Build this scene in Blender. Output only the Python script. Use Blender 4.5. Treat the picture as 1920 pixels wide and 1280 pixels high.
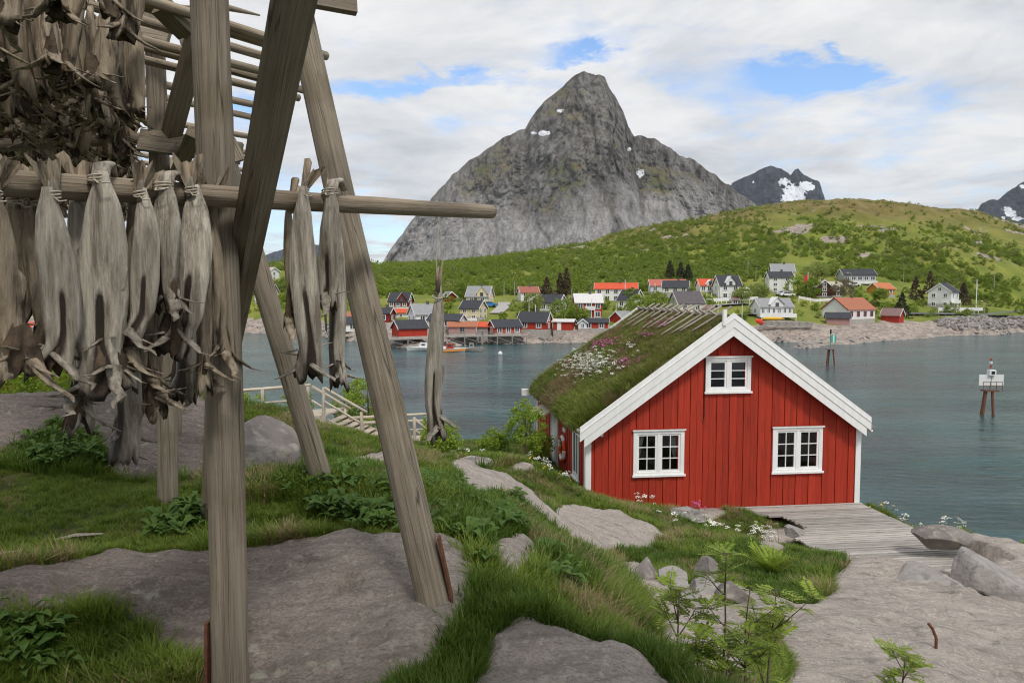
import bpy, bmesh, math, random
import numpy as np
from mathutils import Vector, Matrix, Euler

for _o in list(bpy.data.objects):
    bpy.data.objects.remove(_o)
SC = bpy.context.scene
COL = SC.collection
RND = random.Random(7)
NPR = np.random.default_rng(11)

# ------------------------------------------------------------------ camera
F_PX, CX, CY, HORIZON = 1400.0, 960.0, 640.0, 550.0
EYE = 11.5                                     # metres above the fjord
PITCH = math.atan((CY - HORIZON) / F_PX)
cam_data = bpy.data.cameras.new('camera')
cam_data.sensor_width = 36.0
cam_data.lens = 36.0 * F_PX / 1920.0
cam_data.clip_start = 0.05
cam_data.clip_end = 40000.0
cam = bpy.data.objects.new('camera', cam_data)
COL.objects.link(cam)
cam.location = (0, 0, EYE)
cam.rotation_euler = (math.pi / 2 - PITCH, 0, 0)
SC.camera = cam

# ------------------------------------------------------------------ sun and sky
SUN_DIR = Vector((0.24, -0.60, 0.86)).normalized()       # towards the sun: behind the photographer, to the right
SUN_EL = math.asin(SUN_DIR.z)
SUN_AZ = math.atan2(SUN_DIR.x, SUN_DIR.y)
sun_data = bpy.data.lights.new('sun', 'SUN')
sun_data.energy = 1.9
sun_data.angle = math.radians(11)
sun_data.color = (1.0, 0.955, 0.89)
sun = bpy.data.objects.new('sun', sun_data)
COL.objects.link(sun)
sun.rotation_euler = (-SUN_DIR).to_track_quat('-Z', 'Y').to_euler()

world = bpy.data.worlds.new('World')
SC.world = world
world.use_nodes = True


def build_world():
    nt = world.node_tree
    N, L = nt.nodes, nt.links
    N.clear()
    out = N.new('ShaderNodeOutputWorld')
    bg = N.new('ShaderNodeBackground')
    bg.inputs['Strength'].default_value = 0.115
    L.new(bg.outputs[0], out.inputs[0])
    sky = N.new('ShaderNodeTexSky')
    sky.sky_type = 'NISHITA'
    sky.sun_disc = False
    sky.sun_elevation = SUN_EL
    sky.sun_rotation = SUN_AZ
    sky.air_density = 1.2
    sky.dust_density = 0.6
    tc = N.new('ShaderNodeTexCoord')
    sep = N.new('ShaderNodeSeparateXYZ')
    L.new(tc.outputs['Generated'], sep.inputs[0])

    def math_n(op, a, b=None, c=None):
        m = N.new('ShaderNodeMath')
        m.operation = op
        for i, x in enumerate((a, b, c)):
            if x is None:
                continue
            if isinstance(x, (int, float)):
                m.inputs[i].default_value = x
            else:
                L.new(x, m.inputs[i])
        return m.outputs[0]
    zz = math_n('ADD', math_n('MAXIMUM', sep.outputs['Z'], 0.0), 0.11)
    px = math_n('DIVIDE', sep.outputs['X'], zz)
    py = math_n('DIVIDE', sep.outputs['Y'], zz)
    comb = N.new('ShaderNodeCombineXYZ')
    L.new(px, comb.inputs[0]); L.new(py, comb.inputs[1])

    def noise(scale, detail, rough, off=(0, 0, 0), dist=0.0, vec=None):
        mp = N.new('ShaderNodeMapping')
        mp.inputs['Location'].default_value = off
        L.new(vec or comb.outputs[0], mp.inputs[0])
        n = N.new('ShaderNodeTexNoise')
        n.inputs['Scale'].default_value = scale
        n.inputs['Detail'].default_value = detail
        n.inputs['Roughness'].default_value = rough
        n.inputs['Distortion'].default_value = dist
        L.new(mp.outputs[0], n.inputs['Vector'])
        return n.outputs['Fac']
    big = noise(0.55, 9, 0.58, (3.1, 1.7, 0), 0.3)
    shade = noise(1.3, 8, 0.6, (8.1, 4.7, 2), 0.4)
    warp = noise(2.6, 7, 0.62, (1.3, 9.2, 5), 0.2)
    # gaps in the cloud deck (direction of the gap: azimuth and elevation as x/y and z/y ratios)
    ry = math_n('MAXIMUM', sep.outputs['Y'], 0.05)
    gx = math_n('DIVIDE', sep.outputs['X'], ry)
    gz = math_n('DIVIDE', sep.outputs['Z'], ry)
    gx = math_n('ADD', gx, math_n('MULTIPLY', math_n('SUBTRACT', warp, 0.5), 0.30))
    gz = math_n('ADD', gz, math_n('MULTIPLY', math_n('SUBTRACT', noise(3.4, 6, 0.68, (5.3, 2.2, 1), 0.2), 0.5), 0.11))
    gap = None
    for (u, v, su, sv, amp) in ((1490, 152, 100, 30, 1.0), (1568, 110, 28, 12, .6), (800, 160, 190, 18, .62), (1080, 112, 60, 14, .55),
                                (660, 165, 60, 26, .6), (560, 400, 130, 60, .4), (470, 200, 60, 30, .7), (720, 440, 90, 40, .5),
                                (60, 540, 90, 40, .30), (1340, 60, 240, 10, .12)):
        dx = math_n('DIVIDE', math_n('SUBTRACT', gx, (u - CX) / F_PX), su / F_PX)
        dz = math_n('DIVIDE', math_n('SUBTRACT', gz, (HORIZON - v) / F_PX), sv / F_PX)
        r2 = math_n('ADD', math_n('MULTIPLY', dx, dx), math_n('MULTIPLY', dz, dz))
        g = math_n('MULTIPLY', math_n('POWER', 2.718, math_n('MULTIPLY', r2, -0.8)), amp)
        gap = g if gap is None else math_n('MAXIMUM', gap, g)
    # cloud cover
    cover = math_n('SUBTRACT', math_n('ADD', 0.66, math_n('MULTIPLY', math_n('SUBTRACT', big, 0.5), 1.5)),
                   math_n('SUBTRACT', math_n('MULTIPLY', gap, 1.15), math_n('MULTIPLY', math_n('SUBTRACT', warp, 0.45), 1.6)))
    ramp = N.new('ShaderNodeValToRGB')
    ramp.color_ramp.elements[0].position = 0.0
    ramp.color_ramp.elements[1].position = 0.80
    ramp.color_ramp.interpolation = 'EASE'
    L.new(cover, ramp.inputs[0])
    cr = N.new('ShaderNodeValToRGB')
    e = cr.color_ramp.elements
    e[0].position, e[0].color = 0.34, (4.9, 5.1, 5.45, 1)
    e[1].position, e[1].color = 0.60, (7.5, 7.5, 7.5, 1)
    L.new(shade, cr.inputs[0])
    skyc = N.new('ShaderNodeMix')
    skyc.data_type = 'RGBA'
    skyc.blend_type = 'MULTIPLY'
    skyc.inputs['Factor'].default_value = 1.0
    L.new(sky.outputs[0], skyc.inputs['A'])
    skyc.inputs['B'].default_value = (1.10, 1.30, 1.62, 1)
    mix = N.new('ShaderNodeMix')
    mix.data_type = 'RGBA'
    L.new(ramp.outputs[0], mix.inputs['Factor'])
    L.new(skyc.outputs['Result'], mix.inputs['A'])
    L.new(cr.outputs[0], mix.inputs['B'])
    L.new(mix.outputs['Result'], bg.inputs['Color'])


build_world()
SC.view_settings.view_transform = 'Standard'
SC.view_settings.look = 'None'
SC.view_settings.exposure = 0.12
SC.view_settings.gamma = 1.0
SC.view_settings.use_curve_mapping = False
SC.render.engine = 'CYCLES'
SC.cycles.use_denoising = True
SC.cycles.pixel_filter_type = 'BLACKMAN_HARRIS'
SC.cycles.filter_width = 1.1
SC.cycles.max_bounces = 6
SC.cycles.transparent_max_bounces = 8
SC.cycles.sample_clamp_indirect = 6.0
SC.cycles.caustics_reflective = False
SC.cycles.caustics_refractive = False

_c, _s = math.cos(PITCH), math.sin(PITCH)


def ray(u, v):
    a, b = (u - CX) / F_PX, -(v - CY) / F_PX
    return Vector((a, _c + b * _s, -_s + b * _c))


def P(u, v, Y):
    """point seen at pixel (u, v) of the 1920x1280 photograph, Y metres in front of the camera"""
    d = ray(u, v)
    return Vector((0, 0, EYE)) + d * (Y / d.y)


def PZ(u, v, z):
    d = ray(u, v)
    return Vector((0, 0, EYE)) + d * ((z - EYE) / d.z)


def proj(x, y, z):
    """numpy: world -> pixel"""
    dy, dz = y, z - EYE
    depth = dy * _c - dz * _s
    up = dy * _s + dz * _c
    depth = np.where(np.abs(depth) < 1e-6, 1e-6, depth)
    return CX + F_PX * x / depth, CY - F_PX * up / depth, depth


# ------------------------------------------------------------------ numpy noise
def _hash(ix, iy, iz, seed):
    h = (ix.astype(np.int64) * 374761393 + iy.astype(np.int64) * 668265263 + iz.astype(np.int64) * 2147483647 + seed * 974634777) & 0xffffffff
    h = ((h ^ (h >> 13)) * 1274126177) & 0xffffffff
    h = (h ^ (h >> 16)) & 0xffffffff
    return h / 4294967295.0


def vnoise(x, y, z=None, seed=0):
    x = np.asarray(x, float); y = np.asarray(y, float)
    z = np.zeros_like(x) if z is None else np.asarray(z, float)
    ix, iy, iz = np.floor(x), np.floor(y), np.floor(z)
    fx, fy, fz = x - ix, y - iy, z - iz
    fx, fy, fz = (f * f * f * (f * (f * 6 - 15) + 10) for f in (fx, fy, fz))
    r = 0
    for a in (0, 1):
        for b in (0, 1):
            for c in (0, 1):
                w = (fx if a else 1 - fx) * (fy if b else 1 - fy) * (fz if c else 1 - fz)
                r = r + w * _hash(ix + a, iy + b, iz + c, seed)
    return r


def fbm(x, y, z=None, octaves=5, gain=0.5, seed=0, ridged=False):
    t, amp, tot = 0, 1.0, 0
    z = np.zeros_like(np.asarray(x, float)) if z is None else z
    for o in range(octaves):
        f = 2.03 ** o
        n = vnoise(np.asarray(x) * f + o * 17.3, np.asarray(y) * f - o * 9.1, np.asarray(z) * f, seed + o)
        if ridged:
            n = 1 - np.abs(2 * n - 1)
        t = t + amp * n
        tot += amp
        amp *= gain
    return t / tot


def tps_fit(pts, vals, smooth=1e-3, scale=1.0):
    p = np.asarray(pts, float) / scale
    n = len(p)
    d2 = ((p[:, None, :] - p[None, :, :]) ** 2).sum(-1)
    K = 0.5 * d2 * np.log(d2 + 1e-12)
    A = np.zeros((n + 3, n + 3))
    A[:n, :n] = K + smooth * np.eye(n)
    A[:n, n] = 1; A[:n, n + 1:] = p
    A[n, :n] = 1; A[n + 1:, :n] = p.T
    w = np.linalg.solve(A, np.r_[np.asarray(vals, float), 0, 0, 0])

    def f(x, y):
        x = np.asarray(x, float); y = np.asarray(y, float)
        sh = x.shape
        q = np.stack([x.ravel(), y.ravel()], -1) / scale
        out = np.empty(len(q))
        for i in range(0, len(q), 20000):
            qq = q[i:i + 20000]
            d2 = ((qq[:, None, :] - p[None, :, :]) ** 2).sum(-1)
            out[i:i + 20000] = (0.5 * d2 * np.log(d2 + 1e-12)) @ w[:n] + w[n] + qq @ w[n + 1:]
        return out.reshape(sh)
    return f


def in_poly(px, py, poly):
    inside = np.zeros(np.shape(px), bool)
    n = len(poly)
    for i in range(n):
        x0, y0 = poly[i]; x1, y1 = poly[(i + 1) % n]
        if y0 == y1:
            continue
        c = ((y0 > py) != (y1 > py)) & (px < (x1 - x0) * (py - y0) / (y1 - y0) + x0)
        inside ^= c
    return inside


# ------------------------------------------------------------------ materials
MATS = {}


def new_mat(name):
    m = bpy.data.materials.new(name)
    m.use_nodes = True
    N, L = m.node_tree.nodes, m.node_tree.links
    return m, N, L, N['Principled BSDF']


def pm(name, c1, c2=None, scale=5.0, rough=0.7, bump=0.0, bscale=None, stretch=(1, 1, 1), detail=6, lo=0.35, hi=0.65, spec=0.3,
       rand=0.0, c3=None, s3=1.0, coords='Object', metal=0.0, bdist=0.02, nr=0.6):
    """noise mix of two (three) colours with bump, in object space; rand: brightness change per object"""
    if name in MATS:
        return MATS[name]
    m, N, L, b = new_mat(name)
    MATS[name] = m
    b.inputs['Roughness'].default_value = rough
    b.inputs['Specular IOR Level'].default_value = spec
    b.inputs['Metallic'].default_value = metal
    tc = N.new('ShaderNodeTexCoord')
    mp = N.new('ShaderNodeMapping')
    mp.inputs['Scale'].default_value = stretch
    L.new(tc.outputs[coords], mp.inputs[0])
    info = N.new('ShaderNodeObjectInfo')
    if rand:
        off = N.new('ShaderNodeVectorMath'); off.operation = 'SCALE'
        cmb = N.new('ShaderNodeCombineXYZ')
        for i in range(3):
            L.new(info.outputs['Random'], cmb.inputs[i])
        L.new(cmb.outputs[0], off.inputs[0]); off.inputs['Scale'].default_value = 31.0
        ad = N.new('ShaderNodeVectorMath'); ad.operation = 'ADD'
        L.new(mp.outputs[0], ad.inputs[0]); L.new(off.outputs[0], ad.inputs[1])
        vec = ad.outputs[0]
    else:
        vec = mp.outputs[0]

    def noise(sc, det=detail):
        n = N.new('ShaderNodeTexNoise')
        n.inputs['Scale'].default_value = sc
        n.inputs['Detail'].default_value = det
        n.inputs['Roughness'].default_value = nr
        L.new(vec, n.inputs['Vector'])
        return n.outputs['Fac']
    col = None
    if c2 is not None:
        r = N.new('ShaderNodeValToRGB')
        r.color_ramp.elements[0].position, r.color_ramp.elements[0].color = lo, (*c1, 1)
        r.color_ramp.elements[1].position, r.color_ramp.elements[1].color = hi, (*c2, 1)
        L.new(noise(scale), r.inputs[0])
        col = r.outputs[0]
        if c3 is not None:
            r3 = N.new('ShaderNodeValToRGB')
            r3.color_ramp.elements[0].position, r3.color_ramp.elements[1].position = 0.52, 0.66
            L.new(noise(scale * s3), r3.inputs[0])
            mx = N.new('ShaderNodeMix'); mx.data_type = 'RGBA'
            L.new(r3.outputs[0], mx.inputs['Factor']); L.new(col, mx.inputs['A']); mx.inputs['B'].default_value = (*c3, 1)
            col = mx.outputs['Result']
    if rand:
        hsv = N.new('ShaderNodeHueSaturation')
        if col is None:
            hsv.inputs['Color'].default_value = (*c1, 1)
        else:
            L.new(col, hsv.inputs['Color'])
        mr = N.new('ShaderNodeMapRange')
        mr.inputs['To Min'].default_value, mr.inputs['To Max'].default_value = 1 - rand, 1 + rand
        L.new(info.outputs['Random'], mr.inputs['Value'])
        L.new(mr.outputs[0], hsv.inputs['Value'])
        col = hsv.outputs[0]
    if col is None:
        b.inputs['Base Color'].default_value = (*c1, 1)
    else:
        L.new(col, b.inputs['Base Color'])
    if bump:
        bp = N.new('ShaderNodeBump')
        bp.inputs['Strength'].default_value = bump
        bp.inputs['Distance'].default_value = bdist
        L.new(noise(bscale or scale * 3), bp.inputs['Height'])
        L.new(bp.outputs[0], b.inputs['Normal'])
    return m


def leaf_mat(name, c1, c2, rough=0.55, trans=0.35):
    """foliage: colour varies per instance and over the object, some light passes through"""
    if name in MATS:
        return MATS[name]
    m, N, L, b = new_mat(name)
    MATS[name] = m
    info = N.new('ShaderNodeObjectInfo')
    geo = N.new('ShaderNodeNewGeometry')
    ad = N.new('ShaderNodeMath'); ad.operation = 'ADD'
    sc = N.new('ShaderNodeMath'); sc.operation = 'MULTIPLY'; sc.inputs[1].default_value = 0.6
    L.new(geo.outputs['Random Per Island'], sc.inputs[0])
    s2 = N.new('ShaderNodeMath'); s2.operation = 'MULTIPLY'; s2.inputs[1].default_value = 0.4
    L.new(info.outputs['Random'], s2.inputs[0])
    L.new(sc.outputs[0], ad.inputs[0]); L.new(s2.outputs[0], ad.inputs[1])
    r = N.new('ShaderNodeValToRGB')
    r.color_ramp.elements[0].color = (*c1, 1); r.color_ramp.elements[1].color = (*c2, 1)
    L.new(ad.outputs[0], r.inputs[0])
    L.new(r.outputs[0], b.inputs['Base Color'])
    b.inputs['Roughness'].default_value = rough
    b.inputs['Specular IOR Level'].default_value = 0.25
    tr = N.new('ShaderNodeBsdfTranslucent')
    L.new(r.outputs[0], tr.inputs['Color'])
    mx = N.new('ShaderNodeMixShader'); mx.inputs[0].default_value = trans
    L.new(b.outputs[0], mx.inputs[1]); L.new(tr.outputs[0], mx.inputs[2])
    L.new(mx.outputs[0], N['Material Output'].inputs['Surface'])
    return m


# ------------------------------------------------------------------ mesh helpers
def tag(o, label=None, cat=None, group=None, kind=None):
    if label: o['label'] = label
    if cat: o['category'] = cat
    if group: o['group'] = group
    if kind: o['kind'] = kind
    return o


def link(name, me, mat=None, parent=None, loc=None, rot=None):
    o = bpy.data.objects.new(name, me)
    COL.objects.link(o)
    if me is not None and mat is not None and len(me.materials) == 0:
        for mm in (mat if isinstance(mat, (list, tuple)) else [mat]):
            me.materials.append(mm)
    if parent is not None:
        o.parent = parent
    if loc is not None: o.location = loc
    if rot is not None: o.rotation_euler = rot
    return o


def empty(name, loc=(0, 0, 0), rz=0.0, label=None, cat=None, group=None, kind=None):
    o = bpy.data.objects.new(name, None)
    o.empty_display_size = 0.2
    COL.objects.link(o)
    o.location = loc
    o.rotation_euler = (0, 0, rz)
    return tag(o, label, cat, group, kind)


class MB:
    def __init__(self):
        self.v, self.f, self.mi = [], [], []

    def quad(self, a, b, c, d, mi=0):
        n = len(self.v)
        self.v += [tuple(a), tuple(b), tuple(c), tuple(d)]
        self.f.append((n, n + 1, n + 2, n + 3)); self.mi.append(mi)

    def poly(self, pts, mi=0):
        n = len(self.v)
        self.v += [tuple(p) for p in pts]
        self.f.append(tuple(range(n, n + len(pts)))); self.mi.append(mi)

    def box(self, x0, x1, y0, y1, z0, z1, mi=0):
        n = len(self.v)
        self.v += [(x0, y0, z0), (x1, y0, z0), (x1, y1, z0), (x0, y1, z0), (x0, y0, z1), (x1, y0, z1), (x1, y1, z1), (x0, y1, z1)]
        for q in ((0, 3, 2, 1), (4, 5, 6, 7), (0, 1, 5, 4), (1, 2, 6, 5), (2, 3, 7, 6), (3, 0, 4, 7)):
            self.f.append(tuple(n + i for i in q)); self.mi.append(mi)
        return self

    def prism(self, poly, axis, a0, a1, mi=0):
        """extrude a polygon (list of 2-tuples) along axis 'x' or 'y' or 'z' from a0 to a1"""
        def pt(p, a):
            return {'x': (a, p[0], p[1]), 'y': (p[0], a, p[1]), 'z': (p[0], p[1], a)}[axis]
        n, k = len(self.v), len(poly)
        self.v += [pt(p, a0) for p in poly] + [pt(p, a1) for p in poly]
        self.f.append(tuple(n + i for i in range(k))); self.mi.append(mi)
        self.f.append(tuple(n + k + i for i in reversed(range(k)))); self.mi.append(mi)
        for i in range(k):
            j = (i + 1) % k
            self.f.append((n + i, n + k + i, n + k + j, n + j)); self.mi.append(mi)
        return self

    def tube(self, pts, rad, n=8, caps=True, mi=0, flat=1.0):
        pts = [Vector(p) for p in pts]
        if not isinstance(rad, (list, tuple)):
            rad = [rad] * len(pts)
        base = len(self.v)
        up = Vector((0, 0, 1))
        for i, p in enumerate(pts):
            t = (pts[min(i + 1, len(pts) - 1)] - pts[max(i - 1, 0)])
            t = t.normalized() if t.length > 1e-9 else Vector((0, 0, 1))
            a = up if abs(t.dot(up)) < 0.95 else Vector((1, 0, 0))
            s = t.cross(a).normalized(); w = s.cross(t).normalized()
            for k in range(n):
                an = 2 * math.pi * k / n
                self.v.append(tuple(p + s * (math.cos(an) * rad[i]) + w * (math.sin(an) * rad[i] * flat)))
        for i in range(len(pts) - 1):
            for k in range(n):
                a, b = base + i * n + k, base + i * n + (k + 1) % n
                self.f.append((a, b, b + n, a + n)); self.mi.append(mi)
        if caps:
            self.f.append(tuple(base + k for k in reversed(range(n)))); self.mi.append(mi)
            e = base + (len(pts) - 1) * n
            self.f.append(tuple(e + k for k in range(n))); self.mi.append(mi)
        return self

    def mesh(self, name, smooth=False, fix=True):
        me = bpy.data.meshes.new(name)
        me.from_pydata(self.v, [], self.f)
        if any(self.mi):
            me.polygons.foreach_set('material_index', self.mi)
        if fix:
            bm = bmesh.new(); bm.from_mesh(me)
            bmesh.ops.recalc_face_normals(bm, faces=bm.faces)
            bm.to_mesh(me); bm.free()
        if smooth:
            me.polygons.foreach_set('use_smooth', [True] * len(me.polygons))
        me.update()
        return me

    def build(self, name, mat, parent=None, smooth=False, loc=None, rot=None, fix=True):
        return link(name, self.mesh(name, smooth, fix), mat, parent, loc, rot)


def grid_mesh(name, V, rows, cols, smooth=True, attrs=None):
    """mesh from a (rows*cols, 3) array"""
    me = bpy.data.meshes.new(name)
    i = np.arange(rows - 1)[:, None] * cols + np.arange(cols - 1)[None, :]
    F = np.stack([i, i + 1, i + cols + 1, i + cols], -1).reshape(-1, 4)
    me.vertices.add(len(V)); me.vertices.foreach_set('co', np.asarray(V, np.float32).ravel())
    me.loops.add(F.size); me.loops.foreach_set('vertex_index', F.ravel().astype(np.int32))
    me.polygons.add(len(F)); me.polygons.foreach_set('loop_start', np.arange(0, F.size, 4, dtype=np.int32))
    me.polygons.foreach_set('use_smooth', np.full(len(F), smooth))
    me.update(calc_edges=True)
    for k, a in (attrs or {}).items():
        at = me.attributes.new(k, 'FLOAT', 'POINT')
        at.data.foreach_set('value', np.asarray(a, np.float32).ravel())
    return me


def log_mesh(length, r0, r1, seed=0, n=18, rings=14, bend=0.01, knots=0.06):
    """round timber along +z with slight bend, knots and flattened cracks"""
    rg = np.random.default_rng(seed)
    b = MB()
    ph, ph2 = rg.uniform(0, 6.28, 2)
    kn = [(rg.uniform(0.05, .95), rg.uniform(0, 6.28)) for _ in range(5)]
    crack = rg.uniform(0, 6.28)
    for i in range(rings):
        t = i / (rings - 1)
        r = r0 + (r1 - r0) * t
        ox = bend * length * math.sin(t * 3.1 + ph) * 0.25; oy = bend * length * math.sin(t * 4.3 + ph2) * 0.25
        for k in range(n):
            a = 2 * math.pi * k / n
            rr = r * (1 + 0.025 * math.sin(3 * a + ph + t * 2) + 0.015 * math.sin(7 * a + ph2 - 3 * t))
            for (kt, ka) in kn:
                d = ((t - kt) * length / 0.10) ** 2 + (math.atan2(math.sin(a - ka), math.cos(a - ka)) / 0.5) ** 2
                rr += r * knots * math.exp(-d)
            dc = math.atan2(math.sin(a - crack - 0.25 * math.sin(3 * t + ph)), math.cos(a - crack - 0.25 * math.sin(3 * t + ph)))
            if abs(dc) < 0.18:
                rr *= 0.93
            b.v.append((ox + rr * math.cos(a), oy + rr * math.sin(a), t * length))
    for i in range(rings - 1):
        for k in range(n):
            a, c = i * n + k, i * n + (k + 1) % n
            b.f.append((a, c, c + n, a + n)); b.mi.append(0)
    b.f.append(tuple(reversed(range(n)))); b.mi.append(0)
    e = (rings - 1) * n
    b.f.append(tuple(e + k for k in range(n))); b.mi.append(0)
    me = b.mesh('log', smooth=True)
    for p in me.polygons:
        if len(p.vertices) > 4:
            p.use_smooth = False
    return me


def place_along(o, p0, p1, roll=0.0):
    p0, p1 = Vector(p0), Vector(p1)
    q = (p1 - p0).to_track_quat('Z', 'Y')
    o.rotation_mode = 'QUATERNION'
    from mathutils import Quaternion
    o.rotation_quaternion = q @ Quaternion((0, 0, 1), roll)
    o.location = p0
    return o


def timber(name, p0, p1, r0, r1, mat, parent=None, seed=0, n=18, rings=14, roll=0.0, bend=0.01):
    p0, p1 = Vector(p0), Vector(p1)
    o = link(name, log_mesh((p1 - p0).length, r0, r1, seed, n, rings, bend), mat, parent)
    return place_along(o, p0, p1, roll)


def plank(name, p0, p1, w, t, mat, parent=None, roll=0.0):
    """sawn board from p0 to p1, w wide and t thick"""
    p0, p1 = Vector(p0), Vector(p1)
    b = MB().box(-w / 2, w / 2, -t / 2, t / 2, 0, (p1 - p0).length)
    return place_along(b.build(name, mat, parent), p0, p1, roll)


# scatter of prototype meshes on points (grass, ground cover, scrub: what nobody could count)
def proto_collection(name, meshes):
    c = bpy.data.collections.new(name)
    for i, me in enumerate(meshes):
        o = bpy.data.objects.new('%s_%02d' % (name, i), me)
        c.objects.link(o)
    return c


def scatter(name, pts, scale, coll, n_proto, mat=None, tilt=0.15, label=None, cat=None, seed=0, parent=None, idx=None, stretch=None):
    pts = np.asarray(pts, np.float32)
    n = len(pts)
    rg = np.random.default_rng(seed)
    me = bpy.data.meshes.new(name)
    me.vertices.add(n); me.vertices.foreach_set('co', pts.ravel())
    rot = np.stack([rg.normal(0, tilt, n), rg.normal(0, tilt, n), rg.uniform(0, 6.283, n)], -1).astype(np.float32)
    a = me.attributes.new('rot', 'FLOAT_VECTOR', 'POINT'); a.data.foreach_set('vector', rot.ravel())
    s = np.broadcast_to(np.asarray(scale, np.float32), (n,))
    s3 = np.stack([s, s, s * (1 if stretch is None else stretch)], -1).astype(np.float32)
    a = me.attributes.new('scl', 'FLOAT_VECTOR', 'POINT'); a.data.foreach_set('vector', s3.ravel())
    a = me.attributes.new('idx', 'INT', 'POINT')
    a.data.foreach_set('value', (rg.integers(0, n_proto, n) if idx is None else np.asarray(idx)).astype(np.int32))
    me.update()
    o = link(name, me, None, parent)
    ng = bpy.data.node_groups.new(name + '_scatter', 'GeometryNodeTree')
    ng.interface.new_socket('Geometry', in_out='INPUT', socket_type='NodeSocketGeometry')
    ng.interface.new_socket('Geometry', in_out='OUTPUT', socket_type='NodeSocketGeometry')
    N, L = ng.nodes, ng.links
    gi, go = N.new('NodeGroupInput'), N.new('NodeGroupOutput')
    iop = N.new('GeometryNodeInstanceOnPoints')
    ci = N.new('GeometryNodeCollectionInfo')
    ci.inputs['Collection'].default_value = coll
    ci.inputs['Separate Children'].default_value = True
    ci.inputs['Reset Children'].default_value = True
    iop.inputs['Pick Instance'].default_value = True

    def named(nm, ty):
        q = N.new('GeometryNodeInputNamedAttribute'); q.data_type = ty
        q.inputs['Name'].default_value = nm
        return q.outputs['Attribute']
    L.new(gi.outputs[0], iop.inputs['Points'])
    L.new(ci.outputs[0], iop.inputs['Instance'])
    L.new(named('idx', 'INT'), iop.inputs['Instance Index'])
    L.new(named('rot', 'FLOAT_VECTOR'), iop.inputs['Rotation'])
    L.new(named('scl', 'FLOAT_VECTOR'), iop.inputs['Scale'])
    L.new(iop.outputs[0], go.inputs[0])
    md = o.modifiers.new('scatter', 'NODES')
    md.node_group = ng
    return tag(o, label, cat, None, 'stuff')

# ---- paints, woods, glass shared by several things
RED = pm('falu_red_paint', (.36, .031, .015), (.45, .044, .021), scale=2.2, rough=.62, bump=.25, bscale=30, stretch=(7, 7, .35), rand=.13, spec=.25, c3=(.25, .032, .016), s3=1.4, nr=.68)
WHITE = pm('white_paint', (.78, .78, .76), (.86, .86, .85), scale=3, rough=.5, bump=.05, bscale=25, stretch=(3, 3, 1))
WOOD_GREY = pm('weathered_wood', (.27, .235, .195), (.40, .355, .30), scale=3, rough=.85, bump=.5, bscale=14, stretch=(9, 9, .6), rand=.13, c3=(.17, .14, .11), s3=1.7)
DECK_WOOD = pm('deck_wood', (.33, .305, .27), (.52, .495, .455), scale=2.5, rough=.85, bump=.5, bscale=12, stretch=(.7, 12, 12), rand=.24, c3=(.22, .195, .165), s3=1.6, nr=.7)
TURF_SOIL = pm('turf_soil', (.12, .14, .034), (.25, .205, .085), scale=2.4, rough=.95, bump=.6, bscale=18, c3=(.10, .065, .030), s3=.7)
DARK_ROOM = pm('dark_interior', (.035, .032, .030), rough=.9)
CURTAIN = pm('curtain_cloth', (.62, .64, .62), (.70, .72, .70), scale=6, rough=.9, stretch=(8, 8, .3))
STEEL = pm('grey_metal', (.30, .30, .31), rough=.45, metal=.6)
RED_RUST = pm('rusty_iron', (.115, .045, .030), (.20, .085, .05), scale=20, rough=.9, bump=.4)
BLACK = pm('black_rubber', (.02, .02, .02), rough=.6)


def glass_mat():
    m, N, L, b = new_mat('window_glass')
    b.inputs['Base Color'].default_value = (.75, .80, .80, 1)
    b.inputs['Roughness'].default_value = .03
    gl = N.new('ShaderNodeBsdfGlossy'); gl.inputs['Roughness'].default_value = .03; gl.inputs['Color'].default_value = (.9, .95, 1, 1)
    tr = N.new('ShaderNodeBsdfTransparent'); tr.inputs['Color'].default_value = (.80, .86, .85, 1)
    fr = N.new('ShaderNodeFresnel'); fr.inputs['IOR'].default_value = 1.55
    mx = N.new('ShaderNodeMixShader')
    L.new(fr.outputs[0], mx.inputs[0]); L.new(tr.outputs[0], mx.inputs[1]); L.new(gl.outputs[0], mx.inputs[2])
    L.new(mx.outputs[0], N['Material Output'].inputs['Surface'])
    return m


GLASS = glass_mat()

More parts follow.
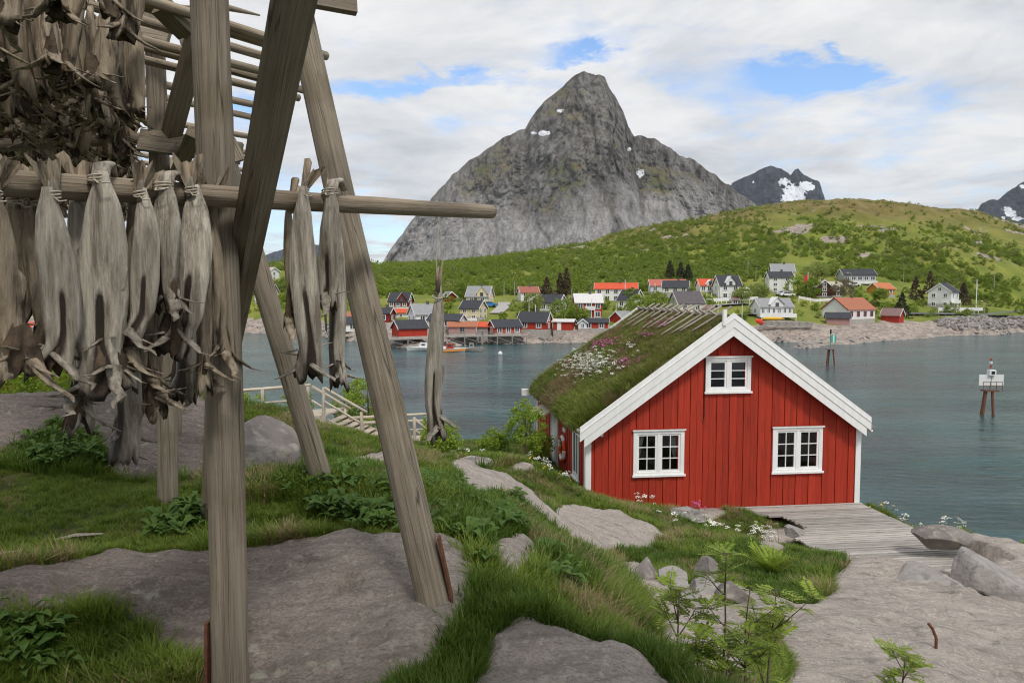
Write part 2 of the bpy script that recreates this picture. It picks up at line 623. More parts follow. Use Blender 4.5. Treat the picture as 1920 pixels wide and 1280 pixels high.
# ================================================================== THE SETTING
# ---- water
def water_mat():
    m, N, L, b = new_mat('fjord_water')
    b.inputs['Base Color'].default_value = (0.018, 0.050, 0.055, 1)
    b.inputs['Roughness'].default_value = 0.12
    b.inputs['IOR'].default_value = 1.33
    b.inputs['Specular IOR Level'].default_value = 0.5
    tc = N.new('ShaderNodeTexCoord')

    def noise(scale, detail, stretch=(1, 1, 1), rough=0.55, dist=0.0):
        mp = N.new('ShaderNodeMapping'); mp.inputs['Scale'].default_value = stretch
        L.new(tc.outputs['Object'], mp.inputs[0])
        n = N.new('ShaderNodeTexNoise')
        n.inputs['Scale'].default_value = scale; n.inputs['Detail'].default_value = detail
        n.inputs['Roughness'].default_value = rough; n.inputs['Distortion'].default_value = dist
        L.new(mp.outputs[0], n.inputs['Vector'])
        return n.outputs['Fac']
    r = N.new('ShaderNodeValToRGB')
    r.color_ramp.elements[0].position, r.color_ramp.elements[0].color = 0.38, (0.013, 0.042, 0.050, 1)
    r.color_ramp.elements[1].position, r.color_ramp.elements[1].color = 0.68, (0.028, 0.105, 0.108, 1)
    L.new(noise(0.03, 4, (1, 2.2, 1)), r.inputs[0])
    L.new(r.outputs[0], b.inputs['Base Color'])
    w1, w2, w3 = noise(1.1, 5, (0.8, 1.5, 1), 0.6, 0.3), noise(0.22, 3, (0.7, 1.6, 1)), noise(0.045, 3, (0.8, 2.5, 1))
    a = N.new('ShaderNodeMath'); a.operation = 'MULTIPLY_ADD'
    L.new(w2, a.inputs[0]); a.inputs[1].default_value = 2.2; L.new(w1, a.inputs[2])
    # wind lanes: ripples weaker in some patches
    mr = N.new('ShaderNodeMapRange')
    mr.inputs['From Min'].default_value, mr.inputs['From Max'].default_value = 0.35, 0.65
    mr.inputs['To Min'].default_value, mr.inputs['To Max'].default_value = 0.45, 1.0
    L.new(w3, mr.inputs['Value'])
    bp = N.new('ShaderNodeBump')
    bp.inputs['Distance'].default_value = 0.32
    L.new(mr.outputs[0], bp.inputs['Strength'])
    L.new(a.outputs[0], bp.inputs['Height'])
    L.new(bp.outputs[0], b.inputs['Normal'])
    return m


wb = MB()
wb.quad((-9000, -60, 0), (9000, -60, 0), (9000, 12000, 0), (-9000, 12000, 0))
tag(wb.build('water', water_mat()), kind='structure')

# ---- frame of the red house (its front gable wall fixes the ground and deck in front of it)
H_ANG = math.atan(.125)
H0 = P(1100, 925, 20.0)
HEX, HEY = Vector((math.cos(H_ANG), math.sin(H_ANG), 0)), Vector((-math.sin(H_ANG), math.cos(H_ANG), 0))


def on_front(u, v):
    """pixel -> (s, z) on the house's front gable wall"""
    d = ray(u, v)
    o = Vector((0, 0, EYE)) - Vector((H0.x, H0.y, 0))
    t = -o.dot(HEY) / d.dot(HEY)
    p = o + d * t
    return p.dot(HEX), p.z


HW = on_front(1606, 940)[0]                    # width of the front
HL = 8.2                                        # length
Z_DECK = on_front(1600, 941)[1]
Z_EAVE = (on_front(1108, 806)[1] + on_front(1604, 790)[1]) / 2
PK_S, PK_Z = HW / 2, on_front(1366, 607)[1]
SLOPE = (PK_Z - Z_EAVE) / PK_S
Z_BOT = Z_DECK - .62



# ---- near ground: heights from points of the photograph whose distance is known from what stands there
NEAR = [  # (u, v, Y)
    (810, 1130, 4.3), (432, 1315, 3.72), (960, 1280, 3.65), (100, 1285, 3.75), (560, 1240, 3.95), (200, 1100, 4.55), (620, 1005, 5.45), (860, 1060, 4.9),
    (598, 900, 6.6), (313, 935, 6.5), (100, 900, 7.0), (60, 1000, 5.6), (450, 960, 6.1), (740, 960, 6.1), (250, 872, 7.6), (100, 800, 8.6),
    (30, 742, 10.2), (200, 742, 10.2), (370, 745, 10.0), (440, 880, 7.0), (520, 885, 7.6), (660, 880, 7.2), (800, 930, 6.9),
    (930, 960, 7.0), (1000, 1080, 5.0), (1080, 1190, 4.1), (1210, 1250, 3.8), (1060, 1060, 6.0), (1130, 1120, 6.2), (1190, 1180, 6.0),
    (1240, 1270, 5.2), (1330, 1300, 5.6), (950, 895, 11.0), (880, 900, 9.2), (1035, 975, 10.6), (1000, 1000, 8.2), (1090, 1040, 10.2),
    (1140, 990, 14.2), (1240, 1005, 14.2), (1060, 935, 16.5), (1000, 870, 17.0), (900, 860, 17.5), (940, 842, 24.0), (1010, 836, 27.0),
    (1060, 905, 20.6), (1105, 930, 19.7), (1200, 950, 19.0), (1300, 958, 18.6), (1390, 955, 19.4), (1320, 1000, 15.2), (1200, 1030, 12.6),
    (1180, 1075, 11.2), (1290, 1110, 10.4), (1400, 1105, 10.8), (1450, 1050, 13.6), (1530, 1085, 12.3), (1470, 1160, 9.4),
    (1440, 1240, 7.6), (1560, 1180, 8.8), (1650, 1048, 13.6), (1600, 1060, 13.0), (1760, 1090, 12.4), (1700, 1180, 9.2), (1700, 1280, 7.4),
    (1880, 1140, 11.4), (1880, 1280, 8.2), (1480, 1280, 7.0), (640, 862, 15.5), (560, 832, 19.5), (480, 822, 20.0), (700, 856, 18.5),
    (780, 868, 19.0), (830, 878, 16.0), (760, 890, 9.5), (1870, 1040, 15.6), (1920, 1050, 15.4), (1830, 1005, 17.0), (1920, 1110, 12.8),
]
pts, vals = [], []
for (u, v, Y) in NEAR:
    p = P(u, v, Y)
    pts.append((p.x, p.y)); vals.append(p.z)
EXTRA = [  # (x, y, z) under and behind the camera, below the house and deck, and the bank down to the water
    (0, 1.5, 9.7), (0, -1, 9.75), (0, -5, 10.2), (-5, -4, 10.4), (-6, 2, 10.1), (4, -4, 9.6), (5, 2.0, 8.6), (9, 0, 8.0), (3, 3.4, 8.8), (14, 4, 6.6), (-10, 5, 10.2),
    (-11, 11, 9.0), (-7.5, 14.0, 8.4), (-3.5, 13.5, 8.8), (-11, 17, 6.2), (-6.5, 18, 7.2), (-14, 24, 2.5), (-7, 27, 4.6), (-3, 30, 4.4), (0, 31, 4.6), (2, 33, 3.0), (-20, 14, 6.0),
    (-16, 34, -1.5), (-7, 36, -1.0), (0, 40, -2.5), (8, 38, -2.5), (-24, 22, 0.5), (-26, 40, -4),
    (5, 20.6, 5.25), (8, 21, 5.1), (5, 25, 4.4), (9, 25, 3.2), (4, 29, 3.6), (8.5, 30, 0.5),
    (6.2, 18.5, 5.2), (9.3, 18.5, 5.25), (9.0, 16.0, 5.3), (7.2, 16.5, 5.5), (10.4, 20.8, 5.5), (10.6, 18.0, 5.75), (11.4, 19.5, 4.6), (12.5, 22, 2.0),
    (11.5, 25, 0.0), (14, 19, 3.4), (16, 20, 0.5), (18, 16, 2.8), (21, 18, -0.5), (22, 10, 4.0), (28, 12, -1), (16, 30, -3), (24, 26, -4), (12, 40, -4), (30, 40, -6),
]
for (x, y, z) in EXTRA:
    pts.append((x, y)); vals.append(z)
near_base = tps_fit(pts, vals, smooth=2e-3, scale=10.0)

ROCKS = [  # outlines of the bare rock as seen in the photograph
    [(-400, 1090), (0, 1078), (150, 1048), (380, 1032), (520, 1006), (620, 1000), (760, 1022), (850, 1022), (925, 1078), (905, 1120), (865, 1180), (810, 1235), (740, 1300), (720, 1600), (300, 1600), (350, 1285), (285, 1240), (272, 1175), (180, 1152), (40, 1142), (-400, 1130)],
    [(935, 1172), (1000, 1146), (1080, 1186), (1200, 1246), (1275, 1300), (1300, 1700), (880, 1700), (900, 1300), (930, 1230)],
    [(943, 1015), (1000, 1020), (1016, 1060), (992, 1098), (950, 1080)],
    [(-300, 735), (380, 733), (395, 800), (385, 885), (215, 885), (180, 830), (120, 795), (0, 850), (-300, 860)],
    [(862, 884), (935, 884), (992, 912), (1030, 955), (1046, 992), (1008, 972), (960, 938), (880, 925)],
    [(1030, 962), (1060, 945), (1150, 955), (1252, 1000), (1225, 1025), (1150, 1032), (1100, 1036), (1040, 990)],
    [(1140, 1062), (1200, 1046), (1235, 1085), (1300, 1092), (1370, 1085), (1450, 1112), (1505, 1128), (1478, 1172), (1420, 1200), (1440, 1300), (1280, 1300), (1205, 1160), (1190, 1120)],
    [(1488, 1160), (1556, 1098), (1588, 1045), (1660, 1030), (1800, 1075), (1930, 1120), (2200, 1120), (2200, 1800), (1450, 1800), (1470, 1240)],
    [(1800, 1000), (1860, 1000), (1930, 1025), (2200, 1060), (2200, 1110), (1920, 1110), (1850, 1060)],
    [(850, 862), (905, 862), (905, 880), (850, 880)], [(960, 868), (1000, 868), (1000, 880), (960, 880)],
    [(650, 862), (740, 838), (790, 842), (745, 866), (690, 880)],
    [(1255, 960), (1300, 947), (1345, 952), (1370, 966), (1300, 972)], [(1430, 1000), (1470, 985), (1500, 1000), (1450, 1045), (1425, 1030)],
]


def near_parts(x, y):
    """height of the near ground and how rocky it is"""
    z = near_base(x, y)
    j1 = fbm(x * 1.3, y * 1.3, octaves=4, seed=3) - .5
    j2 = fbm(x * 1.3 + 40, y * 1.3, octaves=4, seed=5) - .5
    u, v, dep = proj(x + j1 * .35, y + j2 * .5, z)
    rock = np.zeros(np.shape(x), bool)
    for poly in ROCKS:
        rock |= in_poly(u, v, poly) & (dep > 0.3)
    wild = (dep < 0.6) | (u < -250) | (u > 2150) | (v > 1500)
    rock = np.where(wild, fbm(x * .35, y * .35, octaves=4, seed=9) > .5, rock)
    rock = rock | (z < 2.2 + 1.5 * j1)
    return z, rock.astype(float)


def soften(a, n=2):
    for _ in range(n):
        b = a.copy()
        b[1:-1, 1:-1] = (a[:-2, 1:-1] + a[2:, 1:-1] + a[1:-1, :-2] + a[1:-1, 2:] + 2 * a[1:-1, 1:-1]) / 6
        a = b
    return a


NR, NC, Y_OFF = 560, 620, 5.0
rowY = np.geomspace(2.4, 52.0, NR) - Y_OFF
colT = np.linspace(-1.15, 1.15, NC)
GX = (rowY[:, None] + Y_OFF) * colT[None, :]
GY = np.repeat(rowY[:, None], NC, 1)
GZ, GROCK = near_parts(GX, GY)
GSOFT = soften(GROCK, 4)
lump = fbm(GX * 1.1, GY * 1.1, octaves=5, seed=21) - .5
fine = fbm(GX * 5, GY * 5, octaves=4, seed=23) - .5
strata = fbm(GX * .9 + GY * .5, GY * 3.2 - GX * 1.6, octaves=5, seed=27, ridged=True) - .6
crack = np.clip(fbm(GX * .55 + 3, GY * .9, octaves=3, seed=31, ridged=True) - .90, 0, 1)
GZ = GZ + (GSOFT - .5) * .07 + GSOFT * (lump * .14 + strata * .13 + fine * .035 - crack * 1.4) + (1 - GSOFT) * (lump * .16 + fine * .05)
# the ground stays below the deck planks and the house floor


def deck_left(t):
    return np.interp(t, [0, .7, .95, 2.0, 2.3, 3.4, 3.7, 5.6], [4.2, 4.2, 5.1, 5.3, 4.55, 4.6, 4.9, 6.9])


HS = (GX - H0.x) * HEX.x + (GY - H0.y) * HEX.y
HT = -((GX - H0.x) * HEY.x + (GY - H0.y) * HEY.y)
under_deck = (HS > deck_left(HT) - .02) & (HS < HW + .15) & (HT > -.1) & (HT < 5.6 - .3 * (HS < 7))
GZ = np.where(under_deck, np.minimum(GZ, Z_DECK - .16), GZ)
GZ = np.where((HS > .05) & (HS < HW - .05) & (HT < -.15) & (HT > -HL), np.minimum(GZ, Z_BOT - .1), GZ)
near_V = np.stack([GX, GY, GZ], -1).reshape(-1, 3)


def near_z(x, y):
    """height of the finished near ground (bilinear on its own grid)"""
    x = np.asarray(x, float); y = np.asarray(y, float)
    fr = np.interp(y, rowY, np.arange(NR))
    fc = np.interp(x / (y + Y_OFF), colT, np.arange(NC))
    r, c = np.clip(fr.astype(int), 0, NR - 2), np.clip(fc.astype(int), 0, NC - 2)
    a, b = fr - r, fc - c
    def g(G): return G[r, c] * (1 - a) * (1 - b) + G[r + 1, c] * a * (1 - b) + G[r, c + 1] * (1 - a) * b + G[r + 1, c + 1] * a * b
    return g(GZ), g(GSOFT)


def ground_mat():
    m, N, L, b = new_mat('near_ground')
    tc = N.new('ShaderNodeTexCoord')
    at = N.new('ShaderNodeAttribute'); at.attribute_name = 'rock'
    wa = N.new('ShaderNodeAttribute'); wa.attribute_name = 'shaded_brown'

    def noise(scale, detail, st=(1, 1, 1), rough=.6):
        mp = N.new('ShaderNodeMapping'); mp.inputs['Scale'].default_value = st
        L.new(tc.outputs['Object'], mp.inputs[0])
        n = N.new('ShaderNodeTexNoise'); n.inputs['Scale'].default_value = scale; n.inputs['Detail'].default_value = detail
        n.inputs['Roughness'].default_value = rough
        L.new(mp.outputs[0], n.inputs['Vector'])
        return n.outputs['Fac']

    def ramp(f, p0, c0, p1, c1):
        r = N.new('ShaderNodeValToRGB')
        r.color_ramp.elements[0].position, r.color_ramp.elements[0].color = p0, (*c0, 1)
        r.color_ramp.elements[1].position, r.color_ramp.elements[1].color = p1, (*c1, 1)
        L.new(f, r.inputs[0])
        return r.outputs[0]

    def mix(f, a, b_):
        x = N.new('ShaderNodeMix'); x.data_type = 'RGBA'
        if isinstance(f, float): x.inputs['Factor'].default_value = f
        else: L.new(f, x.inputs['Factor'])
        for k, c in (('A', a), ('B', b_)):
            if isinstance(c, tuple): x.inputs[k].default_value = (*c, 1)
            else: L.new(c, x.inputs[k])
        return x.outputs['Result']
    n1, n2, n3 = noise(1.1, 8), noise(7, 10, (1, 1.8, 1), .7), noise(48, 6, (1, 1.5, 1), .74)
    sp = ramp(n3, .45, (0, 0, 0), .60, (.7, .7, .7))
    band = ramp(noise(1.6, 9, (.5, 2.6, 1), .68), .40, (0, 0, 0), .62, (1, 1, 1))
    grey = mix(band, ramp(n1, .3, (.36, .312, .272), .7, (.48, .420, .370)), (.57, .50, .435))
    grey = mix(sp, grey, (.25, .215, .188))
    brown = mix(band, ramp(n1, .3, (.195, .158, .138), .7, (.28, .23, .20)), (.34, .285, .245))  # brown rock colour, partly deepened in place of shade
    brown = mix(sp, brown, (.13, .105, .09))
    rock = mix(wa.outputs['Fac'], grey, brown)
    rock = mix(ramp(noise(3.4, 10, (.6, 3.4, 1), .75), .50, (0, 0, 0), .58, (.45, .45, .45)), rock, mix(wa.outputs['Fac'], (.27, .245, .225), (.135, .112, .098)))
    rock = mix(ramp(noise(2.3, 9, (1, 2.5, 1)), .57, (0, 0, 0), .72, (.7, .7, .7)), rock, (.12, .108, .085))      # dark algae
    rock = mix(ramp(noise(5.2, 8, (1, 1, 1), .7), .59, (0, 0, 0), .66, (.7, .7, .7)), rock, (.50, .48, .38))        # pale lichen
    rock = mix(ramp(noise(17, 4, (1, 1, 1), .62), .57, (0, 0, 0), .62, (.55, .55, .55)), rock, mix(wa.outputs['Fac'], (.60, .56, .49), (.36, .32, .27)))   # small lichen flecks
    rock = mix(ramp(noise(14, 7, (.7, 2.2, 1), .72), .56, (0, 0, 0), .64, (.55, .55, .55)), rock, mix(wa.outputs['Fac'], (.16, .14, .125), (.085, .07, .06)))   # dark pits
    vo = N.new('ShaderNodeTexVoronoi'); vo.feature = 'DISTANCE_TO_EDGE'; vo.inputs['Scale'].default_value = .38
    mpv = N.new('ShaderNodeMapping'); mpv.inputs['Scale'].default_value = (1, 1.7, .4); mpv.inputs['Rotation'].default_value = (0, 0, .5)
    wv = N.new('ShaderNodeVectorMath'); wv.operation = 'MULTIPLY_ADD'
    nv = N.new('ShaderNodeTexNoise'); nv.inputs['Scale'].default_value = 1.4; nv.inputs['Detail'].default_value = 7
    L.new(tc.outputs['Object'], nv.inputs['Vector'])
    L.new(nv.outputs['Color'], wv.inputs[0]); wv.inputs[1].default_value = (.7, .7, .7); L.new(tc.outputs['Object'], wv.inputs[2])
    L.new(wv.outputs[0], mpv.inputs[0]); L.new(mpv.outputs[0], vo.inputs['Vector'])
    fis = ramp(vo.outputs['Distance'], .001, (.22, .22, .22), .006, (0, 0, 0))
    rock = mix(fis, rock, (.07, .06, .05))
    soil = ramp(n2, .35, (.030, .045, .012), .65, (.075, .085, .022))
    soil = mix(ramp(noise(1.6, 6), .56, (0, 0, 0), .68, (.8, .8, .8)), soil, (.17, .125, .062))                            # dead grass
    moss = ramp(noise(14, 6), .35, (.055, .085, .010), .65, (.115, .150, .018))
    soil = mix(ramp(noise(.9, 5, (1.2, 1, 1)), .45, (0, 0, 0), .55, (1, 1, 1)), soil, moss)
    edge = ramp(at.outputs['Fac'], .35, (0, 0, 0), .62, (1, 1, 1))
    L.new(mix(edge, soil, rock), b.inputs['Base Color'])
    b.inputs['Roughness'].default_value = .88
    b.inputs['Specular IOR Level'].default_value = .2
    bp = N.new('ShaderNodeBump'); bp.inputs['Strength'].default_value = .75; bp.inputs['Distance'].default_value = .03
    ad = N.new('ShaderNodeMath'); ad.operation = 'MULTIPLY_ADD'
    L.new(n2, ad.inputs[0]); ad.inputs[1].default_value = 3.2; L.new(n3, ad.inputs[2])
    fm = N.new('ShaderNodeMath'); fm.operation = 'MULTIPLY_ADD'; L.new(fis, fm.inputs[0]); fm.inputs[1].default_value = -1.2; L.new(ad.outputs[0], fm.inputs[2])
    L.new(fm.outputs[0], bp.inputs['Height']); L.new(bp.outputs[0], b.inputs['Normal'])
    return m


# browner gneiss round the rack, its colour also darkened to stand in for shade
shaded_brown = np.clip((fbm(GX * .5, GY * .5, octaves=3, seed=77) - .5) * .6 + 1.15 - (GX + .42 * GY) / 2.2, 0, 1) * np.clip((13 - GY) / 3, 0, 1)
g_me = grid_mesh('ground', near_V, NR, NC, True, {'rock': GSOFT, 'shaded_brown': shaded_brown})
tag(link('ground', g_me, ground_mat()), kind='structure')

# ---- far shore, village slope and green hill
FAR = [  # (u, v, Y): shoreline, house sites, crest of the hill
    (330, 640, 230), (490, 628, 215), (600, 630, 200), (650, 638, 182), (740, 652, 160), (860, 650, 165), (940, 645, 170), (1040, 643, 174), (1130, 640, 179), (1250, 640, 180),
    (1420, 641, 178), (1500, 653, 157), (1600, 645, 170), (1700, 636, 187), (1800, 629, 204), (1920, 616, 244), (2100, 610, 268), (100, 640, 240), (-100, 640, 240),
    (1588, 602, 200), (1765, 578, 232), (1672, 606, 204), (1570, 609, 190), (1446, 604, 188), (1285, 590, 190), (1363, 562, 210), (1327, 548, 216), (1250, 552, 226), (1155, 566, 216),
    (1180, 580, 205), (1100, 597, 190), (1040, 585, 196), (990, 566, 216), (900, 573, 210), (888, 600, 190), (745, 577, 206), (755, 596, 190), (800, 607, 179), (830, 614, 174),
    (865, 627, 172), (945, 627, 174), (1000, 620, 178), (1058, 620, 178), (1110, 615, 181), (1168, 607, 184), (1460, 548, 236), (1548, 558, 222), (1605, 532, 252), (1650, 555, 232),
    (505, 527, 262), (500, 567, 240), (655, 618, 190), (560, 600, 215), (840, 566, 214), (1690, 589, 219), (1760, 590, 219), (1840, 592, 220), (1790, 606, 207), (1860, 606, 214), (1920, 604, 226), (1920, 591, 240), (2100, 588, 285),
    (1500, 628, 176), (1600, 622, 184), (1700, 618, 197), (1400, 622, 184), (1040, 628, 178), (1130, 626, 183),
    (560, 490, 420), (700, 503, 360), (830, 498, 360), (930, 485, 370), (1000, 476, 380), (1090, 464, 390), (1150, 443, 400), (1200, 427, 405), (1270, 415, 410), (1340, 408, 415), (1400, 393, 420),
    (1480, 382, 425), (1560, 381, 430), (1640, 382, 430), (1720, 388, 430), (1800, 402, 430), (1860, 418, 425), (1920, 436, 420), (2050, 470, 420), (2250, 520, 420),
    (800, 545, 260), (1000, 530, 270), (1150, 515, 280), (1300, 500, 285), (1450, 485, 290), (1600, 475, 300), (1750, 480, 300), (1900, 510, 300),
    (420, 520, 400), (300, 545, 380), (100, 552, 330), (-150, 552, 330), (40, 572, 262), (70, 590, 256), (45, 622, 246),
]
fp, fv = [], []
for (u, v, Y) in FAR:
    p = P(u, v, Y)
    fp.append((p.x, p.y)); fv.append(max(p.z, 0.0) if v < 615 else 0.0 if v > 626 and Y < 250 and p.z < 2.6 else p.z)
for (u, v, Y) in FAR[:19]:            # the sea bed in front of the shore
    p = P(u, v, Y)
    fp.append((p.x * .9, p.y * .88)); fv.append(-5.0)
for (u, v, Y) in FAR:                  # behind the crest the hill falls away again
    if Y >= 355 and v < 560:
        p = P(u, v, Y)
        fp.append((p.x * 1.35, p.y * 1.35)); fv.append(p.z * .45)
far_base = tps_fit(fp, fv, smooth=4e-4, scale=100.0)
FR, FC = 330, 560
f_rowY = np.geomspace(128, 640, FR)
f_colT = np.linspace(-.86, .86, FC)
FX = f_rowY[:, None] * f_colT[None, :]
FY = np.repeat(f_rowY[:, None], FC, 1)


def far_height(x, y):
    z = far_base(x, y)
    hi = np.clip((z - 12) / 20, 0, 1)
    n = fbm(x * .045, y * .045, octaves=5, seed=41) - .5
    r = fbm(x * .10 + y * .03, y * .16, octaves=4, seed=43, ridged=True) - .62
    lo = np.clip((z + .6) / 1.5, 0, 1) * np.clip((4.2 - z) / 2.5, 0, 1)     # the rocky strip along the water
    n2 = fbm(x * .22, y * .22, octaves=5, seed=45, ridged=True) - .55
    return z + hi * (n * 6.0 + r * 3.0) * np.clip((z - 8) / 30 + .15, 0, 1) + lo * n2 * 2.6 + np.clip((z - 3) / 4, 0, 1) * n * .6


FZ = far_height(FX, FY)
shore_rock = np.clip((4.4 - FZ + 2.6 * (fbm(FX * .12, FY * .12, octaves=4, seed=51) - .5)) / .9, 0, 1)
outcrop = np.clip((fbm(FX * .05 + FY * .02, FY * .11, octaves=5, seed=53) - .645) * 9, 0, 1) * np.clip((FZ - 16) / 16, 0, 1)
# the rock armour below the road on the right shore
FU, FVV, _d = proj(FX, FY, FZ)
shore_rock = np.maximum(shore_rock, in_poly(FU, FVV, [(1700, 604), (1790, 598), (2100, 592), (2100, 640), (1700, 640)]).astype(float))


def far_mat():
    m, N, L, b = new_mat('far_slope')
    tc = N.new('ShaderNodeTexCoord')
    at = N.new('ShaderNodeAttribute'); at.attribute_name = 'rock'
    hg = N.new('ShaderNodeAttribute'); hg.attribute_name = 'heath'

    def noise(scale, detail, st=(1, 1, 1)):
        mp = N.new('ShaderNodeMapping'); mp.inputs['Scale'].default_value = st
        L.new(tc.outputs['Object'], mp.inputs[0])
        n = N.new('ShaderNodeTexNoise'); n.inputs['Scale'].default_value = scale; n.inputs['Detail'].default_value = detail
        n.inputs['Roughness'].default_value = .62
        L.new(mp.outputs[0], n.inputs['Vector'])
        return n.outputs['Fac']

    def ramp(f, p0, c0, p1, c1):
        r = N.new('ShaderNodeValToRGB')
        r.color_ramp.elements[0].position, r.color_ramp.elements[0].color = p0, (*c0, 1)
        r.color_ramp.elements[1].position, r.color_ramp.elements[1].color = p1, (*c1, 1)
        L.new(f, r.inputs[0])
        return r.outputs[0]

    def mix(f, a, b_):
        x = N.new('ShaderNodeMix'); x.data_type = 'RGBA'
        L.new(f, x.inputs['Factor'])
        for k, c in (('A', a), ('B', b_)):
            if isinstance(c, tuple): x.inputs[k].default_value = (*c, 1)
            else: L.new(c, x.inputs[k])
        return x.outputs['Result']
    grass = ramp(noise(.09, 8), .38, (.125, .175, .026), .62, (.235, .255, .048))
    grass = mix(ramp(noise(.5, 6), .5, (0, 0, 0), .68, (.8, .8, .8)), grass, (.215, .185, .060))
    heath = ramp(noise(.12, 8), .36, (.125, .105, .035), .64, (.235, .185, .075))
    veg = mix(hg.outputs['Fac'], grass, heath)
    rock = ramp(noise(.35, 8, (1, 1, 3)), .34, (.25, .215, .19), .66, (.47, .39, .33))
    rock = mix(ramp(noise(1.1, 6), .50, (0, 0, 0), .64, (.8, .8, .8)), rock, (.15, .135, .125))
    L.new(mix(ramp(at.outputs['Fac'], .35, (0, 0, 0), .65, (1, 1, 1)), veg, rock), b.inputs['Base Color'])
    b.inputs['Roughness'].default_value = .92
    b.inputs['Specular IOR Level'].default_value = .15
    bp = N.new('ShaderNodeBump'); bp.inputs['Strength'].default_value = .8; bp.inputs['Distance'].default_value = .5
    L.new(noise(.9, 7), bp.inputs['Height']); L.new(bp.outputs[0], b.inputs['Normal'])
    return m


heath = np.clip((FZ - 30) / 26 + (fbm(FX * .03, FY * .03, octaves=4, seed=57) - .5) * 1.6, 0, 1)
f_me = grid_mesh('hill', np.stack([FX, FY, FZ], -1).reshape(-1, 3), FR, FC, True, {'rock': np.maximum(shore_rock, outcrop), 'heath': heath})
tag(link('hill', f_me, far_mat()), kind='structure')


def far_z(x, y):
    x = np.asarray(x, float); y = np.asarray(y, float)
    fr = np.interp(y, f_rowY, np.arange(FR)); fc = np.interp(x / y, f_colT, np.arange(FC))
    r, c = np.clip(fr.astype(int), 0, FR - 2), np.clip(fc.astype(int), 0, FC - 2)
    a, b = fr - r, fc - c
    return FZ[r, c] * (1 - a) * (1 - b) + FZ[r + 1, c] * a * (1 - b) + FZ[r, c + 1] * (1 - a) * b + FZ[r + 1, c + 1] * a * b


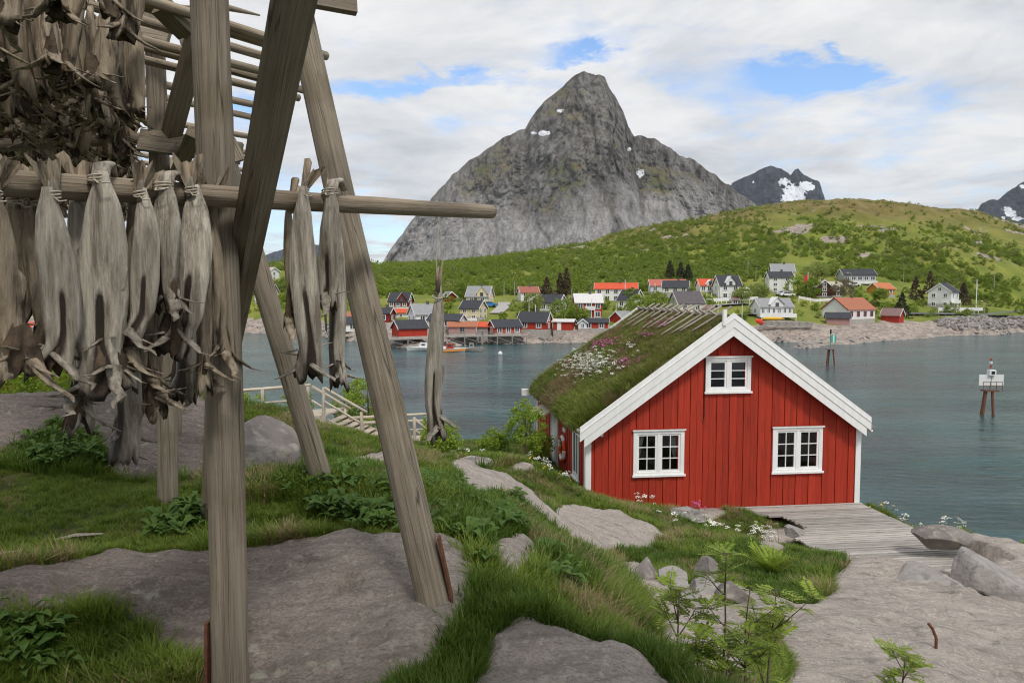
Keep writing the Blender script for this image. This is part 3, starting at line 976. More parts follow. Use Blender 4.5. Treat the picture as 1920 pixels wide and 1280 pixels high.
# ---- mountains
def mountain_mat(name, dark, light, green, ochre, snow_spots=(), snow_amt=0.0, scale=1.0, snow_box=None):
    m, N, L, b = new_mat(name)
    tc = N.new('ShaderNodeTexCoord')
    geo = N.new('ShaderNodeNewGeometry')
    st = N.new('ShaderNodeAttribute'); st.attribute_name = 'veg'
    sn = N.new('ShaderNodeAttribute'); sn.attribute_name = 'snow'
    sl = N.new('ShaderNodeAttribute'); sl.attribute_name = 'slab'

    def noise(scale_, detail, s=(1, 1, 1), dist=0.0):
        mp = N.new('ShaderNodeMapping'); mp.inputs['Scale'].default_value = s
        L.new(tc.outputs['Object'], mp.inputs[0])
        n = N.new('ShaderNodeTexNoise'); n.inputs['Scale'].default_value = scale_ * scale; n.inputs['Detail'].default_value = detail
        n.inputs['Roughness'].default_value = .65; n.inputs['Distortion'].default_value = dist
        L.new(mp.outputs[0], n.inputs['Vector'])
        return n.outputs['Fac']

    def ramp(f, p0, c0, p1, c1):
        r = N.new('ShaderNodeValToRGB')
        r.color_ramp.elements[0].position, r.color_ramp.elements[0].color = p0, (*c0, 1)
        r.color_ramp.elements[1].position, r.color_ramp.elements[1].color = p1, (*c1, 1)
        L.new(f, r.inputs[0])
        return r.outputs[0]

    def mix(f, a, b_):
        x = N.new('ShaderNodeMix'); x.data_type = 'RGBA'
        L.new(f, x.inputs['Factor'])
        for k, c in (('A', a), ('B', b_)):
            if isinstance(c, tuple): x.inputs[k].default_value = (*c, 1)
            else: L.new(c, x.inputs[k])
        return x.outputs['Result']
    n1 = noise(.012, 10, (1, 1, .45))
    n2 = noise(.05, 12, (1, 1, .35), .6)
    rock = ramp(n2, .40, tuple(d * .8 for d in dark), .60, tuple((d + l) / 2 for d, l in zip(dark, light)))  # strong tone contrast stands in for weak relief shading
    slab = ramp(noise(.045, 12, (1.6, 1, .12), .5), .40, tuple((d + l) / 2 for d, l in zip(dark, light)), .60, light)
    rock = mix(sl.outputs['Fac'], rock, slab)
    joint = ramp(noise(.022, 6, (1, 1, .6), 1.4), .485, (0, 0, 0), .5, (1, 1, 1))
    joint2 = ramp(noise(.022, 6, (1, 1, .6), 1.4), .5, (1, 1, 1), .515, (0, 0, 0))
    mm = N.new('ShaderNodeMath'); mm.operation = 'MULTIPLY'; L.new(joint, mm.inputs[0]); L.new(joint2, mm.inputs[1])
    m3 = N.new('ShaderNodeMath'); m3.operation = 'MULTIPLY'; L.new(mm.outputs[0], m3.inputs[0]); m3.inputs[1].default_value = .65
    rock = mix(m3.outputs[0], rock, tuple(d * .45 for d in dark))
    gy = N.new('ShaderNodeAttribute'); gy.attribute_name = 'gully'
    rock = mix(gy.outputs['Fac'], rock, tuple(d * .55 for d in dark))  # gullies darkened in colour, painting in relief shade
    vegc = mix(ramp(n1, .42, (0, 0, 0), .6, (1, 1, 1)), green, ochre)
    vm = N.new('ShaderNodeMath'); vm.operation = 'MULTIPLY_ADD'
    L.new(n2, vm.inputs[0]); vm.inputs[1].default_value = 1.5; vm.inputs[2].default_value = -.75
    va = N.new('ShaderNodeMath'); va.operation = 'ADD'; L.new(st.outputs['Fac'], va.inputs[0]); L.new(vm.outputs[0], va.inputs[1])
    col = mix(ramp(va.outputs[0], .42, (0, 0, 0), .68, (.85, .85, .85)), rock, vegc)
    sm = N.new('ShaderNodeMath'); sm.operation = 'MULTIPLY_ADD'
    L.new(noise(.07, 6), sm.inputs[0]); sm.inputs[1].default_value = 3.4; sm.inputs[2].default_value = -1.7
    sa = N.new('ShaderNodeMath'); sa.operation = 'ADD'; L.new(sn.outputs['Fac'], sa.inputs[0]); L.new(sm.outputs[0], sa.inputs[1])
    col = mix(ramp(sa.outputs[0], .5, (0, 0, 0), .54, (1, 1, 1)), col, (.86, .88, .92))
    L.new(col, b.inputs['Base Color'])
    b.inputs['Roughness'].default_value = .93
    b.inputs['Specular IOR Level'].default_value = .12
    bp = N.new('ShaderNodeBump'); bp.inputs['Strength'].default_value = 1.0; bp.inputs['Distance'].default_value = 16.0 / scale
    L.new(n2, bp.inputs['Height']); L.new(bp.outputs[0], b.inputs['Normal'])
    return m


def mountain(name, sil, Y, mat, base_v=560, nx=420, ns=150, seed=0, amp=.16, steep=.75, slab_h=0.0, veg=.3, spots=(), label=None):
    """a ridge through the traced skyline at distance Y, with a near face, a far side and eroded relief"""
    us = np.array([p[0] for p in sil], float); vs = np.array([p[1] for p in sil], float)
    u = np.linspace(us[0], us[-1], nx)
    v = np.interp(u, us, vs)
    X = (u - CX) / F_PX * Y
    H = np.maximum(EYE + (HORIZON - v) / F_PX * Y, 2)
    Hs = np.convolve(np.pad(H, 20, 'edge'), np.ones(41) / 41, 'valid')
    s = np.concatenate([np.linspace(0, 1, ns), np.linspace(1, 0, 40)[1:]])           # 0 foot, 1 crest
    side = np.concatenate([np.full(ns, -1.0), np.full(39, 1.0)])
    S = s[:, None]; SD = side[:, None]
    D = Hs[None, :] * steep
    yy = Y + SD * D * (1 - S)
    prof = np.where(SD < 0, S ** .92, S)
    zz = H[None, :] * prof
    xx = np.repeat(X[None, :], len(s), 0)
    k = 1.0 / Hs.max()
    rid = fbm(xx * k * 3.1 + yy * k * .8, zz * k * 2.0, yy * k * 1.4, octaves=9, gain=.60, seed=seed, ridged=True) - .6
    gul = fbm(xx * k * 7, yy * k * 3, zz * k * 1.1, octaves=7, gain=.6, seed=seed + 9) - .5
    smooth_ = 1 - .72 * np.clip((slab_h - S) * 5 + (fbm(xx * k * 3, zz * k * 3, octaves=4, seed=seed + 5) - .5) * 3.0, 0, 1)
    env = smooth_ * np.clip((1 - S) * 5, 0, 1) * np.clip(S * 6 + .1, 0, 1)
    gl = fbm(xx * k * 10 + 2.5 * fbm(xx * k * 3, zz * k * 3, octaves=3, seed=seed + 31), zz * k * 1.6 + xx * k * 2.0, octaves=5, gain=.5, seed=seed + 21, ridged=True)
    gully = np.clip((gl - .74) * 6, 0, 1)
    yy = yy + SD * -1 * gully * Hs.max() * .022 * np.clip((1 - S) * 8, 0, 1)
    yy = yy - SD * -1 * (rid * 1.3 + gul * .8) * Hs.max() * amp * env * -1
    zz = zz + (rid * .35) * Hs.max() * amp * env * (1 - S)
    crest = (fbm(xx * k * 26, xx * 0, octaves=4, seed=seed + 3) - .5) * Hs.max() * .02
    zz = zz + crest * S ** 6
    V = np.stack([xx, yy, zz], -1)
    dz = np.gradient(zz, axis=0); dyv = np.gradient(yy, axis=0)
    gentle = np.clip(np.abs(dyv) / (np.abs(dz) + 1e-6) - .55, 0, 2)
    UU, VV, _ = proj(xx, yy, zz)
    frac = zz / H.max()
    slab = np.clip((slab_h - frac) * 5 + (fbm(xx * k * 3, zz * k * 3, octaves=4, seed=seed + 5) - .5) * 3.0, 0, 1)
    vegm = np.clip(veg + (gentle - .5) * .35 + (fbm(xx * k * 5, zz * k * 6, octaves=5, seed=seed + 7) - .5) * 1.3 - slab * .55, 0, 1)
    snow = np.zeros_like(xx) - .6
    for (su, sv, ru, rv) in spots:
        d = ((UU - su) / ru) ** 2 + ((VV - sv) / rv) ** 2
        snow = np.maximum(snow, 1.15 - d)
    me = grid_mesh(name, V.reshape(-1, 3), len(s), nx, True, {'veg': vegm, 'snow': snow, 'slab': slab, 'gully': gully * .6})
    o = link(name, me, mat)
    return tag(o, kind='structure')


OLST = [(560, 560), (640, 540), (690, 525), (714, 500), (730, 474), (748, 447), (775, 412), (800, 386), (820, 364), (850, 331), (880, 306), (910, 286), (940, 266), (962, 253), (984, 248), (992, 232), (1008, 210), (1022, 196),
        (1040, 180), (1060, 163), (1075, 152), (1092, 145), (1112, 150), (1130, 151), (1138, 170), (1150, 190), (1165, 214), (1174, 240), (1186, 262), (1200, 261), (1216, 262), (1240, 275), (1268, 294), (1295, 304),
        (1320, 320), (1345, 338), (1375, 360), (1400, 374), (1418, 388), (1460, 415), (1520, 450), (1600, 500), (1680, 550)]
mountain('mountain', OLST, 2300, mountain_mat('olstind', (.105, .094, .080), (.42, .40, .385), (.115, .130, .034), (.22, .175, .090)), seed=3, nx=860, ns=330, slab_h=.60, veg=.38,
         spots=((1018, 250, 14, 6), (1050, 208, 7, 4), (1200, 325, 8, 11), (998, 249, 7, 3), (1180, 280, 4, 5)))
BLUE = mountain_mat('far_range', (.055, .062, .078), (.11, .12, .14), (.05, .06, .05), (.08, .08, .07), scale=.5)
mountain('mountain', [(1340, 420), (1368, 345), (1385, 338), (1400, 331), (1420, 322), (1440, 314), (1458, 320), (1470, 326), (1476, 332), (1484, 320), (1490, 321), (1500, 330), (1515, 338), (1530, 344), (1536, 365), (1540, 385), (1552, 384), (1568, 376), (1582, 381), (1610, 400), (1700, 440)],
         5200, BLUE, seed=12, nx=260, ns=110, veg=0, spots=((1470, 342, 14, 9), (1490, 358, 28, 16), (1510, 350, 22, 12), (1480, 372, 20, 12), (1412, 341, 3, 3), (1500, 372, 14, 10)))
mountain('mountain', [(1790, 450), (1822, 402), (1832, 384), (1850, 376), (1862, 377), (1880, 362), (1900, 348), (1915, 340), (1930, 334), (1960, 320), (2040, 290), (2140, 330), (2300, 450)],
         4700, BLUE, seed=17, nx=260, ns=110, veg=0, spots=((1888, 392, 12, 5), (1895, 400, 14, 8), (1880, 412, 5, 8), (1908, 410, 14, 5), (1918, 350, 8, 6)))
mountain('mountain', [(380, 520), (430, 505), (480, 486), (510, 475), (540, 466), (580, 458), (620, 462), (660, 475), (690, 488), (710, 497), (760, 530)], 8500, BLUE, seed=23, nx=160, ns=60, veg=0)

# ================================================================== THE FISH-DRYING RACK
LOG = pm('rack_timber', (.21, .175, .13), (.37, .315, .24), scale=2.2, rough=.85, bump=.7, bscale=9, stretch=(22, 22, .55), nr=.72, rand=.12, c3=(.15, .12, .088), s3=1.5, bdist=.012)
LOG_DARK = pm('beam_timber', (.20, .165, .11), (.30, .25, .175), scale=2.0, rough=.85, bump=.6, bscale=9, stretch=(20, 20, .6), nr=.72, c3=(.15, .12, .082), s3=1.5, bdist=.012)
LOG_PALE = pm('rail_timber', (.30, .24, .17), (.46, .38, .28), scale=2.0, rough=.85, bump=.7, bscale=8, stretch=(22, 22, .55), nr=.72, rand=.12, c3=(.18, .14, .10), s3=1.5, bdist=.012)


def fish_mat(name, flank, pale, dark, back):
    m = pm(name, flank, pale, scale=3.4, rough=.42, bump=1.0, bscale=13, stretch=(9, 9, .8), lo=.38, hi=.64, rand=.18, spec=.45, bdist=.012, nr=.68)
    N, L = m.node_tree.nodes, m.node_tree.links
    b = N['Principled BSDF']
    src = b.inputs['Base Color'].links[0].from_socket
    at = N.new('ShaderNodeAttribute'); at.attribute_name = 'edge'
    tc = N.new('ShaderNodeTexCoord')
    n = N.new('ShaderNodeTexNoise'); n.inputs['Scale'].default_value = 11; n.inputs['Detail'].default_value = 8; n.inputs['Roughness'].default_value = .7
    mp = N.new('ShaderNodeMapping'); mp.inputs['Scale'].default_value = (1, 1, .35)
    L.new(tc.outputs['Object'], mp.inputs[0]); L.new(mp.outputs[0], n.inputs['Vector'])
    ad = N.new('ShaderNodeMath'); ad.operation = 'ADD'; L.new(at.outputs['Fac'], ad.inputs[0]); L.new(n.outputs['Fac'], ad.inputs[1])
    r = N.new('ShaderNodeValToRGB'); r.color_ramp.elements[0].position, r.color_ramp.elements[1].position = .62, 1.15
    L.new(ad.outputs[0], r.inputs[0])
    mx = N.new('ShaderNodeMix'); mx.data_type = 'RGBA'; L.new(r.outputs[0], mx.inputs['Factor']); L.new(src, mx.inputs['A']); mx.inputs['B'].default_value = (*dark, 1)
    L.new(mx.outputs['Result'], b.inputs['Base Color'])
    return m


FISH = fish_mat('dried_fish_skin', (.24, .20, .155), (.66, .60, .49), (.05, .036, .026), 0)
FISH_DK = pm('dried_fish_dark', (.16, .12, .082), (.52, .43, .31), scale=5.0, rough=.7, bump=.7, bscale=26, stretch=(6, 6, .8), lo=.30, hi=.70, rand=.22, c3=(.055, .042, .03), s3=.8, bdist=.01)
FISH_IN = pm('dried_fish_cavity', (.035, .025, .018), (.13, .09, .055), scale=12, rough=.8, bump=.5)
TWINE = pm('twine', (.50, .44, .34), (.60, .54, .44), scale=60, rough=.9)


def add_cracks(m, col=(.045, .035, .026)):
    N, L = m.node_tree.nodes, m.node_tree.links
    b = N['Principled BSDF']
    src = b.inputs['Base Color'].links[0].from_socket
    tc = N.new('ShaderNodeTexCoord'); mp = N.new('ShaderNodeMapping'); mp.inputs['Scale'].default_value = (9, 9, .22)
    inf = N.new('ShaderNodeObjectInfo')
    ad = N.new('ShaderNodeVectorMath'); ad.operation = 'ADD'
    L.new(tc.outputs['Object'], mp.inputs[0]); L.new(mp.outputs[0], ad.inputs[0]); L.new(inf.outputs['Location'], ad.inputs[1])
    n = N.new('ShaderNodeTexNoise'); n.inputs['Scale'].default_value = 1.0; n.inputs['Detail'].default_value = 3; n.inputs['Distortion'].default_value = .3
    L.new(ad.outputs[0], n.inputs['Vector'])
    r = N.new('ShaderNodeValToRGB')
    for p_, v_ in ((.492, 0), (.499, .8), (.501, .8), (.508, 0)):
        e = r.color_ramp.elements.new(p_); e.color = (v_, v_, v_, 1)
    r.color_ramp.elements[0].color = (0, 0, 0, 1); r.color_ramp.elements[-1].color = (0, 0, 0, 1)
    L.new(n.outputs['Fac'], r.inputs[0])
    # broad stains and grey-green lichen
    n2 = N.new('ShaderNodeTexNoise'); n2.inputs['Scale'].default_value = 2.6; n2.inputs['Detail'].default_value = 7
    L.new(tc.outputs['Object'], n2.inputs['Vector'])
    r2 = N.new('ShaderNodeValToRGB'); r2.color_ramp.elements[0].position, r2.color_ramp.elements[1].position = .5, .7; r2.color_ramp.elements[1].color = (.55, .55, .55, 1)
    L.new(n2.outputs['Fac'], r2.inputs[0])
    m1 = N.new('ShaderNodeMix'); m1.data_type = 'RGBA'; m1.blend_type = 'MULTIPLY'; L.new(r2.outputs[0], m1.inputs['Factor']); L.new(src, m1.inputs['A']); m1.inputs['B'].default_value = (.52, .48, .36, 1)
    mx = N.new('ShaderNodeMix'); mx.data_type = 'RGBA'; L.new(r.outputs[0], mx.inputs['Factor']); L.new(m1.outputs['Result'], mx.inputs['A']); mx.inputs['B'].default_value = (*col, 1)
    L.new(mx.outputs['Result'], b.inputs['Base Color'])


for _m in (LOG, LOG_PALE, LOG_DARK):
    add_cracks(_m)


def fish_mesh(seed, L=.85, W=.085, T=.05, open_=.8, n=22, rings=26, fins=5, twist=0.0, tail=True, lean=0.0, slim=1.0, belly=-math.pi / 2):
    """headless stockfish hung by its tail: the origin is where the tail is tied, it hangs down -z; belly slit towards -y"""
    rg = np.random.default_rng(seed)
    b = MB()
    ed = []
    kick = rg.choice([-1, 1]) * rg.uniform(.02, .085)
    ph = rg.uniform(0, 6.28, 6)
    rag = rg.uniform(-.055, .03, n)
    rag = (rag + np.roll(rag, 1)) / 1.6
    for i in range(rings):
        t = i / (rings - 1)
        wv = np.interp(t, [0, .05, .15, .35, .6, .78, .88, .94, 1.0], [.26, .36, .66, .94, 1.0, .92, .74, .95, 1.10]) * W * slim
        th = np.interp(t, [0, .1, .35, .6, .85, 1.0], [.30, .45, .80, .95, .85, 1.0]) * T
        cx = .018 * math.sin(t * 4 + ph[0]) + lean * t * t + kick * max(0, (t - .80) / .20) ** 1.6
        cy = .018 * math.sin(t * 3.3 + ph[1]) - .3 * kick * kick / .085 * max(0, (t - .8) / .2)
        tw = twist * t + .22 * math.sin(2.2 * t + ph[2])
        op = open_ * np.clip((t - .40) / .35, 0, 1)
        for k in range(n):
            a = 2 * math.pi * k / n
            d = math.atan2(math.sin(a - belly), math.cos(a - belly))
            g = 1 - .85 * op * math.exp(-(d / .40) ** 2) + .22 * op * math.exp(-((abs(d) - .75) / .28) ** 2)
            wr = 1 + .03 * math.sin(5 * a + ph[3] + 3 * t) + .018 * math.sin(9 * a + ph[4] - 7 * t) + .02 * math.sin(17 * t + ph[5] + 2 * a)
            ridge = 1 + .16 * math.exp(-((d - math.pi) / .22) ** 2) + .16 * math.exp(-((d + math.pi) / .22) ** 2)
            x, y = wv * g * wr * math.cos(a), th * g * wr * ridge * math.sin(a)
            X = cx + x * math.cos(tw) - y * math.sin(tw); Y = cy + x * math.sin(tw) + y * math.cos(tw)
            z = -t * L + (rag[k] * max(0, (t - .86) / .14))
            b.v.append((X, Y, z))
            back_ = math.exp(-((abs(d) - math.pi) / .55) ** 2)
            ed.append(.95 * back_ + 1.5 * (open_ > .55) * min(1, max(0, (t - .45) / .15)) * math.exp(-(d / (.03 + .30 * min(1, max(0, (t - .45) / .45)))) ** 2) + .35 * max(0, (t - .8) / .2) + .12 * math.sin(3 * t + ph[5]))
    for i in range(rings - 1):
        for k in range(n):
            a, c = i * n + k, i * n + (k + 1) % n
            dm = math.atan2(math.sin(2 * math.pi * (k + .5) / n - belly), math.cos(2 * math.pi * (k + .5) / n - belly))
            b.f.append((a, c, c + n, a + n)); b.mi.append(0)
    b.f.append(tuple(range(n))); b.mi.append(0)
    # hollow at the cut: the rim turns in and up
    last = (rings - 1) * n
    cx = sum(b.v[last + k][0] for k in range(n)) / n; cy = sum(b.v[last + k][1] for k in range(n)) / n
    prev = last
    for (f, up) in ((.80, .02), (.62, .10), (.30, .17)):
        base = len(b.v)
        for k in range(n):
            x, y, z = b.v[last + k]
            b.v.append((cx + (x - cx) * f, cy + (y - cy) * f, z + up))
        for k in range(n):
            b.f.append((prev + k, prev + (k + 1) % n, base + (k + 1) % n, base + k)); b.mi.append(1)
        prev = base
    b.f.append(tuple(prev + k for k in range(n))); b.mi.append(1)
    # collar bones and dried fins curling out of the cut end
    for q in range(fins):
        a = rg.uniform(0, 6.28)
        big = q < 2
        if big: a = belly + (1 if q else -1) * rg.uniform(.5, 1.1)
        ln = rg.uniform(.12, .19) if big else rg.uniform(.07, .15)
        z0 = -L * rg.uniform(.86, .97)
        p0 = Vector((cx + W * slim * .80 * math.cos(a), cy + T * .8 * math.sin(a), z0))
        out = Vector((math.cos(a), math.sin(a), 0))
        dn = rg.uniform(.5, 1.3) if big else rg.uniform(-.3, 1.2)
        pts, rad = [], []
        for j in range(6):
            s = j / 5
            curl = Vector((-out.y, out.x, 0)) * (.25 * s * s * rg.uniform(-1, 1))
            pts.append(p0 + (out * (s - .12) + Vector((0, 0, -dn * s * (1 - .35 * s))) + curl) * ln)
            rad.append((.030 if big else .013) * (1 - s) ** .7 + .003)
        b.tube(pts, rad, 7, flat=.35)
    # a side fin along the back
    for q in range(2):
        z0 = -L * rg.uniform(.25, .6)
        t = -z0 / L
        sx = rg.choice([-1, 1]) * np.interp(t, [0, .15, .35, .6], [.24, .46, .80, 1.0]) * W * slim
        p = [Vector((sx * .9, .0, z0)), Vector((sx * 1.25, rg.uniform(-.02, .02), z0 - .035)), Vector((sx * 1.12, 0, z0 - .11)), Vector((sx * .9, 0, z0 - .13))]
        b.poly(p)
    # tail fan above the knot
    if tail:
        m = 9
        pts0 = []
        w0 = rg.uniform(-.7, .7)
        for j in range(m):
            s = j / (m - 1) * 2 - 1
            a = s * rg.uniform(.42, .52) + w0
            ln = (.105 + .045 * abs(s)) * rg.uniform(.62, 1.12)
            pts0.append((math.sin(a) * ln, s * .055 * math.sin(ph[2]) + .022 * math.sin(s * 5 + ph[1]), math.cos(a) * ln))
        for j in range(m - 1):
            s0, s1 = j / (m - 1) * 2 - 1, (j + 1) / (m - 1) * 2 - 1
            b.quad((s0 * .018, .004, -.02), (s1 * .018, .004, -.02), pts0[j + 1], pts0[j], 2)
            b.quad((s0 * .018, -.006, -.02), (s1 * .018, -.006, -.02), (pts0[j + 1][0], pts0[j + 1][1] - .006, pts0[j + 1][2] - .004), (pts0[j][0], pts0[j][1] - .006, pts0[j][2] - .004), 2)
        b.tube([(0, 0, -.06), (0, 0, -.02), (w0 * .03, 0, .03)], [.026, .018, .012], 8)
    me = b.mesh('stockfish', smooth=True, fix=True)
    at = me.attributes.new('edge', 'FLOAT', 'POINT')
    at.data.foreach_set('value', np.array(ed + [.25] * (len(me.vertices) - len(ed)), np.float32))
    return me


def rail_pt(t):
    return RA.lerp(RB, t)


RA, RB = P(-60, 341, 2.72), P(922, 397, 5.1)
rack = empty('drying_rack', P(432, 1290, 3.6), 0, 'tall timber fish-drying rack of grey poles, rails and braces on the rock', 'drying rack')
rack_inv = Matrix.Translation(-Vector(rack.location))


def rt(name, p0, p1, r0, r1, mat=LOG, seed=0, **k):
    o = timber(name, Vector(p0) - Vector(rack.location), Vector(p1) - Vector(rack.location), r0, r1, mat, rack, seed, **k)
    return o


def rp(name, p0, p1, w, t, mat=LOG_DARK, roll=0.0):
    return plank(name, Vector(p0) - Vector(rack.location), Vector(p1) - Vector(rack.location), w, t, mat, rack, roll)


def down(p, dz):
    return Vector((p.x, p.y, p.z - dz))


post_foot, post_top = P(432, 1300, 3.72), P(392, -120, 3.72)
rt('post', down(post_foot, .3), post_top, .094, .088, LOG, 1, n=28, rings=30)
leg_foot, leg_top = P(812, 1126, 4.32), P(538, -80, 4.75)
rt('leaning_leg', leg_foot + (leg_foot - leg_top).normalized() * .12, leg_top, .100, .080, LOG, 2, n=28, rings=30)
b_foot, b_top = P(600, 893, 6.6), P(425, 300, 6.3)
rt('leaning_leg', b_foot + (b_foot - b_top).normalized() * .15, b_top + (b_top - b_foot) * .4, .095, .085, LOG, 3, n=22, rings=20)
p3f, p3t = P(314, 940, 6.5), P(288, -60, 6.5)
rt('post', down(p3f, .3), p3t, .085, .080, LOG, 4, n=22, rings=20)
p4f, p4t = P(330, 800, 8.6), P(318, 300, 8.6)
rt('post', down(p4f, 1.0), p4t, .06, .06, LOG, 5, rings=10)
p5f, p5t = P(395, 925, 6.0), P(410, 640, 5.6)
rp('brace', down(p5f, .2), p5t, .16, .06, LOG_DARK, .5)
p6f = P(150, 905, 9.0)
rt('post', down(P(150, 790, 9.4), .5), P(150, 380, 9.4), .085, .085, LOG_DARK, 8, rings=10)
# heavy sawn brace running up over the photographer
bd0, bd1 = P(424, 662, 4.6), P(588, -190, 2.45)
rp('brace_beam', bd0, bd1, .125, .10, LOG_DARK, .62)
rp('brace', P(322, 250, 6.2), P(372, 60, 5.6), .13, .10, LOG_DARK, .4)
rp('brace', P(365, 250, 5.9), P(330, 330, 6.6), .12, .08, LOG_DARK, .4)
rp('brace', P(350, 60, 5.2), P(300, 10, 5.0), .12, .10, LOG_DARK, .2)
rp('tie_plank', P(262, 262, 6.35), P(452, 288, 6.35), .18, .05, LOG, 1.35)
rp('tie_plank', P(240, 52, 6.3), P(318, 68, 6.3), .19, .05, LOG, 1.35)
rp('tie_plank', P(560, -10, 4.6), P(668, 10, 4.75), .12, .05, LOG, 1.35)
rp('tie_plank', P(430, 262, 6.3), P(450, 302, 6.3), .09, .04, LOG, 1.0)
# the near rail
rt('near_rail', RA, RB, .052, .046, LOG_PALE, 6, n=24, rings=40, bend=.004)
# upper rails, one behind the other
RD = Vector((.60, .80, 0)).normalized()
Z_UP = 13.42
upper = []
for k, (u_end, v_end) in enumerate(((500, 82), (560, 104), (610, 103), (560, 128), (545, 152), (590, 172), (560, 182), (520, 205), (505, 225), (480, 262), (470, 290), (470, 318), (465, 335))):
    Yk = (Z_UP - EYE) * F_PX / (HORIZON - v_end)
    e = P(u_end, v_end, Yk)
    upper.append(e)
    a = e - RD * (6.0 + .3 * Yk)
    rt('upper_rail', a, e, .043, .034, LOG_PALE, 20 + k, n=12, rings=12)
for (u0, v0, u1, v1, Yk) in ((424, 14, 487, 29, 5.0), (300, 12, 440, 20, 5.2)):
    rt('upper_rail', P(u0, v0, Yk), P(u1, v1, Yk + .25), .022, .006, LOG_PALE, 55, n=8, rings=6)
for (q0, q1) in ((P(-500, 330, 7.5), P(440, 330, 9.0)), (P(-500, 300, 5.2), P(300, 260, 6.6))):
    rt('bearer', q0, q1, .05, .05, LOG, 61, n=12)
# iron straps at the feet
for (f, d) in ((leg_foot, Vector((.105, -.02, 0))), (post_foot, Vector((-.10, -.03, 0)))):
    b = MB().box(-.008, .008, -.035, .035, -.3, .34)
    o = b.build('iron_strap', RED_RUST, rack)
    o.location = f + d - Vector(rack.location) + Vector((0, 0, .06))
    o.rotation_euler = (0, (-.20 if d.x > 0 else 0.03), 0)

# ---- big fish on the near rail, each its own thing with its knot of twine
knot_me = MB()
for q in range(3):
    knot_me.tube([(.024 * math.cos(a), .024 * math.sin(a), -.035 + q * .008 + .006 * math.sin(a + q)) for a in np.linspace(0, 6.283, 13)], .0035, 6, caps=False)
knot_me.tube([(.0, -.024, -.035), (.02, -.05, -.055), (.045, -.045, -.05)], .003, 5)
knot_me = knot_me.mesh('twine', True)
BIG = [  # pixel of the knot, pixel v of the lower end, half width, yaw, seed, rail side (-1 in front, +1 behind), opening, words
    (100, 352, 690, .070, .5, 101, -1, .9, 'fan-tailed grey stockfish tied with pale twine near the rack\'s outer end, hooked jaw'),
    (150, 350, 790, .052, 1.2, 102, 1, .5, 'narrow stockfish half hidden behind its broad neighbour on the near rail'),
    (186, 322, 720, .088, .1, 103, -1, .75, 'broad pale stockfish folded over the near rail, its flank smooth'),
    (222, 372, 860, .074, 2.9, 104, 1, 1.0, 'longest stockfish on the near rail, its belly slit gaping low over the grass'),
    (262, 352, 640, .056, .3, 105, -1, .6, 'stockfish with drooping split tail beside the thin rear post'),
    (306, 338, 570, .072, -.3, 106, -1, .9, 'short stockfish folded over the rail, pale bony collar sticking out left'),
    (285, 360, 740, .050, 1.4, 107, 1, .7, 'dark thin stockfish hanging behind the short ones on the near rail'),
    (358, 345, 655, .076, .2, 108, -1, .85, 'stockfish with torn tail tip beside the main post, collar frayed'),
    (335, 365, 745, .062, 2.6, 109, 1, 1.0, 'grey stockfish behind the frayed one, bony fins splayed over the rock'),
    (398, 372, 665, .045, 1.5, 110, 1, .6, 'thin dark stockfish pressed against the main post'),
    (570, 350, 700, .070, .15, 111, -1, .95, 'stockfish with ragged upright tail between the brace beam and the leaning leg'),
    (545, 378, 600, .050, 1.35, 112, 1, .5, 'dark sideways stockfish behind the ragged-tailed one'),
    (618, 350, 575, .058, -.35, 113, -1, .9, 'yellowish stockfish folded over the rail in front of the leaning leg'),
    (622, 378, 715, .060, 2.8, 114, 1, .8, 'brown stockfish behind the yellowish one, fins curling at its end'),
    (-10, 352, 690, .085, .4, 115, -1, .8, 'dark stockfish cut off by the outer end of the near rail'),
    (70, 368, 665, .062, 1.1, 117, 1, .7, 'dark stockfish behind the fan-tailed one tied with pale twine'),
    (208, 372, 690, .066, 2.0, 118, 1, .6, 'dark stockfish wedged behind the broad pale folded one'),
    (250, 372, 770, .058, 2.5, 119, 1, .9, 'dark stockfish behind the split-tailed one near the rear post'),
    (376, 372, 720, .056, 2.2, 120, 1, .8, 'dark stockfish behind the torn-tailed one at the main post'),
    (25, 362, 640, .060, 1.0, 116, 1, .7, 'dark stockfish behind the outermost one on the near rail'),
]
for (u, v, vend, W, yaw, seed, sd, op, words_) in BIG:
    d = ray(u, 360)
    # where this pixel column meets the rail
    n_ = Vector((d.y, -d.x, 0))
    t = -RA.dot(n_) / (RB - RA).dot(n_)
    c = rail_pt(t)
    off = Vector((d.x, d.y, 0)).normalized() * (.055 + .035) * sd
    top = Vector((c.x + off.x, c.y + off.y, 0))
    top.z = P(u, v, top.y).z
    Ln = top.z - P(u, vend, top.y).z
    folded = 'folded' in words_
    me = fish_mesh(seed, L=Ln, W=W, T=W * .62, open_=op, n=30, rings=40, fins=7, twist=.3 * (1 if seed % 2 else -1), tail=not folded, slim=1.0 + (.10 if folded else 0))
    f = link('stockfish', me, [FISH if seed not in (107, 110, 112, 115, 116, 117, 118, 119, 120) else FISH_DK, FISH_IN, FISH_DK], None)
    f.location = top; f.rotation_euler = (0, .02 * math.sin(seed), yaw)
    tag(f, words_, 'fish', 'large stockfish on the near rail')
    k = link('twine', knot_me, TWINE, f)
    if folded:                       # the tail end lies over the rail
        w = MB(); w.tube([(0, 0, -.05), (0, .035, .03), (0, .09, .045), (0, .14, .0)], [.035, .038, .03, .02], 10, flat=.5)
        w.build('folded_tail', FISH, f, smooth=True)
        k.scale = (1.6, 1.6, 1)
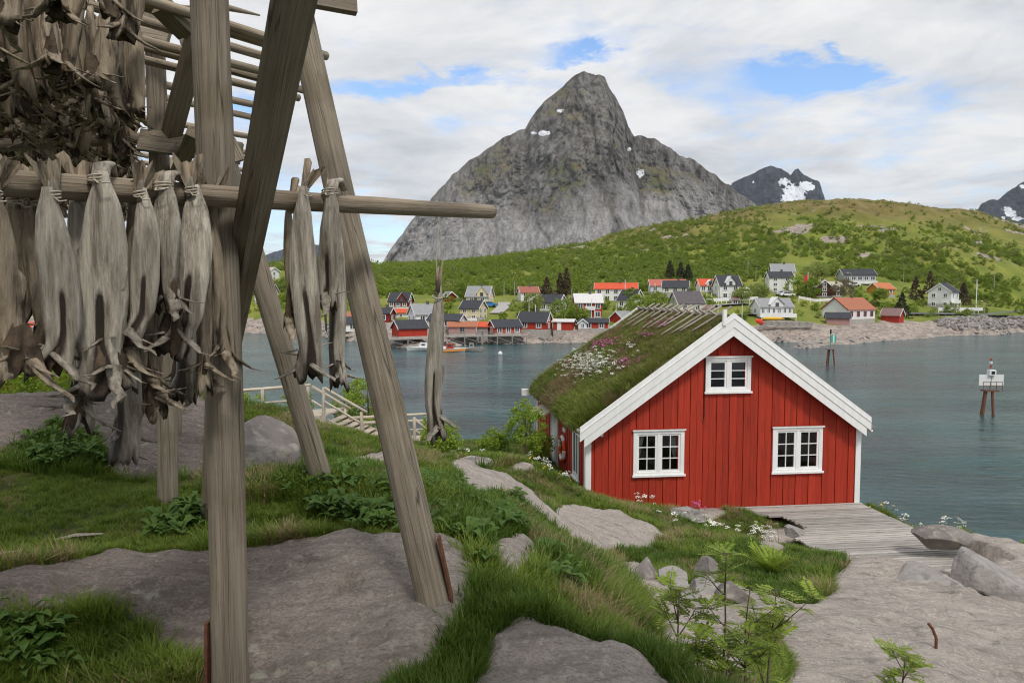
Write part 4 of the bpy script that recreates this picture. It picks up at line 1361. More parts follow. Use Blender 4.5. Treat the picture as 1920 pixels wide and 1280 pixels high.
# the lone fish on its long cord
cu, cv = 818, 395
d = ray(cu, cv); n_ = Vector((d.y, -d.x, 0)); t = -RA.dot(n_) / (RB - RA).dot(n_)
c = rail_pt(t)
top = P(820, 535, c.y - .03)
Ln = top.z - P(812, 812, c.y).z
lone = link('stockfish', fish_mesh(130, L=Ln, W=.052, T=.045, open_=1.0, n=30, rings=44, fins=4, tail=False, slim=1.0), [FISH, FISH_IN, FISH_DK])
lone.location = top; lone.rotation_euler = (0, .03, .35)
tag(lone, 'lone slit stockfish hanging on a long cord from the rail end over the water', 'fish')
b = MB()
rz = (c.z - top.z)
b.tube([(0, 0, -.02), (-.012, 0, rz * .4), (-.006, .0, rz * .75), (0, .055, rz + .05), (0, .09, rz), (.0, .04, rz - .05), (-.006, 0, rz - .08)], .004, 6)
b.tube([(.03 * math.cos(a), .03 * math.sin(a), -.07 + .01 * math.sin(a)) for a in np.linspace(0, 6.283, 13)], .005, 6, caps=False)
b.tube([(.02, 0, -.03), (.03, 0, rz * .35), (.012, .0, rz * .6), (.03, .0, rz * .8)], .003, 5)
b.build('twine', TWINE, lone)
tb = MB(); tb.tube([(0, 0, -.04), (.012, 0, .04), (.022, 0, .10), (.03, 0, .16)], [.026, .022, .014, .004], 8, flat=.6); tb.tube([(0, 0, 0), (-.004, 0, .07), (.006, 0, .12)], [.014, .010, .003], 6)
tb.build('tail_stub', FISH_DK, lone, smooth=True)

# ---- the massed fish on the upper rails
small = [fish_mesh(200 + i, L=.60 + .03 * (i % 4), W=.052 + .004 * (i % 3), T=.036, open_=.9, n=14, rings=14, fins=4, twist=.5 * math.sin(i)) for i in range(7)]
for me in small:
    me.materials.append(FISH_DK); me.materials.append(FISH_IN); me.materials.append(FISH_DK)
rf = random.Random(17)
cands = []
offs = np.arange(-1.2, 11.5, .52)
PERP = Vector((-.80, .60, 0))
base_pt = P(265, 60, 5.4)
for row, q in enumerate(offs):
    for a in np.arange(-9, 9, .125):
        p = Vector((base_pt.x, base_pt.y, 0)) + PERP * 0 + Vector((0, 1, 0)) * q * 1.0 + RD * (a + rf.uniform(-.03, .03))
        if p.y < 3.4 or p.y > 17:
            continue
        uu = CX + F_PX * p.x / p.y
        lim = 268 if p.y < 9 else 250
        if uu > lim + rf.uniform(-14, 6) or uu < -60:
            continue
        p.z = Z_UP - .05 + rf.uniform(-.05, .03)
        vb = HORIZON - (p.z - .62 - EYE) / p.y * F_PX
        if vb < -30:
            continue
        cands.append((p, row))
rf.shuffle(cands)
cands = sorted(cands[:], key=lambda c: c[0].y)
pick = cands if len(cands) <= 270 else [cands[int(i * len(cands) / 270)] for i in range(270)]
for i, (p, row) in enumerate(pick):
    o = link('hanging_fish', small[rf.randrange(7)])
    o.location = p
    o.rotation_euler = (rf.gauss(0, .05), rf.gauss(0, .05), rf.uniform(0, 6.28))
    s = rf.uniform(.92, 1.12)
    o.scale = (s * 1.1, s * 1.1, s)
    tag(o, 'brown dried fish packed among many on the upper rails of the rack', 'fish', 'dried fish massed on the upper rails')
pk = set(id(c) for c in pick)
rest = [c[0] for c in cands if id(c) not in pk]
# unseen further rows of the rack, added overhead to shade the foreground
for yy in np.arange(-3.2, 3.9, .34):
    for xx in np.arange(-6.0, 2.6, .13):
        if yy > 1.1 and -2.4 < xx < .2: continue  # gap kept open so sun reaches the fish on the near rail
        if yy > 2.0 and xx > -2.5: continue
        rest.append(Vector((xx + rf.uniform(-.03, .03) + yy * .3, yy, Z_UP - .02 + rf.uniform(-.05, .05))))
for q in range(8):
    rt('upper_rail', (-6.6, -3.2 + q * .95 - 1.0, Z_UP + .02), (3.0, -3.2 + q * .95 + 1.0, Z_UP + .02), .04, .04, LOG, 90 + q, n=10, rings=6)  # rails of the unseen rows added overhead
rest = [p for p in rest if p.y < .3 or proj(np.array(p.x), np.array(p.y), np.array(p.z - .95))[1] < -20 or (p.y > 3.4 and proj(np.array(p.x), np.array(p.y), np.array(p.z))[0] < 250)]
scatter('hanging_fish_rows', [tuple(p) for p in rest], 1.0, proto_collection('fish_proto', small), 7, tilt=.05, label='further rows of dried fish on the rack, with unseen rows added overhead for shade', cat='fish', seed=5)
rt('bearer', (2.4, -4.5, Z_UP - .06), (-.3, 4.6, Z_UP - .06), .07, .07, LOG, 97)
rt('post', (2.3, -3.6, 9.0), (2.3, -3.6, Z_UP + .1), .09, .09, LOG, 98)
rt('post', (-5.2, -3.0, 9.0), (-5.2, -3.0, Z_UP + .1), .09, .09, LOG, 99)

# ================================================================== THE RED TURF-ROOFED HOUSE
house = empty('turf_roof_house', (H0.x, H0.y, 0), H_ANG, 'red wooden house with flowering turf roof and white trim beside the water', 'house')


def roof_top(s):
    return Z_EAVE + SLOPE * (PK_S - abs(s - PK_S))


def rect(u0, v0, u1, v1):
    a, b = on_front(u0, v1), on_front(u1, v0)
    return a[0], b[0], a[1], b[1]


FRONT_WIN = [rect(1186, 804, 1282, 892), rect(1446, 798, 1541, 886), rect(1321, 668, 1407, 736)]
FRAME = .11


def columns(s0, s1, zlo, top, holes, force=False):
    """pieces (polygons in s,z) of one wall column with the window holes cut out"""
    segs = [(zlo, None)]
    cut = [(h[2], h[3]) for h in holes if (s0 >= h[0] - 1e-4 and s1 <= h[1] + 1e-4) or (not force and (min(s1, h[1]) - max(s0, h[0])) > .55 * (s1 - s0))]
    out, z = [], zlo
    for (a, b) in sorted(cut):
        out.append([(s0, z), (s1, z), (s1, a), (s0, a)])
        z = b
    tops = [(s1, top(s1))]
    if s0 < PK_S < s1:
        tops.append((PK_S, top(PK_S)))
    tops.append((s0, top(s0)))
    out.append([(s0, z), (s1, z)] + tops)
    return out


def prism_y(b, poly, y0, y1):
    b.prism(poly, 'y', y0, y1)


# wall core behind the boards (front), with real window openings
holes = [(w[0] + FRAME, w[1] - FRAME, w[2] + FRAME, w[3] - FRAME) for w in FRONT_WIN]
brk = sorted({0.0, HW, PK_S} | {x for h in holes for x in h[:2]})
core = MB()
for a, c in zip(brk[:-1], brk[1:]):
    for poly in columns(a, c, Z_BOT, roof_top, holes, True):
        prism_y(core, poly, .0, .10)
front_wall = core.build('front_wall', RED, house)
# boards of the front
x, k = .0, 0
rb = random.Random(5)
while x < HW - .02:
    w = rb.uniform(.175, .215)
    x1 = min(x + w, HW)
    if HW - x1 < .07: x1 = HW
    for poly in columns(x + .006, x1 - .006, Z_BOT - rb.uniform(0, .03), lambda s: roof_top(s) - .02, holes):
        b = MB()
        proud = .022 + (.016 if k % 2 else 0) + rb.uniform(0, .003)
        prism_y(b, poly, -proud, -.001)
        b.build('board', RED, front_wall)
    x = x1; k += 1
# left long wall (-s side): core, boards; its door and window
left_wall = MB().box(.0, .10, .10, HL, Z_BOT - .6, Z_EAVE).build('side_wall', RED, house)
y, k = .02, 0
while y < HL:
    y1 = min(y + rb.uniform(.15, .19), HL)
    MB().box(-.022 - (.014 if k % 2 else 0), -.001, y + .005, y1 - .005, Z_BOT - .55 + rb.uniform(-.02, .02), Z_EAVE - .03).build('board', RED, left_wall)
    y = y1; k += 1
right_wall = MB().box(HW - .10, HW, .10, HL, Z_BOT - .6, Z_EAVE).build('side_wall', RED, house)
y = .02
while y < HL:
    y1 = min(y + .18, HL)
    MB().box(HW + .001, HW + .025, y + .005, y1 - .005, Z_BOT - .55, Z_EAVE - .03).build('board', RED, right_wall)
    y = y1
bw = MB()
bw.prism([(0, Z_BOT - .6), (HW, Z_BOT - .6), (HW, Z_EAVE), (PK_S, PK_Z), (0, Z_EAVE)], 'y', HL, HL + .1)
bw.build('back_wall', RED, house)
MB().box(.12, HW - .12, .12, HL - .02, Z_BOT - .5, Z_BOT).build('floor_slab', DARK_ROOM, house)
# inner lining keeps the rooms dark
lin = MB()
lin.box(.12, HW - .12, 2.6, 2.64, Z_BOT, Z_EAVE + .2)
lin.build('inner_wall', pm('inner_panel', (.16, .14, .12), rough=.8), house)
# corner boards
for nm, a, c in (('corner_board', -.045, .105), ('corner_board', HW - .105, HW + .045)):
    MB().box(a, c, -.062, -.040, Z_BOT - .05, Z_EAVE - .02).build(nm, WHITE, house)
MB().box(-.062, -.040, -.045, .11, Z_BOT - .05, Z_EAVE - .02).build('corner_board', WHITE, house)
MB().box(HW + .040, HW + .062, -.045, .11, Z_BOT - .05, Z_EAVE - .02).build('corner_board', WHITE, house)
MB().box(-.062, -.040, HL - .06, HL + .11, Z_BOT - .4, Z_EAVE - .02).build('corner_board', WHITE, house)


def sash_window(parent, s0, s1, z0, z1, cols, rows, depth=-.05, sides=2, curtains=False):
    """double casement: outer frame, sill, head, two sashes with muntins, panes"""
    w = link('window', None, None, parent)
    f = MB()
    t = .105
    f.box(s0, s0 + t, depth - .02, .02, z0, z1).box(s1 - t, s1, depth - .02, .02, z0, z1)
    f.box(s0 + t, s1 - t, depth - .02, .02, z0, z0 + t).box(s0 + t, s1 - t, depth - .02, .02, z1 - t, z1)
    f.build('frame', WHITE, w)
    MB().box(s0 - .035, s1 + .035, depth - .065, depth - .021, z0 - .02, z0 + .035).build('sill', WHITE, w)
    MB().box(s0 - .035, s1 + .035, depth - .06, depth - .021, z1 - .02, z1 + .03).build('head_board', WHITE, w)
    MB().box(s0 - .04, s1 + .04, depth - .07, depth - .01, z1 + .03, z1 + .042).build('drip_cap', RED, w)
    mid = (s0 + s1) / 2
    MB().box(mid - .045, mid + .045, depth - .012, .02, z0 + t, z1 - t).build('mullion', WHITE, w)
    for (a, c) in ((s0 + t, mid - .045), (mid + .045, s1 - t)):
        sash = MB(); q = .055
        sash.box(a, a + q, depth + .004, .016, z0 + t, z1 - t).box(c - q, c, depth + .004, .016, z0 + t, z1 - t)
        sash.box(a + q, c - q, depth + .004, .016, z0 + t, z0 + t + q).box(a + q, c - q, depth + .004, .016, z1 - t - q, z1 - t)
        sh = sash.build('sash', WHITE, w)
        A, C_, B, T = a + q, c - q, z0 + t + q, z1 - t - q
        for i in range(1, cols):
            xx = A + (C_ - A) * i / cols
            MB().box(xx - .011, xx + .011, depth + .008, .012, B, T).build('muntin', WHITE, sh)
        for j in range(1, rows):
            zz = B + (T - B) * j / rows
            for i in range(cols):
                xa, xb = A + (C_ - A) * i / cols + (.011 if i else 0), A + (C_ - A) * (i + 1) / cols - (.011 if i < cols - 1 else 0)
                MB().box(xa, xb, depth + .008, .012, zz - .011, zz + .011).build('muntin', WHITE, sh)
        for i in range(cols):
            for j in range(rows):
                xa, xb = A + (C_ - A) * i / cols, A + (C_ - A) * (i + 1) / cols
                za, zb = B + (T - B) * j / rows, B + (T - B) * (j + 1) / rows
                g = MB(); g.quad((xa, -.012, za), (xb, -.012, za), (xb, -.012, zb), (xa, -.012, zb))
                g.build('pane', GLASS, sh)
    if curtains:
        for side in (-1, 1):
            b = MB()
            n = 14
            for i in range(n):
                t0, t1 = i / n, (i + 1) / n
                def pt(tt, top):
                    wd = (.34 if top else .12) * (s1 - s0) * .5
                    base = s0 + .14 if side < 0 else s1 - .14
                    return (base - side * wd * tt, .16 + .025 * math.sin(tt * 22), (z1 - .12) if top else z0 + .42)
                b.quad(pt(t0, False), pt(t1, False), pt(t1, True), pt(t0, True))
            b.build('curtain', CURTAIN, w, smooth=True)
    return w


for i, w in enumerate(FRONT_WIN):
    if i < 2:
        sash_window(house, *w, 2, 3, curtains=(i == 0))
    else:
        sash_window(house, *w, 1, 3)

# roof: boarding, turf, barge boards
OVER, EAVE_O = .34, .20                         # overhang at gable and eave
def slope_pt(side, d):
    """point on the roof line, d metres out from the wall plate along the horizontal"""
    return (-d if side < 0 else HW + d), Z_EAVE - SLOPE * d


for side in (-1, 1):
    xs, zs = slope_pt(side, EAVE_O)
    b = MB()
    poly = [(xs, zs), (PK_S, PK_Z), (PK_S, PK_Z + .05), (xs, zs + .05)]
    b.prism(poly, 'y', -OVER, HL + OVER)
    b.build('roof_boarding', WOOD_GREY, house)
    # turf slab with an uneven top
    nu, nv = 90, 46
    lin_u = np.linspace(-OVER + .05, HL + OVER - .05, nu); lin_v = np.linspace(0, 1, nv)
    U, V = np.meshgrid(lin_u, lin_v, indexing='ij')
    Xs = xs + (PK_S - xs) * V
    Zs = zs + (PK_Z - zs) * V + .055
    thick = .17 + .10 * (fbm(U * 1.2 + side * 9, V * 5, octaves=4, seed=61) - .5) + .06 * (fbm(U * 5, V * 20, octaves=3, seed=63) - .5)
    edge = np.minimum(1, np.minimum(V * 14, np.minimum((U + OVER) * 7, (HL + OVER - U) * 7)).clip(0, 1) ** .5)
    Zt = Zs + thick * edge
    if side < 0:
        TURF = (Xs.copy(), U.copy(), Zt.copy())
    VV = np.stack([Xs, U, Zt], -1).reshape(-1, 3)
    me = grid_mesh('turf', VV, nu, nv)
    o = link('turf', me, TURF_SOIL, house)
    # barge boards on the front gable: wide upper one, narrower lower one
    for y_face, (lo_, hi_, pr) in (((-OVER), (-.07, .30, .03)), ((-OVER), (-.30, -.075, .012))):
        b = MB()
        ex = EAVE_O + (.08 if side < 0 else -.08)
        xs2, zs2 = slope_pt(side, ex)
        ang = math.cos(math.atan(SLOPE))
        lo2, hi2 = lo_ / ang * .84, hi_ / ang * .84
        if lo_ < -.2:
            xs2, zs2 = slope_pt(side, ex - .12)
        poly = [(xs2, zs2 + lo2), (PK_S, PK_Z + lo2), (PK_S, PK_Z + hi2), (xs2, zs2 + hi2)]
        b.prism(poly, 'y', y_face - .035 - pr, y_face - .004 - (.008 if lo_ > -.2 else 0))
        b.build('barge_board', WHITE, house)
        b = MB()
        b.prism(poly, 'y', HL + OVER + .01, HL + OVER + .05)
        b.build('barge_board', WHITE, house)
    # moulding line on the wide board
    b = MB()
    xs2, zs2 = slope_pt(side, EAVE_O + (.08 if side < 0 else -.08))
    b.prism([(xs2, zs2 + .155), (PK_S, PK_Z + .155), (PK_S, PK_Z + .185), (xs2, zs2 + .185)], 'y', -OVER - .082, -OVER - .066)
    b.build('moulding', WHITE, house)
    # soffit under the gable overhang and eave log holding the turf
    timber('eave_log', (xs + side * .02, -OVER + .05, zs + .10), (xs + side * .02, HL + OVER - .05, zs + .10), .055, .05, WOOD_GREY, house, seed=31 + side, n=10, rings=8)
    gut = MB(); gut.box(xs - .03, xs + .03, -OVER + .02, HL + OVER, zs - .06, zs - .005); gut.build('eave_board', WHITE, house)
# ridge block and peak finial
MB().box(PK_S - .33, PK_S - .23, -OVER - .12, -OVER - .04, PK_Z - .02, PK_Z + .40).build('ridge_post', WHITE, house)
# poles laid over the ridge turf
pr = random.Random(3)
for i in range(12):
    yy = .55 + i * .62 + pr.uniform(-.12, .12)
    d = pr.uniform(.5, 1.15)
    o = timber('turf_pole', (PK_S + .32, yy + .05, PK_Z + .46), (PK_S - d, yy - pr.uniform(-.1, .25), PK_Z + .40 - SLOPE * d), .038, .03, WOOD_GREY, house, seed=i, n=8, rings=5)
    o2 = timber('turf_pole', (PK_S - .30, yy + .18, PK_Z + .36), (PK_S + d * .8, yy + .2, PK_Z + .28 - SLOPE * d * .8), .036, .03, WOOD_GREY, house, seed=i + 40, n=8, rings=5)
timber('ridge_log', (PK_S - .05, .2, PK_Z + .25), (PK_S - .05, HL, PK_Z + .25), .05, .05, WOOD_GREY, house, seed=77, n=10, rings=6)
# side wall: tall window, door casing, canopy, porch step, lamp box on the eave, small sign
sw = link('window', None, None, house)
MB().box(-.075, -.040, .78, .88, Z_EAVE - 1.62, Z_EAVE - .12).build('frame', WHITE, sw)
MB().box(-.075, -.040, 1.52, 1.62, Z_EAVE - 1.62, Z_EAVE - .12).build('frame', WHITE, sw)
MB().box(-.075, -.040, .88, 1.52, Z_EAVE - 1.62, Z_EAVE - 1.5).build('frame', WHITE, sw)
MB().box(-.075, -.040, .88, 1.52, Z_EAVE - .24, Z_EAVE - .12).build('frame', WHITE, sw)
MB().box(-.060, -.040, 1.16, 1.24, Z_EAVE - 1.5, Z_EAVE - .24).build('mullion', WHITE, sw)
MB().box(-.12, -.040, .72, 1.68, Z_EAVE - 1.67, Z_EAVE - 1.622).build('sill', WHITE, sw)
g = MB(); g.quad((-.045, .88, Z_EAVE - 1.5), (-.045, 1.52, Z_EAVE - 1.5), (-.045, 1.52, Z_EAVE - .24), (-.045, .88, Z_EAVE - .24)); g.build('pane', pm('dim_glass', (.04, .045, .05), rough=.05, spec=.6), sw)
dr = MB().box(-.07, -.038, 4.1, 5.0, Z_BOT - .25, Z_EAVE - .28).build('door', WHITE, house)
MB().box(-.10, -.071, 4.2, 4.27, Z_BOT + .75, Z_BOT + .80).build('handle', STEEL, dr)
MB().box(-.085, -.038, 3.96, 4.09, Z_BOT - .25, Z_EAVE - .16).build('door_casing', WHITE, house)
MB().box(-.085, -.038, 5.01, 5.13, Z_BOT - .25, Z_EAVE - .16).build('door_casing', WHITE, house)
cn = MB(); cn.prism([(-.04, Z_EAVE - .05), (-.75, Z_EAVE - .30), (-.75, Z_EAVE - .36), (-.04, Z_EAVE - .12)], 'y', 3.9, 5.6); cn.build('canopy', WOOD_GREY, house)
MB().box(-.95, -.06, 4.0, 5.3, Z_BOT - .75, Z_BOT - .30).build('door_step', pm('step_concrete', (.40, .38, .36), (.48, .46, .44), scale=9, rough=.9), house)
hr = MB(); hr.tube([(-.95, 4.0, Z_BOT - .3), (-.95, 4.0, Z_BOT + .35), (-.12, 4.0, Z_BOT + .55)], .02, 8); hr.build('handrail', WHITE, house)
MB().box(-.075, -.040, 2.75, 3.1, Z_EAVE - .62, Z_EAVE - .5).build('sign_plate', WHITE, house)
lb = MB(); lb.box(-.62, -.30, HL + .1, HL + .35, Z_EAVE - .22, Z_EAVE + .02); lb.build('flood_lamp', pm('lamp_housing', (.72, .72, .70), rough=.5), house)
MB().box(.36, .43, -.075, -.040, Z_EAVE - .21, Z_EAVE - .10).build('sensor_box', WHITE, house)
cb = MB(); cb.tube([(PK_S - .38, -.052, PK_Z - .2), (PK_S - .66, -.052, PK_Z - .62), (PK_S - .66, -.052, Z_EAVE + .3), (PK_S - .70, -.052, Z_EAVE + .1)], .008, 6); cb.build('cable', BLACK, house)
# life ring hung on the side wall
lr = empty('life_ring', (0, 0, 0), 0, 'orange and white life ring hung on the side wall of the turf-roofed house', 'life ring')
lr.location = house.matrix_basis @ Vector((-.10, 3.0, Z_EAVE - 1.15)); lr.rotation_euler = (0, 0, H_ANG)
for q in range(8):
    b = MB(); n = 7
    b.tube([(0, .36 * math.cos(2 * math.pi * (q + i / (n - 1)) / 8), .36 * math.sin(2 * math.pi * (q + i / (n - 1)) / 8)) for i in range(n)], .062, 10, flat=1.0)
    b.build('ring_segment', pm('ring_orange', (.75, .10, .03), rough=.5) if q % 2 else WHITE, lr, smooth=True)
# ---- timber deck in front of the house
deck = empty('timber_deck', (H0.x, H0.y, 0), H_ANG, 'weathered grey plank deck in front of the red house gable', 'deck')
t0, k = .06, 0
DECK_T = 5.6
while t0 < DECK_T:
    w = rb.uniform(.125, .14)
    left = float(deck_left(t0)) + rb.uniform(-.05, .05)
    right = HW + .07 + rb.uniform(-.015, .02) + t0 * .012
    MB().box(left, right, -t0 - w + .030, -t0, Z_DECK - .045, Z_DECK + rb.uniform(-.009, .006)).build('plank', DECK_WOOD, deck)
    t0 += w
for a in (5.4, 6.6, HW - .15):
    MB().box(a, a + .1, -DECK_T + (.1 if a > 6.4 else 1.6), -.08, Z_DECK - .22, Z_DECK - .05).build('joist', WOOD_GREY, deck)
for a, t in ((HW - .12, .4), (HW - .12, 2.6), (HW - .12, 5.2), (6.6, 4.6)):
    MB().box(a - .06, a + .06, -t - .06, -t + .06, Z_DECK - 2.2, Z_DECK - .05).build('deck_post', WOOD_GREY, deck)

# ================================================================== THE VILLAGE ACROSS THE WATER
def paint(name, c, v=.06):
    return pm('paint_' + name, c, tuple(x * .86 for x in c), scale=.8, rough=.65, stretch=(1, 1, .3), spec=.2)


V_WHITE = paint('village_white', (.80, .80, .78)); V_CREAM = paint('cream', (.78, .66, .42)); V_CREAM2 = paint('pale_cream', (.80, .74, .58))
V_RED = paint('village_red', (.42, .045, .025)); V_DKRED = paint('dark_red', (.22, .025, .022)); V_BROWN = paint('brown', (.10, .045, .032))
V_ORANGE = paint('ochre_orange', (.60, .23, .04)); V_GREY = paint('grey_blue', (.42, .45, .48)); V_PINK = paint('faded_red', (.42, .24, .22)); V_OLD = paint('old_grey', (.36, .32, .30))
R_DARK = pm('dark_roof', (.035, .038, .045), (.055, .058, .066), scale=2, rough=.7); R_GREY = pm('grey_roof', (.25, .255, .26), (.32, .32, .325), scale=2, rough=.75)
R_RED = pm('red_tile_roof', (.55, .075, .03), (.65, .11, .045), scale=2, rough=.7); R_RUST = pm('rust_tile_roof', (.33, .11, .06), (.44, .19, .11), scale=3, rough=.8, stretch=(3, 3, .4))
R_PALE = pm('pale_roof', (.60, .58, .56), (.68, .66, .64), scale=2, rough=.7); R_BROWN = pm('brown_roof', (.20, .125, .115), (.26, .165, .15), scale=3, rough=.8); R_TAN = pm('tan_roof', (.42, .37, .29), (.50, .45, .36), scale=2, rough=.8)
STONE = pm('stone_base', (.34, .31, .28), (.46, .43, .39), scale=1.5, rough=.9); V_GLASS = pm('far_glass', (.035, .042, .05), (.07, .08, .09), scale=.6, rough=.1, spec=.6)
PIER = pm('pier_wood', (.26, .235, .21), (.40, .37, .33), scale=2, rough=.9); TRIM = paint('trim_white', (.83, .83, .81))


def village_house(name, label, u, v, Y, L, D, hw, hr, rot, wall, roof, ridge='x', win=(3, 1), gwin=1, base=.5, chimney=True, trim=TRIM, dormer=None, balcony=None, door=None, over=.35, wsize=(1.0, 1.1), group=None, z=None):
    """house whose near bottom edge is centred on pixel (u, v) at distance Y; L along its front, D deep, hw to the eave, hr more to the ridge"""
    p = P(u, v, Y)
    if z is not None: p.z = z
    a = math.radians(rot)
    # centre of the plan behind the near corner
    back = .5 * (abs(L * math.sin(a)) + abs(D * math.cos(a)))
    h = empty(name, (p.x * (Y + back) / Y, p.y + back, p.z), a, label, 'house', group)
    lx, ly = L / 2, D / 2
    w = MB()
    if ridge == 'x':
        w.prism([(-ly, 0), (ly, 0), (ly, hw), (0, hw + hr), (-ly, hw)], 'x', -lx, lx)
    else:
        w.prism([(-lx, 0), (lx, 0), (lx, hw), (0, hw + hr), (-lx, hw)], 'y', -ly, ly)
    w.build('wall', wall, h)
    if base:
        MB().box(-lx - .03, lx + .03, -ly - .03, ly + .03, -2.5, base).build('foundation', STONE, h)
    t = .16
    half = ly if ridge == 'x' else lx
    run = lx if ridge == 'x' else ly
    k = hr / half
    for s in (-1, 1):
        b = MB()
        b.prism([(s * (half + over), hw - k * over + .02), (0, hw + hr + .02), (0, hw + hr + t + .02), (s * (half + over), hw - k * over + t + .02)], 'x' if ridge == 'x' else 'y', -run - over, run + over)
        r = b.build('roof', roof, h)
        # barge boards at both ends
        for e in (-1, 1):
            b = MB()
            q0, q1 = sorted((e * (run + over), e * (run + over + .06)))
            b.prism([(s * (half + over), hw - k * over - .10), (0, hw + hr - .10), (0, hw + hr + t + .05), (s * (half + over), hw - k * over + t + .05)], 'x' if ridge == 'x' else 'y', q0, q1)
            b.build('barge_board', trim, r)
    if chimney:
        cx_, cy_ = (lx * .2, 0) if ridge == 'x' else (0, ly * .2)
        MB().box(cx_ - .3, cx_ + .3, cy_ - .3, cy_ + .3, hw + hr - .4, hw + hr + .8).build('chimney', pm('chimney_brick', (.12, .10, .10), rough=.9), h)

    def window(face, c, zc, ww, wh):
        f = MB(); g = MB()
        o = .05
        def bx(m, a0, a1, z0, z1, d0, d1):
            if face == 'front': m.box(a0, a1, -ly - d1, -ly - d0, z0, z1)
            elif face == 'left': m.box(-lx - d1, -lx - d0, a0, a1, z0, z1)
            else: m.box(lx + d0, lx + d1, a0, a1, z0, z1)
        q = .16
        bx(f, c - ww / 2 - q, c + ww / 2 + q, zc + wh / 2, zc + wh / 2 + q, .0, .10); bx(f, c - ww / 2 - q, c + ww / 2 + q, zc - wh / 2 - q, zc - wh / 2, .0, .10)
        bx(f, c - ww / 2 - q, c - ww / 2, zc - wh / 2, zc + wh / 2, .0, .10); bx(f, c + ww / 2, c + ww / 2 + q, zc - wh / 2, zc + wh / 2, .0, .10)
        bx(f, c - .05, c + .05, zc - wh / 2, zc + wh / 2, .0, .08)
        wn = f.build('window', trim, h)
        bx(g, c - ww / 2, c + ww / 2, zc - wh / 2, zc + wh / 2, .0, .04)
        g.build('pane', V_GLASS, wn)
    n, rows = win
    zr = hw if ridge == 'x' else hw
    for j in range(rows):
        zc = zr * (j + .58) / rows + (.0 if rows > 1 else .1)
        for i in range(n):
            window('front', -lx + L * (i + .5) / n, min(zc, hw - .7), *wsize)
    if gwin:
        for side in ('left', 'right'):
            for j in range(max(1, rows)):
                zc = zr * (j + .58) / max(1, rows)
                for i in range(gwin):
                    window(side, -ly + D * (i + .5) / gwin, min(zc, hw - .6), .9, 1.0)
            if ridge == 'x' and hr > 2.0:
                window(side, 0, hw + hr * .32, .8, .9)
    if ridge == 'y' and hr > 1.8:
        window('front', 0, hw + hr * .33, .8, .9)
    if dormer:
        dx, dw, dh = dormer                        # a gable breaking the front eave
        b = MB(); b.prism([(dx - dw / 2, hw - .4), (dx + dw / 2, hw - .4), (dx + dw / 2, hw + dh * .35), (dx, hw + dh), (dx - dw / 2, hw + dh * .35)], 'y', -ly - .25, 0)
        dm = b.build('dormer', wall, h)
        for s in (-1, 1):
            b = MB(); b.prism([(dx + s * (dw / 2 + .3), hw + dh * .35 - .35), (dx, hw + dh + .02), (dx, hw + dh + .18), (dx + s * (dw / 2 + .3), hw + dh * .35 - .18)], 'y', -ly - .5, .05)
            b.build('dormer_roof', trim if s < 0 else roof, dm)
        b = MB(); b.box(dx - .45, dx + .45, -ly - .31, -ly - .251, hw + .0, hw + 1.0); b.build('pane', V_GLASS, dm)
    if balcony:
        x0, x1, zb, dep = balcony
        bl = MB().box(x0, x1, -ly - dep, -ly - .04, zb - .12, zb).build('balcony', trim, h)
        MB().box(x0, x1, -ly - dep - .05, -ly - dep, zb - .12, zb + .85).build('railing', trim, bl)
        for xx in (x0 + .15, x1 - .15):
            MB().box(xx - .07, xx + .07, -ly - dep + .02, -ly - dep + .16, -2.5, zb - .121).build('post', trim, bl)
    if door:
        MB().box(door - .5, door + .5, -ly - .08, -ly - .01, base, base + 2.05).build('door', trim, h)
    return h


VH = village_house
VH('long_house', 'long white house with rust-red tiled roof near the shore rocks', 1590, 603, 194, 12.6, 7.6, 3.2, 2.9, 34, V_WHITE, R_RUST, win=(4, 1), gwin=0, base=.6, trim=paint('maroon', (.30, .06, .06)))
VH('house', 'white two-storey house with black roof above the white roadside fence', 1768, 580, 228, 6.8, 6.6, 5.4, 2.5, 42, V_WHITE, R_DARK, win=(2, 2), gwin=2, base=1.7, balcony=(-4.2, 1.0, 2.0, 1.3))
VH('boathouse', 'small red boathouse with brown roof between rocks and dark spruce', 1673, 606, 203, 4.6, 4.0, 2.2, 1.7, -44, V_RED, R_BROWN, win=(0, 1), gwin=0, base=.1, chimney=False)
VH('old_shed', 'collapsing grey-pink shed with half its roof boards gone', 1570, 610, 188, 5.4, 3.4, 1.9, 1.2, -18, V_PINK, R_DARK, win=(0, 1), gwin=0, base=.05, chimney=False, trim=V_OLD)
VH('house', 'white house on posts with full-width balcony and central gable', 1446, 594, 190, 8.6, 6.0, 2.6, 2.0, 6, V_WHITE, R_GREY, win=(6, 1), gwin=1, base=0, dormer=(0, 3.4, 2.3), balcony=(-4.7, 4.7, .0, 1.4), wsize=(.6, 1.2), chimney=False)
VH('house', 'pale cream house with steep purple-brown roof and glazed side porch', 1286, 590, 190, 7.0, 6.2, 3.0, 2.9, 12, V_CREAM2, pm('plum_roof', (.10, .085, .09), (.13, .11, .115), scale=2), win=(2, 1), gwin=1, base=.3)
VH('porch', 'low cream glazed porch built against the purple-roofed cream house', 1321, 591, 191, 2.6, 3.4, 1.7, .8, 12, V_CREAM2, R_BROWN, win=(1, 1), gwin=1, base=.6, chimney=False, wsize=(1.6, .8))
VH('house', 'white house with black roof and tall central white gable', 1362, 562, 210, 6.0, 6.0, 4.2, 2.6, 4, V_WHITE, R_DARK, win=(2, 2), gwin=1, base=.8, dormer=(0, 2.6, 2.3))
VH('annex', 'flat white annex beside the black-roofed house with the central gable', 1389, 559, 212, 2.6, 4, 2.6, .3, 4, V_WHITE, R_PALE, win=(0, 1), gwin=0, chimney=False)
